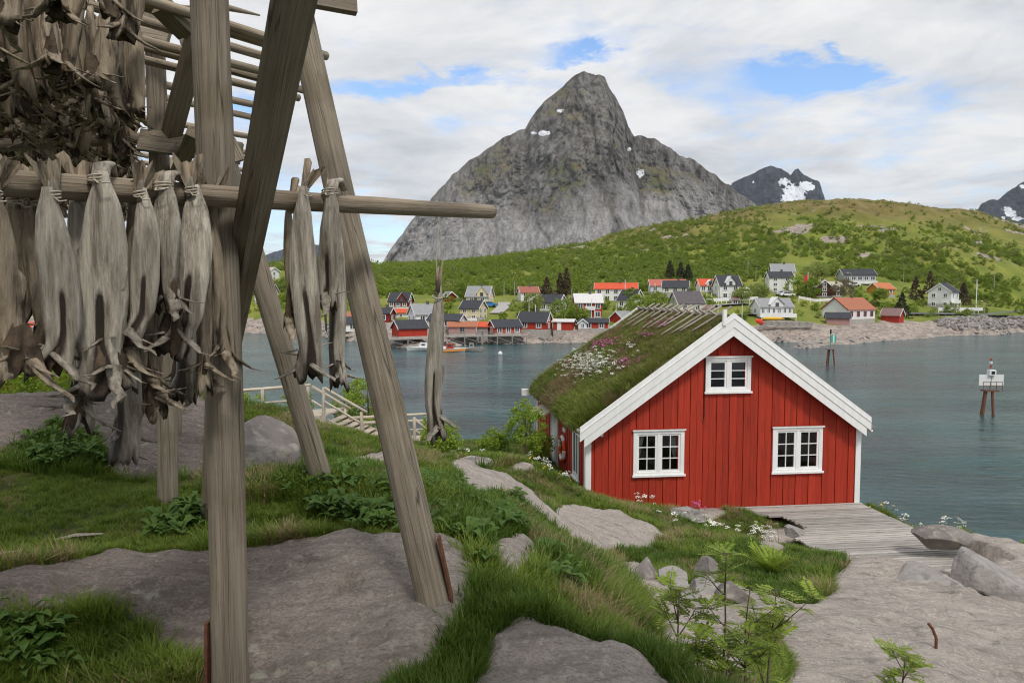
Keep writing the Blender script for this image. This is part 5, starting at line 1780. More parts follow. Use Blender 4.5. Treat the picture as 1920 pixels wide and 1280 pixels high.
VH('house', 'white house with red roof and arched white dormer', 1326, 550, 217, 5.4, 5.2, 2.4, 1.7, 0, V_WHITE, R_RED, win=(3, 1), gwin=0, dormer=(.2, 2.4, 1.5), chimney=False)
VH('house', 'pale blue-white house with long faded red roof behind a yellow one', 1250, 550, 228, 10.6, 6.0, 2.4, 1.8, -3, paint('pale_blue', (.62, .68, .74)), pm('faded_red_roof', (.42, .12, .085), (.50, .16, .11), scale=2), win=(4, 1), gwin=0, chimney=False)
VH('house', 'yellow-cream house with dark slate roof below the long faded red roof', 1267, 551, 212, 7.0, 5.4, 1.9, 1.8, -16, V_CREAM2, R_DARK, win=(3, 1), gwin=1)
VH('house', 'white two-storey house with bright orange-red roof on the slope', 1155, 566, 216, 12.0, 6.2, 3.8, 1.6, -9, V_WHITE, R_RED, win=(5, 2), gwin=1, base=.4)
VH('house', 'white house with black roof half hidden by trees under the orange roof', 1183, 581, 204, 5.0, 6.0, 2.8, 2.6, -38, V_WHITE, R_DARK, win=(2, 1), gwin=1)
VH('house', 'red two-storey house with pale roof and white balcony', 1101, 598, 189, 6.6, 6.0, 4.2, 2.1, 3, V_RED, R_PALE, win=(3, 2), gwin=1, balcony=(-1.2, 1.4, 2.4, .8), wsize=(1.1, 1.2))
VH('house', 'white house with black roof among garden bushes beside the red two-storey one', 1036, 586, 195, 5.8, 5.2, 2.6, 2.0, -28, V_WHITE, R_DARK, win=(2, 1), gwin=1)
VH('house', 'white house with brick-brown roof beside a dark spruce', 990, 567, 215, 5.2, 5.4, 2.9, 1.6, 10, V_WHITE, pm('brick_roof', (.30, .10, .075), (.36, .13, .09), scale=2), win=(2, 2), gwin=1)
VH('house', 'large cream house with grey roof and cross gable on the slope', 900, 574, 208, 6.4, 5.6, 2.8, 2.7, -14, V_CREAM, R_GREY, win=(2, 1), gwin=1, dormer=(1.4, 2.8, 2.6))
VH('house', 'cream two-storey house with black roof and outdoor stair', 888, 601, 188, 5.2, 5.0, 3.1, 1.9, -24, V_CREAM, R_DARK, win=(2, 2), gwin=2, base=.9, wsize=(.8, .7))
VH('house', 'dark red house with twin white-edged gables on the slope', 752, 578, 205, 5.6, 4.6, 2.0, 2.2, -12, V_DKRED, R_DARK, win=(3, 1), gwin=1, dormer=(1.2, 2.2, 2.2))
VH('shed', 'small white shed with bright red roof below the twin-gabled house', 756, 597, 190, 4.2, 3.0, 1.5, .8, -12, V_WHITE, R_RED, win=(1, 1), gwin=1, base=.1, chimney=False, wsize=(.6, .5))
VH('house', 'white gable-fronted house with grey roof behind the quay', 797, 609, 177, 6.6, 6.6, 2.5, 2.3, 24, V_WHITE, R_GREY, win=(2, 1), gwin=2, chimney=True)
VH('house', 'low white house with black roof just behind the weathered quay sheds', 838, 616, 173, 7.8, 5.0, 1.9, 1.3, -16, V_WHITE, R_DARK, win=(4, 1), gwin=1, chimney=False)
VH('boathouse', 'red boathouse with open white-framed door at the end of the quay', 768, 632, 161, 6.6, 4.4, 1.9, 1.6, 30, V_RED, R_DARK, win=(0, 1), gwin=0, base=.1, chimney=False)
VH('quay_shed', 'long faded pink-grey quay shed with rust-coloured roof', 867, 626, 171, 6.2, 4.0, 1.7, .9, 3, V_PINK, R_RUST, win=(1, 1), gwin=0, base=.05, chimney=False, trim=V_OLD)
VH('quay_shed', 'small grey shed with orange tile roof squeezed between quay buildings', 905, 624, 174, 2.6, 3.4, 1.5, .9, 0, V_OLD, R_RED, win=(0, 1), gwin=0, base=.05, chimney=False, trim=V_OLD)
VH('cabin', 'red cabin with white gable end on the long timber quay', 946, 626, 171, 6.6, 4.4, 1.6, 1.5, 24, V_RED, R_DARK, win=(3, 1), gwin=1, base=.05, chimney=False)
VH('cabin', 'bright red waterfront cabin with large black roof above the pale rock', 1003, 620, 175, 7.0, 5.0, 2.1, 2.1, -20, V_RED, R_DARK, win=(2, 1), gwin=1, base=.3)
VH('shed', 'red flat-roofed shed with white doors beside the waterfront cabin', 1058, 620, 177, 4.6, 4.0, 2.1, .5, -14, V_RED, R_PALE, win=(0, 1), gwin=0, base=.1, chimney=False, door=-.9)
VH('cabin', 'low red cabin with dark roof and white porch on the pale rock', 1115, 616, 180, 6.2, 3.6, 1.5, .8, -4, V_RED, R_DARK, win=(2, 1), gwin=1, base=.1, chimney=False)
VH('porch', 'white gabled porch joined to the low red waterfront cabin', 1091, 616.5, 178, 2.0, 2.0, 1.5, .8, 4, V_WHITE, R_DARK, ridge='y', win=(1, 1), gwin=0, base=.1, chimney=False, wsize=(.6, .8))
VH('cabin', 'red cabin with grey roof and broad white bargeboards behind the turf roof', 1168, 608, 184, 5.0, 4.4, 1.4, 1.7, 40, V_RED, R_GREY, win=(1, 1), gwin=0, base=.1, chimney=False)
VH('house', 'tall plain white house with black roof among garden trees', 1460, 548, 234, 7.2, 6.0, 4.7, 1.7, -6, V_WHITE, R_DARK, win=(2, 3), gwin=1, wsize=(.9, .8))
VH('house', 'white house with light grey roof rising behind the tall white one', 1465, 541, 248, 7.0, 7.0, 5.6, 2.6, -10, V_WHITE, R_GREY, win=(0, 1), gwin=0)
VH('house', 'dark brown house with tan roof and white-framed windows', 1542, 558, 222, 4.4, 6.0, 3.2, 1.9, -12, V_BROWN, R_TAN, ridge='y', win=(1, 2), gwin=2, wsize=(.9, .9))
VH('house', 'dark brown side wing with tan roof joined to the brown house', 1560, 557, 224, 4.6, 4.6, 3.0, 1.6, -12, V_BROWN, R_TAN, win=(2, 2), gwin=1, wsize=(.7, .8), chimney=False)
VH('house', 'long grey house with dark roof and balcony high on the slope', 1605, 532, 252, 10.6, 6.0, 3.0, 1.9, -2, V_GREY, R_DARK, win=(5, 1), gwin=0, balcony=(-5.2, 5.2, .1, 1.6), wsize=(1.3, 1.1))
VH('house', 'ochre orange house with orange tiled roof on the green slope', 1651, 555, 231, 6.6, 4.6, 2.3, 1.7, 24, V_ORANGE, pm('orange_tile', (.48, .15, .06), (.56, .20, .09), scale=2), win=(2, 1), gwin=0, chimney=False)
VH('house', 'white house with pale pink roof on the wooded slope behind the rack', 503, 527, 262, 5.4, 5.4, 3.4, 1.4, -24, V_WHITE, pm('pink_roof', (.50, .38, .34), rough=.8), win=(2, 2), gwin=1)
VH('house', 'white house with black roof seen between brace and leaning leg', 500, 566, 240, 5.4, 5.6, 3.4, 2.2, -8, V_WHITE, R_DARK, win=(1, 1), gwin=1)
VH('boathouse', 'white boathouse standing on piles over the water', 658, 622, 186, 4.4, 5, 2.0, 1.5, 20, V_WHITE, R_DARK, win=(1, 1), gwin=0, base=0, chimney=False)
VH('shed', 'red-brown roofed shed behind the white piled boathouse', 650, 607, 196, 6.0, 4, 2.0, 1.0, 0, V_DKRED, R_RUST, win=(1, 1), gwin=0, chimney=False)
VH('house', 'white house with grey roof beyond the outermost hanging fish', 38, 572, 262, 6.0, 7, 2.6, 2.2, -44, V_WHITE, R_GREY, win=(1, 1), gwin=2)
VH('house', 'small white gabled house beside tall poles behind the hanging fish', 74, 590, 256, 4.0, 5, 2.6, 2.0, -30, V_WHITE, R_GREY, win=(1, 1), gwin=1)
VH('boathouse', 'low white boathouse with red roof at the far shore behind the fish', 45, 626, 246, 9.0, 6, 2.2, 1.5, 0, V_WHITE, R_RED, win=(2, 1), gwin=0, chimney=False)
VH('shed', 'small dark red shed with grey roof alone on the scrubby slope', 842, 567, 214, 2.4, 3.4, 1.7, 1.3, -52, V_DKRED, R_GREY, win=(0, 1), gwin=0, base=.1, chimney=False)
VH('house', 'dark red house wall corner beside the leaning leg', 724, 608, 186, 3.2, 4.0, 2.8, 1.2, -10, V_DKRED, R_DARK, win=(1, 1), gwin=1)
VH('bus_shelter', 'little glazed shelter by the village road', 1377, 572, 204, 1.6, 1.4, 1.5, .5, 0, V_GREY, R_BROWN, win=(1, 1), gwin=0, base=.05, chimney=False, wsize=(1.1, .9))

# the red cabin just beyond the rock, below the hanging fish
VH('cabin', 'red cabin with broad white bargeboards in the bushes below the hanging fish', 74, 740, 24, 4.0, 3.6, .25, 1.15, 38, V_DKRED, R_PALE, ridge='y', win=(0, 1), gwin=0, base=0, chimney=False)

# ---- quays on piles
def quay(label, pts, z, width, step=3.0, rail=True):
    q = empty('timber_quay', P(*pts[0]), 0, label, 'quay')
    o = Vector(q.location)
    W = [PZ(u, v, z) if Y is None else Vector((P(u, v, Y).x, P(u, v, Y).y, z)) for (u, v, Y) in pts]
    for a, c in zip(W[:-1], W[1:]):
        d = (c - a); L = d.length; d.normalize()
        nrm = Vector((-d.y, d.x, 0))
        b = MB()
        e = [a, c, c + nrm * width, a + nrm * width]
        b.poly([tuple(x - o + Vector((0, 0, .0))) for x in e]); b.poly([tuple(x - o - Vector((0, 0, .25))) for x in reversed(e)])
        for i in range(4):
            x, y = e[i] - o, e[(i + 1) % 4] - o
            b.quad(x - Vector((0, 0, .25)), y - Vector((0, 0, .25)), y, x)
        b.build('deck', PIER, q)
        n = max(2, int(L / step))
        for i in range(n + 1):
            p = a + d * (L * i / n)
            for k_ in (0.15, width - .2):
                t = p + nrm * k_ - o
                MB().tube([(t.x, t.y, -2.5 - o.z), (t.x, t.y, z - o.z - .2)], .13, 6).build('pile', PIER, q)
            if i < n:
                t1, t2 = p + nrm * .15 - o, a + d * (L * (i + 1) / n) + nrm * .15 - o
                MB().tube([(t1.x, t1.y, z - o.z - .4), (t2.x, t2.y, .3 - o.z)], .06, 5).build('cross_brace', PIER, q)
            if rail:
                t = p - o
                MB().box(t.x - .05, t.x + .05, t.y - .05, t.y + .05, z - o.z, z - o.z + 1.0).build('rail_post', PIER, q)
        if rail:
            for hz in (.55, .95):
                MB().tube([tuple(a - o + Vector((0, 0, hz))), tuple(c - o + Vector((0, 0, hz)))], .05, 5).build('rail', PIER, q)
    return q


quay('long grey timber quay on piles below the faded sheds and red cabin', [(815, 0, 163), (905, 0, 167), (990, 0, 171)], 1.9, 4.5) if False else None
q1 = [(838, 634, 166), (905, 634, 168), (988, 631, 170)]
quay('long grey timber quay on piles below the faded sheds and red cabin', q1, 2.0, 4.0)
quay('short timber quay on piles carrying the red boathouse with the open door', [(730, 640, 157), (800, 640, 161)], 1.9, 6.0, rail=False)
quay('low walkway on piles between the boats and the sheds', [(800, 641, 160), (845, 640, 163)], 1.3, 2.5, rail=False)
quay('small piled platform under the white boathouse', [(640, 634, 181), (684, 634, 183)], 1.2, 5.0, step=1.8, rail=False)


# ---- boats
def boat(label, u, v, Y, L, hull, cabin, rot, stripe=None, mast=True):
    p = PZ(u, v, 0)
    b0 = empty('fishing_boat', (p.x, p.y, 0), math.radians(rot), label, 'boat')
    n, m = 15, 9
    V = []
    for i in range(n):
        t = i / (n - 1)
        w = L * .17 * (1 - max(0, (t - .45) / .55) ** 2.2) * (.82 + .18 * min(1, t * 4))
        sheer = .62 + .55 * max(0, t - .4) ** 1.6 + .05 * (1 - t)
        for j in range(m):
            s = j / (m - 1) * 2 - 1
            x = -L / 2 + L * t + (.10 * L * abs(0) if False else 0)
            depth = -.35 + (sheer + .35) * abs(s) ** 1.7
            V.append((x + (.10 * L * max(0, t - .8) * 2) * abs(s) ** 2, w * (abs(s) ** .55) * (1 if s >= 0 else -1), depth))
    hb = link('hull', grid_mesh('hull', np.array(V), n, m), hull, b0)
    dk = MB()
    for i in range(n - 1):
        a, c = i * m, (i + 1) * m
        f = lambda q, zz=-.08: (q[0], q[1] * .98, q[2] + zz)
        dk.quad(f(V[a]), f(V[c]), f(V[c + m - 1]), f(V[a + m - 1]))
    dk.quad(V[0], V[m - 1], (V[m - 1][0], V[m - 1][1] * .3, -.3), (V[0][0], V[0][1] * .3, -.3))
    dk.build('deck', V_WHITE, b0)
    cbn = MB(); cbn.prism([(-.02 * L, .5), (.20 * L, .5), (.16 * L, 1.55), (.0, 1.6)], 'y', -L * .09, L * .09)
    cw = cbn.build('wheelhouse', cabin, b0)
    MB().box(.03 * L, .12 * L, -L * .09 - .02, L * .09 + .02, 1.05, 1.4).build('window', V_GLASS, cw)
    if stripe:
        st = MB()
        for sgn in (0, m - 1):
            for i in range(n - 1):
                a, c = Vector(V[i * m + sgn]), Vector(V[(i + 1) * m + sgn])
                e = Vector((0, .03 if sgn else -.03, 0))
                st.quad(a + e - Vector((0, 0, .60)), c + e - Vector((0, 0, .60)), c + e - Vector((0, 0, .22)), a + e - Vector((0, 0, .22)))
        st.build('stripe', stripe, b0)
    if mast:
        MB().tube([(-.1 * L, 0, .5), (-.1 * L, 0, 3.2)], .05, 6).build('mast', V_WHITE, b0)
        MB().tube([(-.1 * L, 0, 1.0), (-.38 * L, 0, 2.2)], .04, 5).build('boom', V_WHITE, b0)
    return b0


boat('white cabin boat moored by the boathouse quay, partly behind the lone fish', 800, 657, 0, 7.8, V_WHITE, V_WHITE, 176)
boat('white fishing boat with orange waterline band and red gear on deck', 838, 659, 0, 7.0, V_WHITE, V_RED, 4, stripe=pm('boat_orange', (.70, .28, .05), rough=.5))
boat('small open skiff with outboard motor beside the fishing boat', 880, 658, 0, 5.4, PIER, V_OLD, 2, mast=False)
by = PZ(938, 665, 0)
bu = MB(); bm_ = bmesh.new(); bmesh.ops.create_uvsphere(bm_, u_segments=20, v_segments=14, radius=.42)
for vv in bm_.verts:
    if vv.co.z > .3: vv.co.z += (vv.co.z - .3) * .8
me = bpy.data.meshes.new('buoy'); bm_.to_mesh(me); bm_.free()
me.polygons.foreach_set('use_smooth', [True] * len(me.polygons))
o = link('mooring_buoy', me, V_WHITE); o.location = (by.x, by.y, .2)
tag(o, 'round white mooring buoy floating off the quay', 'buoy')


# ---- two navigation marks on piles
def beacon(label, u, vfoot, top_v, legs, sign):
    p = PZ(u, vfoot, 0)
    px_m = F_PX / p.y
    H = (vfoot - top_v) / px_m
    r = empty('navigation_beacon', (p.x, p.y, 0), 0, label, 'beacon')
    hp = H * .42
    rust = RED_RUST
    for (dx, dy) in legs:
        MB().tube([(dx, dy, -2), (dx * .45, dy * .45, hp)], .12, 8).build('leg', rust, r)
    MB().box(-.62, .62, -.5, .5, hp, hp + .10).build('platform', rust, r)
    MB().tube([(0, 0, hp), (0, 0, H * .97)], .07, 8).build('mast', STEEL, r)
    if sign == 'boards':
        for (x0, x1, a) in ((-1.15, -.05, .25), (.05, 1.2, -.3)):
            s = MB().box(x0, x1, -.16 + (.0 if x0 < 0 else .03), -.12 + (.0 if x0 < 0 else .03), hp + .55, hp + 1.6).build('panel', V_WHITE, r)
        for zz in (hp + .55, hp + .95):
            MB().tube([(-.95, -.5, zz), (.85, -.5, zz)], .025, 5).build('guard_rail', rust, r)
        for xx in (-.95, -.3, .3, .85):
            MB().tube([(xx, -.5, hp), (xx, -.5, hp + .95)], .025, 5).build('guard_rail', rust, r)
        bx = MB().box(-.30, .30, -.4, .1, hp + 1.55, hp + 2.05).build('lamp_box', V_WHITE, r)
        MB().box(-.16, .16, -.43, -.401, hp + 1.66, hp + 1.94).build('lens', BLACK, bx)
        MB().tube([(0, 0, H * .84), (0, 0, H * .88)], .10, 8).build('band', V_RED, r)
        MB().tube([(0, 0, H * .97), (0, 0, H)], .09, 8).build('lantern', V_RED, r)
        MB().tube([(0, 0, H * .91), (0, 0, H * .95)], .13, 8).build('lantern_base', V_WHITE, r)
    else:
        gp = pm('signal_green', (.02, .42, .30), rough=.5)
        for i, c in enumerate((gp, V_WHITE, gp)):
            MB().box(.05 + .26 * i, .05 + .26 * (i + 1) - .004, -.16, -.12, H * .62, H * .62 + 1.25).build('panel', c, r)
        MB().tube([(0, 0, H * .88), (0, 0, H)], .14, 8).build('lantern', BLACK, r)
        MB().tube([(-.1, -.45, .2), (-.1, -.45, hp)], .04, 5).build('ladder', gp, r)
    return r


beacon('rusty-legged sea mark with white panels, lamp box and red-banded mast', 1854, 777, 671, ((-1.1, -.5), (-.6, .6), (.1, -.7), (.75, .3)), 'boards')
beacon('rusty three-legged sea mark with green and white striped panel', 1556, 683, 617, ((-.85, -.3), (-.1, .6), (.85, -.3)), 'stripes')

# ---- poles, flagpoles
def pole(label, u, vt, vb, Y, r, mat, group, arm=False, flag=False):
    p, t = P(u, vb, Y), P(u, vt, Y)
    o = empty('flagpole' if 'flag' in label else 'utility_pole', p, 0, label, 'pole', group)
    MB().tube([(0, 0, -1), (0, 0, t.z - p.z)], [r, r * .7], 8).build('shaft', mat, o)
    h = t.z - p.z
    if arm:
        MB().tube([(0, 0, h), (-1.1, -.2, h + .15)], .05, 5).build('lamp_arm', mat, o)
        MB().box(-1.5, -.9, -.3, -.1, h + .1, h + .25).build('lamp_head', V_WHITE, o)
    if flag:
        b = MB()
        for i in range(6):
            x0, x1 = -.05 - i * .17, -.05 - (i + 1) * .17
            b.quad((x0, .1 * math.sin(i), h - 2.4 - i * .15), (x1, .1 * math.sin(i + 1), h - 2.55 - i * .15), (x1, .1 * math.sin(i + 1), h - .55 - i * .2), (x0, .1 * math.sin(i), h - .4 - i * .2))
        b.build('flag', pm('flag_red', (.62, .03, .05), (.8, .75, .75), scale=1.2, lo=.62, hi=.64), o)
    return o


for (u, vt, vb, Y) in ((945, 529, 562, 214), (965, 527, 568, 212), (1402, 489, 515, 262), (1417, 502, 526, 258), (1694, 510, 530, 262), (1864, 512, 534, 262), (934, 467, 488, 352), (1072, 540, 562, 208), (1108, 538, 566, 208), (118, 570, 612, 252), (104, 570, 612, 252)):
    pole('thin grey utility pole standing on the green slope', u, vt, vb, Y, .13, PIER, 'utility poles on the slope')
for (u, vt, vb, Y) in ((1228, 530, 556, 206), (1325, 542, 570, 203), (1334, 548, 582, 200), (1346, 545, 598, 186), (992, 556, 584, 190), (1004, 571, 584, 189), (1172, 524, 548, 214), (1155, 569, 595, 186), (777, 568, 590, 196)):
    pole('white painted pole among the village houses', u, vt, vb, Y, .10, TRIM, 'white poles among the houses')
pole('tall white flagpole beside the white roadside fence', 1830, 524, 576, 228, .16, TRIM, 'flagpoles')
pole('flagpole with limp red flag in the garden of the brown house', 1514, 510, 556, 222, .12, TRIM, 'flagpoles', flag=True)
pole('slim flagpole with small red pennant near the balconied house on posts', 1391, 570, 606, 187, .09, TRIM, 'flagpoles', flag=False)
pole('street lamp by the road above the rock armour', 1846, 565, 594, 219, .12, PIER, 'street lamps', arm=True)
pole('street lamp in front of the long grey house', 1595, 512, 540, 236, .12, PIER, 'street lamps', arm=True)
pole('tall white flagpole rising in front of the red two-storey house', 1108.5, 560, 597, 186, .09, TRIM, 'flagpoles')


# ---- road, fences, walls, cars
def ribbon(name, px, width, mat, dz=.15, kind='structure', parent=None):
    pts = [P(*q) for q in px]
    V = []
    n = len(pts)
    for i, p in enumerate(pts):
        d = (pts[min(i + 1, n - 1)] - pts[max(i - 1, 0)]); d.z = 0; d.normalize()
        nn = Vector((-d.y, d.x, 0)) * width / 2
        zc = float(far_z(p.x, p.y)) + dz
        V += [(p.x + nn.x, p.y + nn.y, zc), (p.x - nn.x, p.y - nn.y, zc)]
    b = MB()
    for i in range(n - 1):
        b.quad(V[2 * i], V[2 * i + 1], V[2 * i + 3], V[2 * i + 2])
    o = b.build(name, mat, parent)
    if parent is None:
        tag(o, kind=kind)
    return o


ASPH = pm('road_asphalt', (.13, .13, .135), (.18, .18, .18), scale=2, rough=.9)
ribbon('road', [(1690, 588, 219), (1760, 589, 219), (1840, 591, 221), (1920, 590, 240), (2080, 589, 262)], 5, ASPH, .25)
ribbon('road', [(930, 600, 196), (940, 590, 202), (946, 582, 208), (945, 574, 214)], 3.6, pm('gravel_road', (.36, .34, .33), (.44, .42, .40), scale=3, rough=.95), .35)
ribbon('path', [(1310, 584, 199), (1340, 580, 200), (1375, 577, 203), (1400, 575, 206)], 3.6, MATS['gravel_road'], .35)
ribbon('path', [(1360, 592, 192), (1400, 590, 193), (1420, 590, 193)], 2.6, MATS['gravel_road'], .35)
rail_ = empty('guard_rail', P(1690, 589, 216), 0, 'low grey roadside guard rail above the rock armour', 'guard rail')
gp = [Vector((P(u, v, Y).x, P(u, v, Y).y, float(far_z(P(u, v, Y).x, P(u, v, Y).y)))) for (u, v, Y) in ((1690, 589, 216), (1760, 590, 216), (1840, 592, 218), (1920, 591, 236), (2000, 590, 248))]
for a, c in zip(gp[:-1], gp[1:]):
    o_ = Vector(rail_.location)
    b = MB(); b.quad(a - o_ + Vector((0, 0, .55)), c - o_ + Vector((0, 0, .55)), c - o_ + Vector((0, 0, .95)), a - o_ + Vector((0, 0, .95))); b.build('beam', STEEL, rail_)
    for i in range(6):
        p = a.lerp(c, i / 6) - o_
        MB().box(p.x - .06, p.x + .06, p.y + .02, p.y + .14, p.z - 1.2, p.z + .95).build('post', STEEL, rail_)


def fence(label, px, h, gapw=.16, name='picket_fence', mat=TRIM):
    f = empty(name, P(*px[0]), 0, label, 'fence')
    o_ = Vector(f.location)
    for (q0, q1) in zip(px[:-1], px[1:]):
        a, c = P(*q0), P(*q1)
        n = max(2, int((c - a).length / 1.3))
        for i in range(n):
            p0, p1 = a.lerp(c, i / n) - o_, a.lerp(c, (i + .94) / n) - o_
            b = MB(); d = Vector((0, .06, 0))
            b.prism([(0, 0)], 'x', 0, 0) if False else None
            for e in (Vector((0, 0, 0)), d):
                b.quad(p0 + e + Vector((0, 0, .08)), p1 + e + Vector((0, 0, .08)), p1 + e + Vector((0, 0, h)), p0 + e + Vector((0, 0, h)))
            b.quad(p0 + Vector((0, 0, h)), p1 + Vector((0, 0, h)), p1 + d + Vector((0, 0, h)), p0 + d + Vector((0, 0, h)))
            b.build('fence_panel', mat, f)
            MB().box(p0.x - .08, p0.x + .08, p0.y - .03, p0.y + .13, p0.z - 1.5, p0.z + h + .1).build('fence_post', mat, f)
    return f


fence('white board fence beside the road below the black-roofed white house', [(1760, 583, 222), (1843, 583, 222)], 1.0)
fence('white garden fence in front of the house with the central gable', [(1316, 566, 204), (1380, 564, 205), (1422, 562, 207)], .9)
fence('white garden wall in front of the dark brown house', [(1498, 560, 215), (1530, 566, 214), (1590, 562, 217)], .8)
fence('white fence under the twin-gabled dark red house', [(716, 583, 202), (775, 581, 203)], .7)
fence('white fence beside the cream two-storey house', [(862, 602, 187), (895, 602, 187)], .8)
st_w = ribbon('stone_wall', [(1425, 607, 183), (1465, 608, 183), (1525, 609, 184)], .8, STONE, .9)
for k_ in ('kind',):
    st_w['kind'] = 'thing'
tag(st_w, 'low dry-stone wall on the shore below the balconied house', 'wall')
sw2 = MB()
for i in range(46):
    t = i / 46
    p = P(1425 + 100 * t, 607 + 2 * t, 183)
    for j in range(2):
        sw2.box(p.x - .18, p.x + .17, p.y - .4, p.y + .4, p.z + j * .48 - .3 + RND.uniform(-.05, .05), p.z + j * .48 + .2)
tag(sw2.build('stone_courses', STONE, st_w), kind='stuff')


def car(label, u, v, Y, col, rot):
    p = P(u, v, Y); p.z = max(p.z, float(far_z(p.x, p.y)) + .1)
    c = empty('parked_car', p, math.radians(rot), label, 'car')
    b = MB(); b.prism([(-2.1, .35), (2.1, .35), (2.1, .8), (1.3, .95), (.7, 1.42), (-1.0, 1.45), (-1.7, .98), (-2.1, .9)], 'y', -.85, .85)
    b.build('body', col, c)
    g = MB(); g.prism([(1.15, .97), (.65, 1.36), (-.95, 1.39), (-1.5, 1.0)], 'y', -.87, .87); g.build('window', V_GLASS, c)
    for x in (-1.3, 1.3):
        for y in (-.78, .78):
            MB().tube([(x, y - .1, .33), (x, y + .1, .33)], .33, 12).build('wheel', BLACK, c)


car('blue car parked beside the large cream house', 917, 575, 207, pm('car_blue', (.03, .22, .55), rough=.3), 10)
car('silver car parked below the tall white house', 1467, 557, 224, pm('car_silver', (.42, .44, .46), rough=.3), 5)
car('white car parked beside the silver car below the tall white house', 1476, 558, 222, V_WHITE, -4)
car('white van parked before the long grey house', 1600, 537, 244, V_WHITE, 0)
kay = MB(); kay.tube([(-3, 0, 0), (-1.5, 0, .1), (1.5, 0, .1), (3, 0, 0)], [.05, .38, .38, .05], 8)
o = kay.build('kayak', pm('kayak_yellow', (.75, .45, .03), rough=.5)); kp = P(1449, 600, 184); o.location = (kp.x, kp.y, kp.z + .3)
tag(o, 'long yellow kayak lying beneath the balconied house on posts', 'kayak')
o = kay.build('kayak', pm('kayak_red', (.7, .06, .03), rough=.5)); kp = P(1424, 606, 182); o.location = (kp.x, kp.y, kp.z + .3); o.scale = (.5, 1, 1.6); o.rotation_euler = (0, .3, .5)
tag(o, 'red boat hull tilted beside the stone wall', 'boat')

# rock armour below the road and loose rocks along the far shore
def rock_proto(seed):
    rg = np.random.default_rng(seed)
    bm = bmesh.new(); bmesh.ops.create_icosphere(bm, subdivisions=2, radius=1.0)
    V = np.array([v.co[:] for v in bm.verts])
    for _ in range(8):
        d = rg.normal(size=3); d /= np.linalg.norm(d)
        V = V - np.outer(np.maximum(0, V @ d - rg.uniform(.45, .8)), d)
    V = V * np.array([1, rg.uniform(.7, 1), rg.uniform(.5, .8)])
    for v, c in zip(bm.verts, V): v.co = c
    me = bpy.data.meshes.new('armour_stone'); bm.to_mesh(me); bm.free()
    me.materials.append(pm('armour_rock', (.17, .155, .145), (.36, .33, .30), scale=1.1, rough=.9, rand=.35))
    return me


ARM = proto_collection('armour_proto', [rock_proto(i) for i in range(5)])
rg = np.random.default_rng(4)
yy = rg.uniform(150, 262, 90000); xx = rg.uniform(-.34, .80, 90000) * yy
zz = far_z(xx, yy); uu, vv, _d = proj(xx, yy, zz)
arm = in_poly(uu, vv, [(1755, 599), (1800, 596), (2000, 592), (2000, 614), (1840, 618), (1760, 612)]) & (rg.uniform(size=90000) < .55)
edge_ = (zz > -.3) & (zz < .9) & (rg.uniform(size=90000) < .10) & (fbm(xx * .05, yy * .05, octaves=3, seed=8) > .47)
left_ = in_poly(uu, vv, [(430, 612), (620, 606), (640, 640), (430, 640)]) & (zz < 5) & (rg.uniform(size=90000) < .22)
kp = arm | edge_ | left_
sc_ = np.where(arm, rg.uniform(.45, 1.25, 90000), rg.uniform(.25, .8, 90000))[kp]
scatter('shore_rocks', np.stack([xx, yy, zz], -1)[kp], sc_, ARM, 5, tilt=.5, label='tumbled grey rock armour and loose rocks along the far shore', cat='rocks', seed=21)
print('shore rocks', kp.sum())

# ================================================================== NEAR THINGS: stairs, stones, plants
RAILWOOD = pm('railing_wood', (.42, .36, .28), (.58, .51, .41), scale=2.5, rough=.8, bump=.4, bscale=10, stretch=(8, 8, .7), rand=.10, c3=(.30, .25, .19), s3=1.5)
walk = empty('boardwalk_stairs', P(520, 800, 23), 0, 'pale timber boardwalk with pole railings and steps going down to the water', 'stairs')
WO = Vector(walk.location)


def wk(name, p0, p1, r, seed=0):
    return timber(name, Vector(p0) - WO, Vector(p1) - WO, r, r * .92, RAILWOOD, walk, seed, n=10, rings=5)


def wquad(name, pts, th=.06, mat=RAILWOOD):
    b = MB()
    q = [Vector(p) - WO for p in pts]
    lo = [p - Vector((0, 0, th)) for p in q]
    b.poly(q); b.poly(list(reversed(lo)))
    for i in range(len(q)):
        j = (i + 1) % len(q)
        b.quad(lo[i], lo[j], q[j], q[i])
    return b.build(name, mat, walk)


YW = 24.0
# landing: planks, edge beam
a0, a1 = P(440, 790, YW - .6), P(612, 778, YW)
dz_ = Vector((.25, 1.7, 0))
npl = 16
for i in range(npl):
    s0, s1 = i / npl, (i + .93) / npl
    q0, q1 = a0.lerp(a1, s0), a0.lerp(a1, s1)
    wquad('plank', [q0, q1, q1 + dz_, q0 + dz_], .05)
wquad('edge_beam', [a0 + Vector((0, -.06, -.06)), a1 + Vector((0, -.06, -.06)), a1 + Vector((0, -.01, -.06)), a0 + Vector((0, -.01, -.06))], .24)
for (u, v0, v1, Y) in ((492, 728, 782, YW - .5), (577, 722, 772, YW + 1.6), (607, 726, 830, YW)):
    p, t = P(u, v1, Y), P(u, v0, Y)
    wk('post', down(p, .3), t, .055, u)
wk('rail', P(380, 738, YW - .8), P(582, 721, YW + .4), .055, 3)
wk('rail', P(380, 764, YW - .8), P(582, 748, YW + .4), .035, 4)
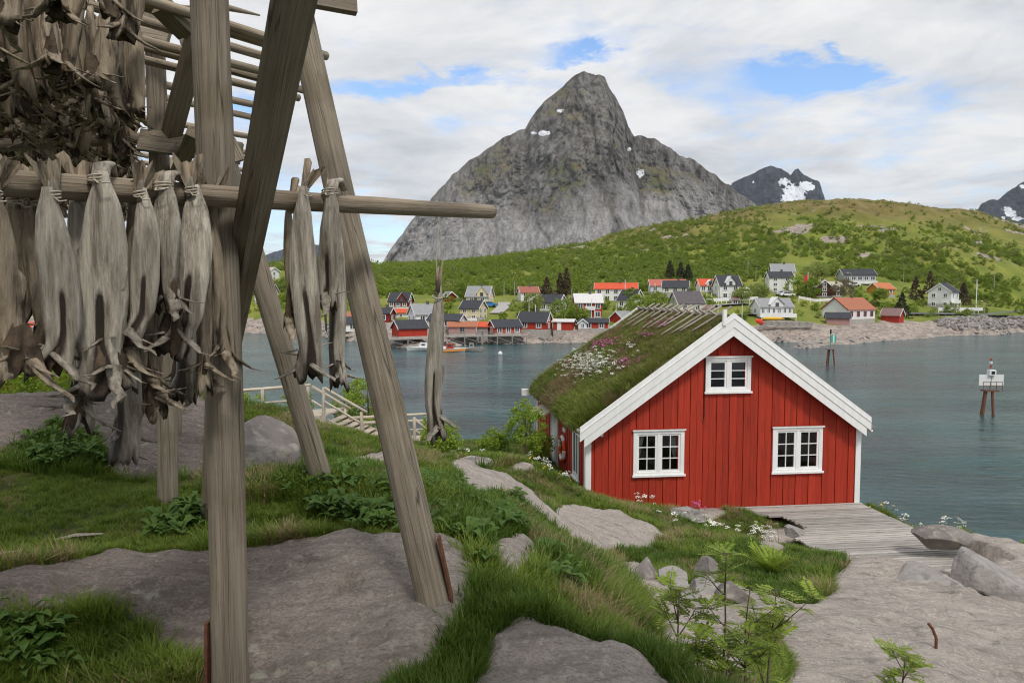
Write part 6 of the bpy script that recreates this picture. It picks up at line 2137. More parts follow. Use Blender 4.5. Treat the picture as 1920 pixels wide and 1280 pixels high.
# flights
for k, (pa, pb) in enumerate((((584, 724, YW + 1.2), (657, 766, YW + 1.4)), ((608, 727, YW), (688, 773, YW - .2)), ((584, 750, YW + 1.2), (650, 790, YW + 1.4)), ((608, 752, YW), (682, 797, YW - .2)))):
    wk('sloping_rail', P(*pa), P(*pb), .052 if k < 2 else .036, 10 + k)
s0, s1 = P(614, 792, YW), P(705, 838, YW - .3)
for off in (Vector((0, 0, 0)), Vector((.2, 1.3, 0))):
    wquad('stringer', [s0 + off + Vector((0, 0, .12)), s1 + off + Vector((0, 0, .12)), s1 + off + Vector((0, .06, .12)), s0 + off + Vector((0, .06, .12))], .30)
for i in range(7):
    c = s0.lerp(s1, (i + .5) / 7)
    wquad('tread', [c + Vector((-.13, .06, .1)), c + Vector((.13, .06, .1)), c + Vector((.33, 1.3, .1)), c + Vector((.07, 1.3, .1))], .04)
for (u, v0, v1, Y) in ((678, 772, 832, YW - .2), (647, 766, 800, YW + 1.4), (680, 790, 800, YW)):
    wk('post', down(P(u, v1, Y), .4), P(u, v0, Y), .055, u)
m0, m1 = P(682, 838, YW - .4), P(800, 828, YW + .6)
for i in range(9):
    q0, q1 = m0.lerp(m1, i / 9), m0.lerp(m1, (i + .93) / 9)
    wquad('plank', [q0, q1, q1 + dz_ * .8, q0 + dz_ * .8], .05)
for v0, v1, r in ((783, 776, .05), (793, 788, .05), (810, 804, .035), (822, 817, .035)):
    wk('rail', P(655, v0, YW + .9), P(800, v1, YW + 1.6), r, v0)
for (u, v0, v1, Y) in ((777, 782, 840, YW + .6), (828, 836, 866, YW + 1.0), (862, 846, 862, YW + 1.6)):
    wk('post', down(P(u, v1, Y), .3), P(u, v0, Y), .06, u)
for pa, pb, r in (((778, 786, YW + .6), (840, 839, YW + 1.0), .05), ((802, 800, YW + 1.4), (868, 842, YW + 1.8), .052), ((778, 806, YW + .6), (842, 852, YW + 1.0), .036)):
    wk('sloping_rail', P(*pa), P(*pb), r, int(pa[0]))
wquad('stringer', [P(775, 838, YW + .5), P(828, 866, YW + .8), P(828, 866, YW + .86), P(775, 838, YW + .56)], .26)
wk('rail', P(838, 838, YW + 1.0), P(1010, 826, YW + 4.2), .05, 91)
wk('rail', P(900, 838, YW + 2.0), P(1012, 832, YW + 4.2), .045, 92)
for u in (905, 960, 1008):
    Y = YW + 1 + (u - 838) / 172 * 3.2
    wk('post', down(P(u, 848, Y), .4), P(u, 829, Y), .05, u)

# ---- loose stones and boulders
ROCK_G = pm('pale_gneiss', (.25, .23, .215), (.37, .345, .32), scale=2.2, rough=.9, bump=.8, bscale=9, c3=(.19, .175, .16), s3=2.5, bdist=.04)
ROCK_D = pm('boulder_gneiss', (.15, .13, .12), (.25, .225, .205), scale=2.0, rough=.9, bump=.8, bscale=12, c3=(.31, .29, .245), s3=3.5, bdist=.04)


def stone(label, px, Y, size, seed, mat=ROCK_G, cuts=6, sink=.25, rot=0.0, group=None, name='boulder', smooth=False):
    rg = np.random.default_rng(seed)
    bm = bmesh.new()
    bmesh.ops.create_icosphere(bm, subdivisions=5, radius=1.0)
    V = np.array([v.co[:] for v in bm.verts])
    for _ in range(cuts):                     # flat broken faces
        d = rg.normal(size=3); d /= np.linalg.norm(d)
        lim = rg.uniform(.42, .78)
        t = V @ d
        V = V - np.outer(np.maximum(0, t - lim) * .99, d)
    n = fbm(V[:, 0] * 1.6 + seed, V[:, 1] * 1.6, V[:, 2] * 1.6, octaves=5, seed=seed) - .5
    n2_ = fbm(V[:, 0] * 7 + seed, V[:, 1] * 7, V[:, 2] * 7, octaves=4, seed=seed + 1) - .5
    V = V * (1 + n[:, None] * .10 + n2_[:, None] * .05) * np.array(size) * 1.25
    for v, c in zip(bm.verts, V): v.co = c
    me = bpy.data.meshes.new(name); bm.to_mesh(me); bm.free()
    me.polygons.foreach_set('use_smooth', [smooth] * len(me.polygons))
    p = P(px[0], px[1], Y)
    o = link(name, me, mat)
    o.location = (p.x, p.y, p.z + size[2] * (1 - 2 * sink) * .75)
    o.rotation_euler = (0, 0, rot)
    return tag(o, label, 'rock', group)


stone('big lichen-grey boulder beside the foot of the rear leaning leg', (502, 884), 7.9, (.27, .42, .37), 3, ROCK_D, 5, .18, smooth=True)
stone('angular flat stone lying on the plank deck', (1760, 1022), 16.6, (.62, .36, .26), 8, ROCK_D, 9, .14, .1)
stone('pointed grey rock at the outer corner of the plank deck', (1858, 1130), 12.6, (.62, .6, .62), 14, ROCK_G, 9, .2, .5)
stone('split slab leaning at the deck\'s front edge', (1735, 1098), 12.6, (.62, .5, .24), 17, ROCK_G, 8, .3, .2)
stone('rounded boulder below the landing of the boardwalk stairs', (672, 868), 16.5, (.50, .6, .42), 23, ROCK_D, 3, .3, smooth=True)
for i, (u, v, Y, s, lab) in enumerate(((1205, 1092, 11.0, (.34, .3, .30), 'grey block with a dark broken face among the rubble'), (1262, 1100, 10.8, (.28, .26, .22), 'cracked stone beside the dark-faced block in the rubble'),
                                  (1322, 1108, 10.6, (.34, .28, .2), 'rounded stone in the rubble below the grass tuft'), (1388, 1128, 10.2, (.30, .26, .2), 'smooth oval stone at the rubble\'s edge'),
                                  (1245, 1130, 9.8, (.22, .2, .18), 'small pale cobble in front of the cracked stone'), (1300, 1140, 9.6, (.24, .2, .16), 'flat pale cobble below the rounded stone'),
                                  (1320, 1085, 11.6, (.26, .24, .26), 'upright rough stone at the foot of the grassy bank'), (1490, 998, 15.6, (.22, .2, .12), 'small stone in the grass at the deck\'s edge'),
                                  (1290, 962, 17.6, (.5, .35, .16), 'low rock hump in the grass before the red gable'), (890, 872, 15.0, (.55, .4, .16), 'low pale rock in the grass near the lower stairs'))):
    stone(lab, (u, v), Y, s, 40 + i, ROCK_G if i % 3 else ROCK_D, 13 + i % 3, .40, i * .7)
for i, (u, v, Y, L, a, lab) in enumerate(((148, 965, 5.6, .32, .35, 'broken grey stick lying on the moss'), (15, 1010, 5.2, .34, .5, 'weathered board end lying on the moss at the rock'),)):
    p = P(u, v, Y); zz = float(near_z(p.x, p.y)[0]) + .02
    o = MB(); o.tube([(-L / 2, 0, 0), (-.1 * L, .01, .015), (L / 2, 0, .01)], [.012, .026, .01], 7, flat=.6)
    o = o.build('stick', WOOD_GREY, None, loc=(p.x, p.y, zz), rot=(0, 0, a)); tag(o, lab, 'stick')
o = MB().tube([(0, 0, -.1), (.0, 0, .12), (-.05, 0, .24), (-.10, 0, .30)], .018, 8).build('iron_bolt', RED_RUST, None)
p = P(1755, 1210, 8.6); o.location = (p.x, p.y, float(near_z(p.x, p.y)[0])); tag(o, 'bent rusty iron bolt sticking out of the pale rock slab', 'bolt')

# ================================================================== PLANTS
G1 = leaf_mat('grass_green', (.060, .120, .015), (.150, .225, .034), trans=.3)
G2 = leaf_mat('grass_bright', (.115, .185, .022), (.235, .300, .050), trans=.35)
G3 = leaf_mat('grass_dry', (.22, .17, .075), (.36, .29, .15), trans=.25)
LF = leaf_mat('weed_leaf', (.050, .115, .018), (.135, .225, .042), trans=.3)
BUSH = leaf_mat('birch_leaf', (.14, .215, .022), (.32, .40, .055), trans=.35)
BUSH2 = leaf_mat('willow_leaf', (.19, .24, .055), (.34, .39, .11), trans=.35)
ROWAN = leaf_mat('rowan_leaf', (.17, .27, .026), (.36, .46, .065), trans=.4)
CONIF = leaf_mat('spruce_needles', (.035, .048, .020), (.095, .095, .045), trans=.1)
CONIF_B = leaf_mat('brown_spruce', (.070, .050, .028), (.150, .105, .058), trans=.1)
BARK = pm('bark', (.09, .065, .045), (.16, .12, .09), scale=8, rough=.9)


def tuft(seed, n=22, h=.22, spread=.06, lean=.45, w=.006, mat=None):
    rg = np.random.default_rng(seed)
    b = MB()
    for i in range(n):
        a, r = rg.uniform(0, 6.28), spread * math.sqrt(rg.uniform())
        p = Vector((r * math.cos(a), r * math.sin(a), -.02))
        a2 = a + rg.normal(0, .7)
        d = Vector((math.cos(a2), math.sin(a2), 0))
        s = Vector((-d.y, d.x, 0))
        hh = h * rg.uniform(.55, 1.15); ll = lean * rg.uniform(.2, 1.3)
        ww = w * rg.uniform(.7, 1.3)
        prev = None
        for j, t in enumerate((0, .4, .75, 1.0)):
            c = p + d * (ll * hh * t * t) + Vector((0, 0, hh * t * (1 - .25 * ll * t)))
            wd = ww * (1 - t) ** .6
            cur = (c - s * wd, c + s * wd)
            if prev is not None:
                if j < 3: b.quad(prev[0], prev[1], cur[1], cur[0])
                else: b.poly([prev[0], prev[1], c])
            prev = cur
    me = b.mesh('tuft', fix=False)
    me.materials.append(mat)
    return me


def weed(seed, n=9, size=.14, mat=LF):
    rg = np.random.default_rng(seed)
    b = MB()
    for i in range(n):
        a = i * 2.4 + rg.uniform(-.4, .4)
        d = Vector((math.cos(a), math.sin(a), 0)); s = Vector((-d.y, d.x, 0))
        ln = size * rg.uniform(.45, 1.25); up = rg.uniform(.4, 2.0)
        w = ln * rg.uniform(.13, .26)
        z0 = rg.uniform(0, size * .7)
        prev = None
        for t, ww in ((0, .12), (.3, .8), (.6, 1.0), (.85, .6), (1.0, 0)):
            c = Vector((0, 0, z0)) + d * ln * (.08 + t * .9) + Vector((0, 0, ln * up * (t - .75 * t * t)))
            f = Vector((0, 0, w * ww * .35))
            cur = (c - s * w * ww + f, c, c + s * w * ww + f)
            if prev is not None:
                b.quad(prev[0], prev[1], cur[1], cur[0]); b.quad(prev[1], prev[2], cur[2], cur[1])
            prev = cur
    me = b.mesh('weed', fix=False)
    me.materials.append(mat)
    return me


T_GREEN = [tuft(i, 20, .15, .07, .6, .0058, G1) for i in range(4)]
T_BRIGHT = [tuft(10 + i, 20, .13, .07, .7, .0054, G2) for i in range(4)]
T_DRY = [tuft(20 + i, 16, .14, .07, .9, .0042, G3) for i in range(3)]
WEEDS = [weed(30 + i, 9 + i, .15) for i in range(4)]
TURF_G = leaf_mat('turf_grass', (.15, .215, .030), (.34, .38, .085), trans=.4)
T_TURF = [tuft(40 + i, 16, .13, .08, 1.0, .006, TURF_G) for i in range(4)]
GRASS = proto_collection('grass_proto', T_GREEN + T_BRIGHT + T_DRY + WEEDS + T_TURF)      # 0-3 green, 4-7 bright, 8-10 dry, 11-14 weeds

WEED_AREAS = [[(480, 900), (760, 890), (830, 920), (900, 900), (1040, 960), (1010, 1010), (960, 1000), (930, 1075), (860, 1015), (760, 1005), (640, 990), (560, 950)],
              [(10, 780), (130, 790), (215, 830), (230, 900), (60, 880)], [(450, 830), (520, 900), (470, 920)], [(980, 1010), (1060, 1030), (1080, 1120), (1010, 1100)],
              [(-50, 1170), (120, 1200), (120, 1290), (-50, 1290)], [(330, 960), (400, 950), (400, 1010), (280, 1010)]]
TALL_AREAS = [[(850, 1110), (960, 1080), (1010, 1110), (960, 1180), (930, 1230), (900, 1290), (740, 1290), (810, 1235), (870, 1180)], [(1000, 1040), (1180, 1060), (1215, 1150), (1200, 1240), (1080, 1185), (1000, 1145)],
              [(0, 1150), (270, 1180), (285, 1240), (340, 1290), (0, 1290)], [(1480, 1060), (1590, 1050), (1560, 1110), (1490, 1120)], [(860, 840), (1060, 840), (1100, 920), (1000, 890), (870, 880)]]
SHORT_AREAS = [[(-50, 880), (380, 905), (390, 1030), (150, 1045), (-50, 1075)], [(380, 930), (760, 960), (760, 1020), (620, 1000), (400, 1030)]]


def near_grass():
    rg = np.random.default_rng(99)
    n = 330000
    # even in the picture: nearer ground gets more, smaller spacing
    yy = np.exp(rg.uniform(math.log(2.6), math.log(34), n))
    tt = rg.uniform(-1.0, 1.0, n)
    xx = tt * (yy + 1.0)
    z, rock = near_z(xx, yy)
    u, v, d = proj(xx, yy, z)
    ok = (rock < .42) & (z > 2.4)
    # keep off the house and the deck
    lx = (xx - H0.x) * HEX.x + (yy - H0.y) * HEX.y
    ly = (xx - H0.x) * HEY.x + (yy - H0.y) * HEY.y
    ok &= ~((lx > -.03) & (lx < HW + .03) & (ly > -.06) & (ly < HL))
    on_deck = (lx > deck_left(-ly) + .05) & (lx < HW + .12) & (ly < .05) & (ly > -5.6)
    ok &= ~on_deck
    ok &= (u > -350) & (u < 2300)
    xx, yy, z, u, v = (a[ok] for a in (xx, yy, z, u, v))
    patch = fbm(xx * .8, yy * .8, octaves=4, seed=71)
    patch2 = fbm(xx * 1.7 + 9, yy * 1.7, octaves=3, seed=73)
    m = len(xx)
    idx = np.where(patch > .5, rg.integers(4, 8, m), rg.integers(0, 4, m))
    dry = patch2 > .60
    idx = np.where(dry & (rg.uniform(size=m) < .7), rg.integers(8, 11, m), idx)
    sc = rg.uniform(.55, 1.15, m) * (.75 + .8 * patch)
    weedy = np.zeros(m, bool); tall = np.zeros(m, bool); short = np.zeros(m, bool)
    for p_ in WEED_AREAS: weedy |= in_poly(u, v, p_)
    for p_ in TALL_AREAS: tall |= in_poly(u, v, p_)
    for p_ in SHORT_AREAS: short |= in_poly(u, v, p_)
    isw = weedy & (rg.uniform(size=m) < np.clip((fbm(xx * 2.2, yy * 2.2, octaves=3, seed=78) - .38) * .5, .008, .10))
    idx = np.where(isw, rg.integers(11, 15, m), idx)
    sc = np.where(isw, rg.uniform(.35, 1.1, m), sc)
    sc = np.where(tall & ~isw, sc * np.where(yy < 5.5, .8, 1.4), sc)
    sc = np.where(short & ~isw, sc * .42, sc)
    idx = np.where(short & ~isw & (rg.uniform(size=m) < .7), rg.integers(4, 8, m), idx)
    sc = np.where(in_poly(u, v, [(430, 770), (860, 800), (860, 880), (430, 830)]), sc * .6, sc)
    keep = np.where(short & ~isw, rg.uniform(size=m) < .8, np.where(weedy & ~isw, rg.uniform(size=m) < .85, True))
    # clumps, with worn gaps between
    keep &= rg.uniform(size=m) < np.clip(.25 + 2.4 * (fbm(xx * 2.6, yy * 2.6, octaves=2, seed=75) - .30), .12, 1)
    P3 = np.stack([xx, yy, z], -1)[keep]
    scatter('meadow_grass', P3, sc[keep], GRASS, 15, tilt=.12, label='green grass, moss and leafy weeds growing between the rocks', cat='grass', seed=3, idx=idx[keep])
    return len(P3)


print('near grass', near_grass())

# turf on the roof, in the house's own space
TX, TU, TZ = TURF
rg = np.random.default_rng(5)
n = 46000
i = rg.integers(0, TX.shape[0] - 1, n); j = rg.integers(0, TX.shape[1] - 1, n)
fa, fb = rg.uniform(size=n), rg.uniform(size=n)
bl = lambda A: A[i, j] * (1 - fa) * (1 - fb) + A[i + 1, j] * fa * (1 - fb) + A[i, j + 1] * (1 - fa) * fb + A[i + 1, j + 1] * fa * fb
rp_ = np.stack([bl(TX), bl(TU), bl(TZ) - .01], -1)
pt = fbm(rp_[:, 0] * 1.1, rp_[:, 1] * 1.1, octaves=4, seed=81)
hgt = (rp_[:, 0] / PK_S)
idx = np.where(pt > .46, np.where(rg.uniform(size=n) < .75, rg.integers(15, 19, n), rg.integers(4, 8, n)), np.where(pt > .42, rg.integers(0, 4, n), rg.integers(8, 11, n)))
idx = np.where(rg.uniform(size=n) < np.clip(.15 + .45 * hgt, 0, .6), rg.integers(8, 11, n), idx)
scs = rg.uniform(.9, 2.1, n) * np.clip(1.3 - .95 * hgt, .35, 1.3)
kp = (rp_[:, 1] > -.12 + .10 * scs) & (rg.uniform(size=n) < np.clip(.35 + 2 * (fbm(rp_[:, 0] * 3, rp_[:, 1] * 3, octaves=2, seed=83) - .3), .2, 1))
o = scatter('roof_grass', rp_[kp], scs[kp], GRASS, 15, tilt=.2, seed=8, idx=idx[kp], parent=house)
o = scatter('roof_grass', np.stack([np.where(rg.uniform(size=900) < .8, HW + rg.uniform(-.7, .18, 900), HW - 1), rg.uniform(-.25, HL, 900), np.zeros(900)], -1) * 1.0, rg.uniform(.6, 1.1, 900), GRASS, 11, tilt=.3, seed=9, parent=house)
co = np.empty(900 * 3, np.float32); o.data.vertices.foreach_get('co', co); co = co.reshape(-1, 3)
co[:, 2] = Z_EAVE - SLOPE * (co[:, 0] - HW) + .20
o.data.vertices.foreach_set('co', co.ravel()); o.data.update()


# flowers: umbels and campions
def flower(seed, col, n=14, h=.30, umbel=True):
    rg = np.random.default_rng(seed)
    b = MB()
    b.tube([(0, 0, 0), (.01, .01, h * .6), (0, 0, h)], .003, 4, caps=False, mi=1)
    for q in range(n):
        a, r = rg.uniform(0, 6.28), (.05 if umbel else .03) * math.sqrt(rg.uniform())
        c = Vector((r * math.cos(a), r * math.sin(a), h + rg.uniform(-.01, .015) - r * .3))
        s = .011 if umbel else .013
        m = 5
        b.poly([c + Vector((s * math.cos(2 * math.pi * k / m), s * math.sin(2 * math.pi * k / m), rg.uniform(-.004, .004))) for k in range(m)])
    me = b.mesh('flower', fix=False)
    me.materials.append(col); me.materials.append(G1)
    return me


F_WHITE = pm('petal_white', (.80, .80, .70), rough=.6); F_PINK = pm('petal_pink', (.62, .12, .36), rough=.6); F_YEL = pm('petal_yellow', (.80, .55, .02), rough=.6)
FLOW = proto_collection('flower_proto', [flower(i, F_WHITE, 18, .26 + .04 * i) for i in range(3)] + [flower(5 + i, F_PINK, 8, .20 + .04 * i, False) for i in range(2)] + [flower(8, F_YEL, 5, .16, False)])


def roof_at(u, v):
    """pixel -> point on the left roof slope, in house space"""
    d = ray(u, v)
    M = house.matrix_basis.inverted()
    o_ = M @ Vector((0, 0, EYE)); dd = M.to_3x3() @ d
    # plane z = Z_EAVE + SLOPE * x + .26
    t = (Z_EAVE + .26 + SLOPE * o_.x - o_.z) / (dd.z - SLOPE * dd.x)
    return o_ + dd * t


fl_p, fl_i = [], []
for (u, v, su, sv, cnt, kinds) in ((1095, 695, 40, 26, 300, (0, 1, 2)), (1120, 690, 55, 18, 160, (0, 1, 2)), (1075, 668, 20, 6, 14, (5,)), (1130, 655, 30, 8, 90, (3, 4)), (1168, 688, 16, 8, 70, (3, 4)), (1150, 648, 24, 7, 60, (3, 4)),
                                   (1210, 636, 14, 5, 30, (3, 4)), (1182, 660, 8, 4, 16, (0, 1)), (1230, 615, 26, 8, 30, (3, 4)), (1115, 748, 12, 4, 12, (5,)), (1065, 690, 14, 14, 30, (3, 4))):
    for _ in range(cnt):
        q = roof_at(u + RND.gauss(0, su * .55), v + RND.gauss(0, sv * .55))
        if -.2 < q.x < PK_S - .1 and -.2 < q.y < HL:
            fl_p.append(tuple(q - Vector((0, 0, .05)))); fl_i.append(RND.choice(kinds))
scatter('roof_flowers', fl_p, np.random.default_rng(2).uniform(.8, 1.4, len(fl_p)), FLOW, 6, tilt=.2, seed=12, idx=fl_i, parent=house)
fl_p, fl_i = [], []
for (u, v, su, sv, cnt, Y, kinds) in ((1065, 910, 10, 10, 22, 19.6, (0, 1, 5)), (1020, 900, 26, 12, 26, 17.5, (0, 5)), (1310, 950, 14, 5, 14, 18.5, (3, 4)), (1440, 948, 24, 6, 26, 18.2, (0, 1, 2)), (1210, 948, 18, 5, 14, 19, (0, 1)), (1345, 1010, 60, 14, 26, 15.5, (0, 1)),
                                   (1700, 965, 40, 14, 40, 20.5, (0, 1, 5)), (1790, 1000, 24, 12, 26, 18.5, (0, 1)), (870, 850, 30, 8, 14, 20, (0, 5))):
    for _ in range(cnt):
        q = P(u + RND.gauss(0, su * .6), v + RND.gauss(0, sv * .6), Y + RND.gauss(0, .3))
        zz, rk = near_z(q.x, q.y)
        fl_p.append((q.x, q.y, float(zz))); fl_i.append(RND.choice(kinds))
scatter('meadow_flowers', fl_p, np.random.default_rng(3).uniform(.8, 1.5, len(fl_p)), FLOW, 6, tilt=.2, seed=13, idx=fl_i, label='scattered white and yellow wild flowers in the grass', cat='flowers')


# ---- bushes and trees
def crown_mesh(seed, shape, n_clump, leaf, n_leaf, mat, clump_r=.2, flat=.75):
    """crown of leaf clumps inside a shape function(rg) -> point, radius scale; leaves are small quads"""
    rg = np.random.default_rng(seed)
    V, F = [], []
    for c in range(n_clump):
        p, rs = shape(rg)
        r = clump_r * rg.uniform(.6, 1.3) * rs
        q = rg.normal(size=(n_leaf, 3)); q /= np.linalg.norm(q, axis=1)[:, None] + 1e-9
        q *= r * rg.uniform(.35, 1.0, (n_leaf, 1)); q[:, 2] *= flat
        for o_ in q:
            a = rg.normal(size=3); a /= np.linalg.norm(a)
            bdir = np.cross(a, rg.normal(size=3)); bdir /= np.linalg.norm(bdir) + 1e-9
            s = leaf * rg.uniform(.6, 1.3)
            c0 = np.array(p) + o_
            k = len(V)
            V += [c0 - a * s, c0 + bdir * s * .55, c0 + a * s, c0 - bdir * s * .55]
            F.append((k, k + 1, k + 2, k + 3))
    me = bpy.data.meshes.new('crown')
    me.from_pydata([tuple(v) for v in V], [], F)
    me.materials.append(mat)
    return me


def dome(h, w):
    def f(rg):
        while True:
            q = rg.uniform(-1, 1, 3)
            if np.linalg.norm(q) <= 1: break
        q = q / max(np.linalg.norm(q), .2) * rg.uniform(.55, 1) ** .5 if rg.uniform() < .6 else q
        return (q[0] * w, q[1] * w, h * (.52 + .48 * q[2])), 1.0
    return f


def cone(h, w):
    def f(rg):
        t = rg.uniform(0, 1) ** .8
        a = rg.uniform(0, 6.28)
        r = w * (1 - t) * rg.uniform(.3, 1) ** .5 + .05
        return (r * math.cos(a), r * math.sin(a), h * (.06 + .94 * t) - r * .18), .4 + .6 * (1 - t)
    return f


# scrub covering the far hill
SCRUB = proto_collection('scrub_proto', [crown_mesh(i, dome(2.2 + .5 * i, 1.3 + .2 * i), 22, .20, 26, (BUSH, BUSH, BUSH2, BUSH)[i], .6) for i in range(4)])
rg = np.random.default_rng(31)
n = 60000
yy = np.exp(rg.uniform(math.log(168), math.log(440), n)); xx = rg.uniform(-.62, .80, n) * yy
zz = far_z(xx, yy)
uu, vv, _d = proj(xx, yy, zz)
dens = np.clip((fbm(xx * .035, yy * .05, octaves=4, seed=91) - .40) * 4.5, 0, 1)
dens *= np.clip(1.35 - np.clip((zz - 24) / 34, 0, 2), .06, 1)
village = in_poly(uu, vv, [(430, 640), (430, 575), (560, 560), (720, 556), (860, 560), (1000, 556), (1180, 552), (1300, 530), (1440, 528), (1600, 524), (1700, 545), (1860, 570), (2000, 585), (2000, 640)])
dens = np.where(village, dens * .13, dens)
dens = np.where(zz < 4.6, 0, dens)
dens = np.where(in_poly(uu, vv, [(690, 505), (1420, 400), (1480, 470), (1440, 525), (1180, 548), (700, 555)]), np.clip(dens * 2.2 + .35, 0, 1), dens)
# leave the house sites free
for o in [o for o in bpy.data.objects if o.get('category') in ('house', 'car', 'quay')]:
    l = o.location
    dens = np.where((np.abs(xx - l.x) < 6.0) & (yy > l.y - 9) & (yy < l.y + 5), 0, dens)
kp = rg.uniform(size=n) < dens * .55
pp = np.stack([xx, yy, zz - .2], -1)[kp]
sc = rg.uniform(.30, .85, kp.sum()) * np.clip(1.25 - (zz[kp] - 12) / 70, .5, 1.2)
print('scrub', len(pp))
scatter('hillside_scrub', pp, sc, SCRUB, 4, tilt=.06, label='birch and willow scrub covering the green hillside', cat='scrub', seed=14)


def tree(name, label, u, v, Y, h, w, mat, kind='dome', seed=0, clumps=60, leaf=.16, nl=40, cr=.5, group=None, trunk=True, z=None):
    p = P(u, v, Y)
    if z is not None: p.z = z
    t = empty(name, p, 0, label, 'tree' if h > 2.2 else 'bush', group)
    rg = np.random.default_rng(seed)
    fn = dome(h, w) if kind == 'dome' else cone(h, w)
    me = crown_mesh(seed, fn, clumps, leaf, nl, mat, cr)
    link('crown', me, None, t)
    b = MB()
    b.tube([(0, 0, -.6), (.02 * h, 0, h * .3), (0, .02 * h, h * .6), (0, 0, h * (.95 if kind == 'cone' else .75))], [h * .022, h * .017, h * .011, h * .003], 7)
    tk = b.build('trunk', BARK, t, smooth=True)
    b = MB()
    for q in range(7):
        a = rg.uniform(0, 6.28); z0 = h * rg.uniform(.15, .6)
        e = Vector((math.cos(a) * w * .75, math.sin(a) * w * .75, z0 + h * rg.uniform(.08, .3) * (1 if kind == 'dome' else -.2)))
        b.tube([(0, 0, z0), tuple(e * .5 + Vector((0, 0, z0 * .5 + .02 * h))), tuple(e)], [h * .009, h * .006, h * .002], 5)
    b.build('limbs', BARK, t)
    return t


for i, (u, v, Y, h, w, m, lab) in enumerate((
        (1742, 577, 236, 11.5, 3.6, CONIF_B, 'large brown-tinged spruce behind the red boathouse'), (1716, 572, 240, 9.0, 3.0, CONIF_B, 'brown spruce standing in front of the largest spruce'), (1806, 572, 238, 7.0, 2.6, CONIF_B, 'conical brown spruce beside the roadside flagpole'),
        (1690, 605, 214, 8.5, 3.6, CONIF, 'dark green spruce right behind the red boathouse'), (1062, 560, 222, 9.0, 2.2, CONIF_B, 'tall dark brown spruce above the black-roofed white house'), (1050, 562, 222, 7.8, 2.4, CONIF_B, 'shorter brown spruce joined to the tall dark one'),
        (1025, 562, 221, 6.6, 3.0, CONIF_B, 'broad dark spruce beside the brick-roofed house'), (1256, 520, 250, 5.5, 1.8, CONIF, 'slim spruce beside the hillside rock face'), (1276, 520, 250, 5.0, 1.8, CONIF, 'short spruce in the row by the hillside rock face'), (1290, 524, 248, 5.0, 1.7, CONIF, 'last spruce of the row by the hillside rock face'))):
    tree('spruce_tree', lab, u, v, Y, h, w, m, 'cone', 300 + i, 130, .22, 26, .75, 'spruces in the village')
for i, (u, v, Y, h, w, m, lab) in enumerate((
        (1056, 601, 184, 5.4, 3.6, BUSH, 'rounded green garden tree before the red two-storey house'), (1085, 604, 184, 3.4, 2.6, BUSH, 'low garden tree at the foot of the red two-storey house'), (1000, 586, 192, 5.0, 2.6, BUSH2, 'loose pale green tree beside the white poles'),
        (1206, 590, 190, 5.2, 4.2, BUSH, 'broad green tree left of the purple-roofed house'), (1232, 588, 192, 5.6, 3.6, BUSH, 'dense green tree beside the purple-roofed house'), (1390, 562, 206, 3.2, 2.6, BUSH2, 'yellow-green shrub in the garden of the gabled white house'),
        (1420, 558, 214, 3.6, 3.6, BUSH2, 'yellow-green hedge tree below the tall white house'), (1495, 556, 226, 6.4, 4.0, BUSH, 'leafy tree between the tall white and the brown house'), (1522, 556, 221, 5.0, 2.6, BUSH, 'leafy tree close to the brown house\'s flagpole'),
        (1532, 528, 246, 6.5, 4.2, BUSH2, 'pale silvery tree above the brown house'), (1582, 556, 218, 5.2, 3.2, leaf_mat('bare_twig', (.20, .17, .11), (.33, .29, .20)), 'pale half-bare tree beside the brown house'), (1650, 560, 222, 3.0, 2.2, BUSH, 'green bush before the ochre house'),
        (1185, 572, 208, 4.6, 2.4, BUSH, 'green tree hiding part of the black-roofed house'), (1555, 520, 262, 6.0, 4.0, BUSH, 'dark green tree behind the long grey house'), (870, 560, 218, 5.2, 3.0, BUSH, 'green tree behind the small dark red shed'), (745, 568, 212, 4.6, 3.2, BUSH, 'green tree behind the twin-gabled house'), (40, 562, 276, 6, 3.4, BUSH, 'green tree behind the outermost white house'), (96, 600, 250, 6, 6, CONIF, 'dark bushy tree behind the hanging fish'))):
    tree('garden_tree', lab, u, v, Y, h, w, m, 'dome', 400 + i, 70, .20, 40, .85, 'garden trees in the village')
# bushes close by
for i, (u, v, Y, h, w, m, lab) in enumerate((
        (985, 845, 22.5, 1.75, .62, ROWAN, 'airy bright green rowan bush beside the house\'s far corner'), (925, 845, 23.0, .85, .42, ROWAN, 'low bright green bush at the rail near the house'), (1012, 846, 24.0, .9, .4, ROWAN, 'small bush against the red side wall'),
        (690, 800, 28.0, 2.3, .85, ROWAN, 'tall leafy bush behind the stair railing'), (655, 800, 28.5, 1.9, .6, ROWAN, 'leafy bush behind the sloping handrail'), (470, 800, 27.0, 1.6, .8, ROWAN, 'leafy bush behind the boardwalk landing'), (560, 790, 29.0, 1.9, .5, ROWAN, 'slim bush rising behind the landing post'),
        (835, 862, 17.0, 1.0, .28, ROWAN, 'slim young rowan in the grass below the lone fish'), (812, 850, 21.0, 1.3, .32, ROWAN, 'thin sapling by the lower stair rail'),
        (60, 745, 14.0, .95, .9, ROWAN, 'leafy bush behind the flat rock under the hanging fish'), (130, 745, 13.6, 1.1, .7, ROWAN, 'bush with spreading twigs behind the flat rock'), (215, 745, 13.5, .7, .8, ROWAN, 'low bush behind the flat rock near the rear post'), (-20, 745, 13.5, .8, .9, ROWAN, 'low bush at the outer end of the flat rock'))):
    tree('rowan_bush', lab, u, v + 14, Y, h, w, m, 'dome', 500 + i, int(34 + 30 * h * w), .042 if Y > 16 else .036, 46, .20, 'bushes near the house and stairs')


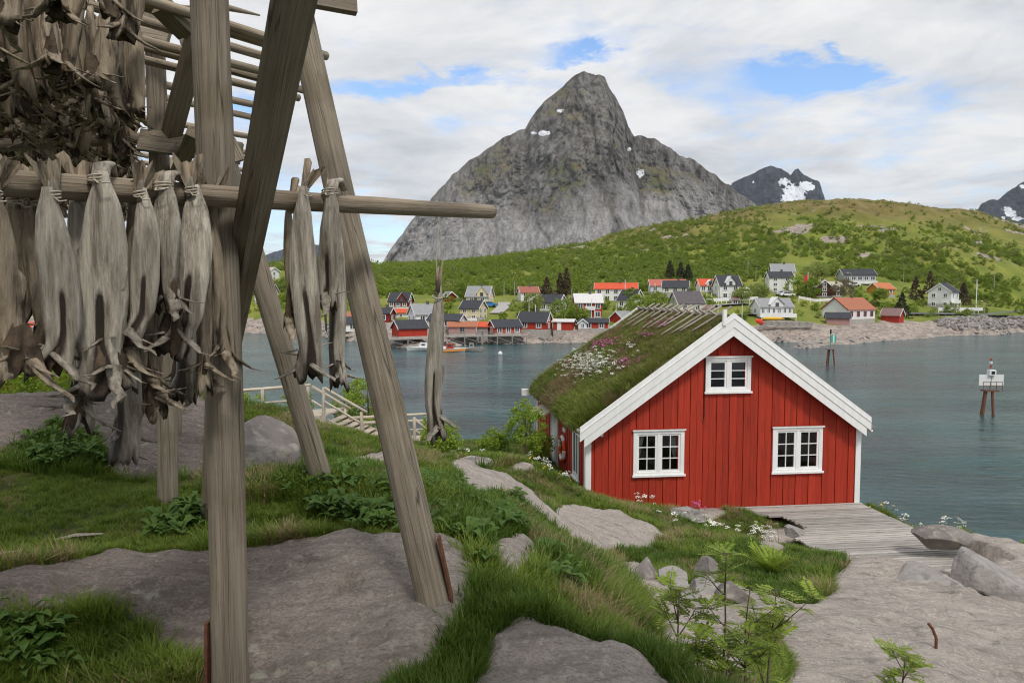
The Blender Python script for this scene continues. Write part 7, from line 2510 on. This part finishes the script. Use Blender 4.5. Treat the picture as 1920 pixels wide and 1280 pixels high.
def pinnate(b, base, d, up, ln, rg, pairs=6, lf=.34):
    """one compound rowan leaf"""
    d = d.normalized(); s = d.cross(up).normalized(); nrm = s.cross(d)
    pts = [base + d * ln * t + nrm * (-.25 * ln * t * t) for t in np.linspace(0, 1, 5)]
    b.tube(pts, .0022, 4, caps=False, mi=1)
    for i in range(pairs + 1):
        t = .25 + .75 * i / pairs
        c = base + d * ln * t + nrm * (-.25 * ln * t * t)
        for sg in ((-1, 1) if i < pairs else (0,)):
            ax = (s * sg + d * (.45 if sg else 1)).normalized()
            l2 = ln * lf * (1 - .35 * abs(t - .55)) * rg.uniform(.85, 1.15)
            wv = ax.cross(nrm).normalized() * l2 * .20
            droop = nrm * rg.uniform(-.25, .05) * l2
            b.poly([c, c + ax * l2 * .45 + wv + droop * .4, c + ax * l2 + droop, c + ax * l2 * .45 - wv + droop * .4])


def sapling(label, u, v, Y, h, seed, branches=5, lean=0.0):
    p = P(u, v, Y)
    z = float(near_z(p.x, p.y)[0])
    rg = np.random.default_rng(seed)
    t = empty('rowan_sapling', (p.x, p.y, z), rg.uniform(0, 6), label, 'sapling', 'rowan saplings in the foreground')
    h = h + (p.z - z)
    st = MB(); lv = MB()
    main = [Vector((lean * q * q * h, .04 * h * math.sin(3 * q + seed), h * q - .05)) for q in np.linspace(0, 1, 8)]
    st.tube(main, [.011 * (1 - .8 * q) + .001 for q in np.linspace(0, 1, 8)], 7)
    tips = [(main[-1], Vector((lean, 0, 1)))]
    for k in range(branches):
        q = rg.uniform(.25, .8); i0 = int(q * 7)
        a = rg.uniform(0, 6.28)
        d = Vector((math.cos(a), math.sin(a), rg.uniform(.7, 1.3))).normalized()
        ln = h * rg.uniform(.22, .42)
        pts = [main[i0] + d * ln * s + Vector((0, 0, .12 * ln * s * s)) for s in (0, .35, .7, 1)]
        st.tube(pts, [.006, .005, .0035, .002], 5)
        tips.append((pts[-1], d)); tips.append((pts[2], d))
    for (e, d) in tips:
        for k in range(5):
            a = rg.uniform(0, 6.28)
            dd = Vector((math.cos(a), math.sin(a), rg.uniform(.05, .8)))
            pinnate(lv, e - d * rg.uniform(0, .05), dd, Vector((0, 0, 1)), rg.uniform(.10, .18), rg)
    st.build('stem', BARK, t, smooth=True)
    me = lv.mesh('leaves', fix=False); me.materials.append(ROWAN); me.materials.append(BARK)
    link('leaves', me, None, t)
    return t


for i, (u, v, Y, h, br, lean, lab) in enumerate(((1345, 1300, 5.4, 1.15, 3, .02, 'tallest dark-stemmed rowan sapling in the gully, leaves only near the top'), (1275, 1300, 5.3, .75, 7, -.12, 'rowan sapling leaning towards the grassy bank'), (1310, 1310, 5.0, .5, 5, .05, 'low bushy rowan sapling at the tallest one\'s foot'),
                                          (1405, 1310, 5.2, .85, 7, .06, 'leafy rowan sapling beside the tallest one'), (1450, 1300, 5.4, .80, 8, .12, 'bright leafy rowan sapling against the pale slab'), (1690, 1290, 6.6, .38, 5, 0, 'small rowan sapling alone on the pale rock slab'), (1365, 1320, 4.9, .45, 4, .1, 'short twiggy rowan sapling low in the gully'))):
    sapling(lab, u, v, Y, h, 600 + i, br, lean)
# fern clump near the deck and dead stalks
fern = MB(); rgf = np.random.default_rng(8)
for k in range(26):
    a = rgf.uniform(0, 6.28)
    pinnate(fern, Vector((rgf.normal(0, .05), rgf.normal(0, .05), 0)), Vector((math.cos(a), math.sin(a), rgf.uniform(.9, 2.2))), Vector((0, 0, 1)), rgf.uniform(.4, .65), rgf, 16, .17)
me = fern.mesh('fern', fix=False); me.materials.append(ROWAN); me.materials.append(BARK)
p = P(1448, 1085, 12.6); o = link('fern', me); o.location = (p.x, p.y, float(near_z(p.x, p.y)[0])); tag(o, 'bright yellow-green fern clump in the grass beside the deck', 'fern')

# ================================================================== THE AIR
hz = MB().box(-9300, 9300, -80, 12300, -9, 1500)
m = bpy.data.materials.new('haze'); m.use_nodes = True
m.node_tree.nodes.clear()
_out = m.node_tree.nodes.new('ShaderNodeOutputMaterial'); _pv = m.node_tree.nodes.new('ShaderNodeVolumePrincipled')
_pv.inputs['Color'].default_value = (.78, .88, 1.0, 1); _pv.inputs['Density'].default_value = 2.6e-5; _pv.inputs['Anisotropy'].default_value = .2
m.node_tree.links.new(_pv.outputs[0], _out.inputs['Volume'])
tag(hz.build('haze', m), kind='stuff')
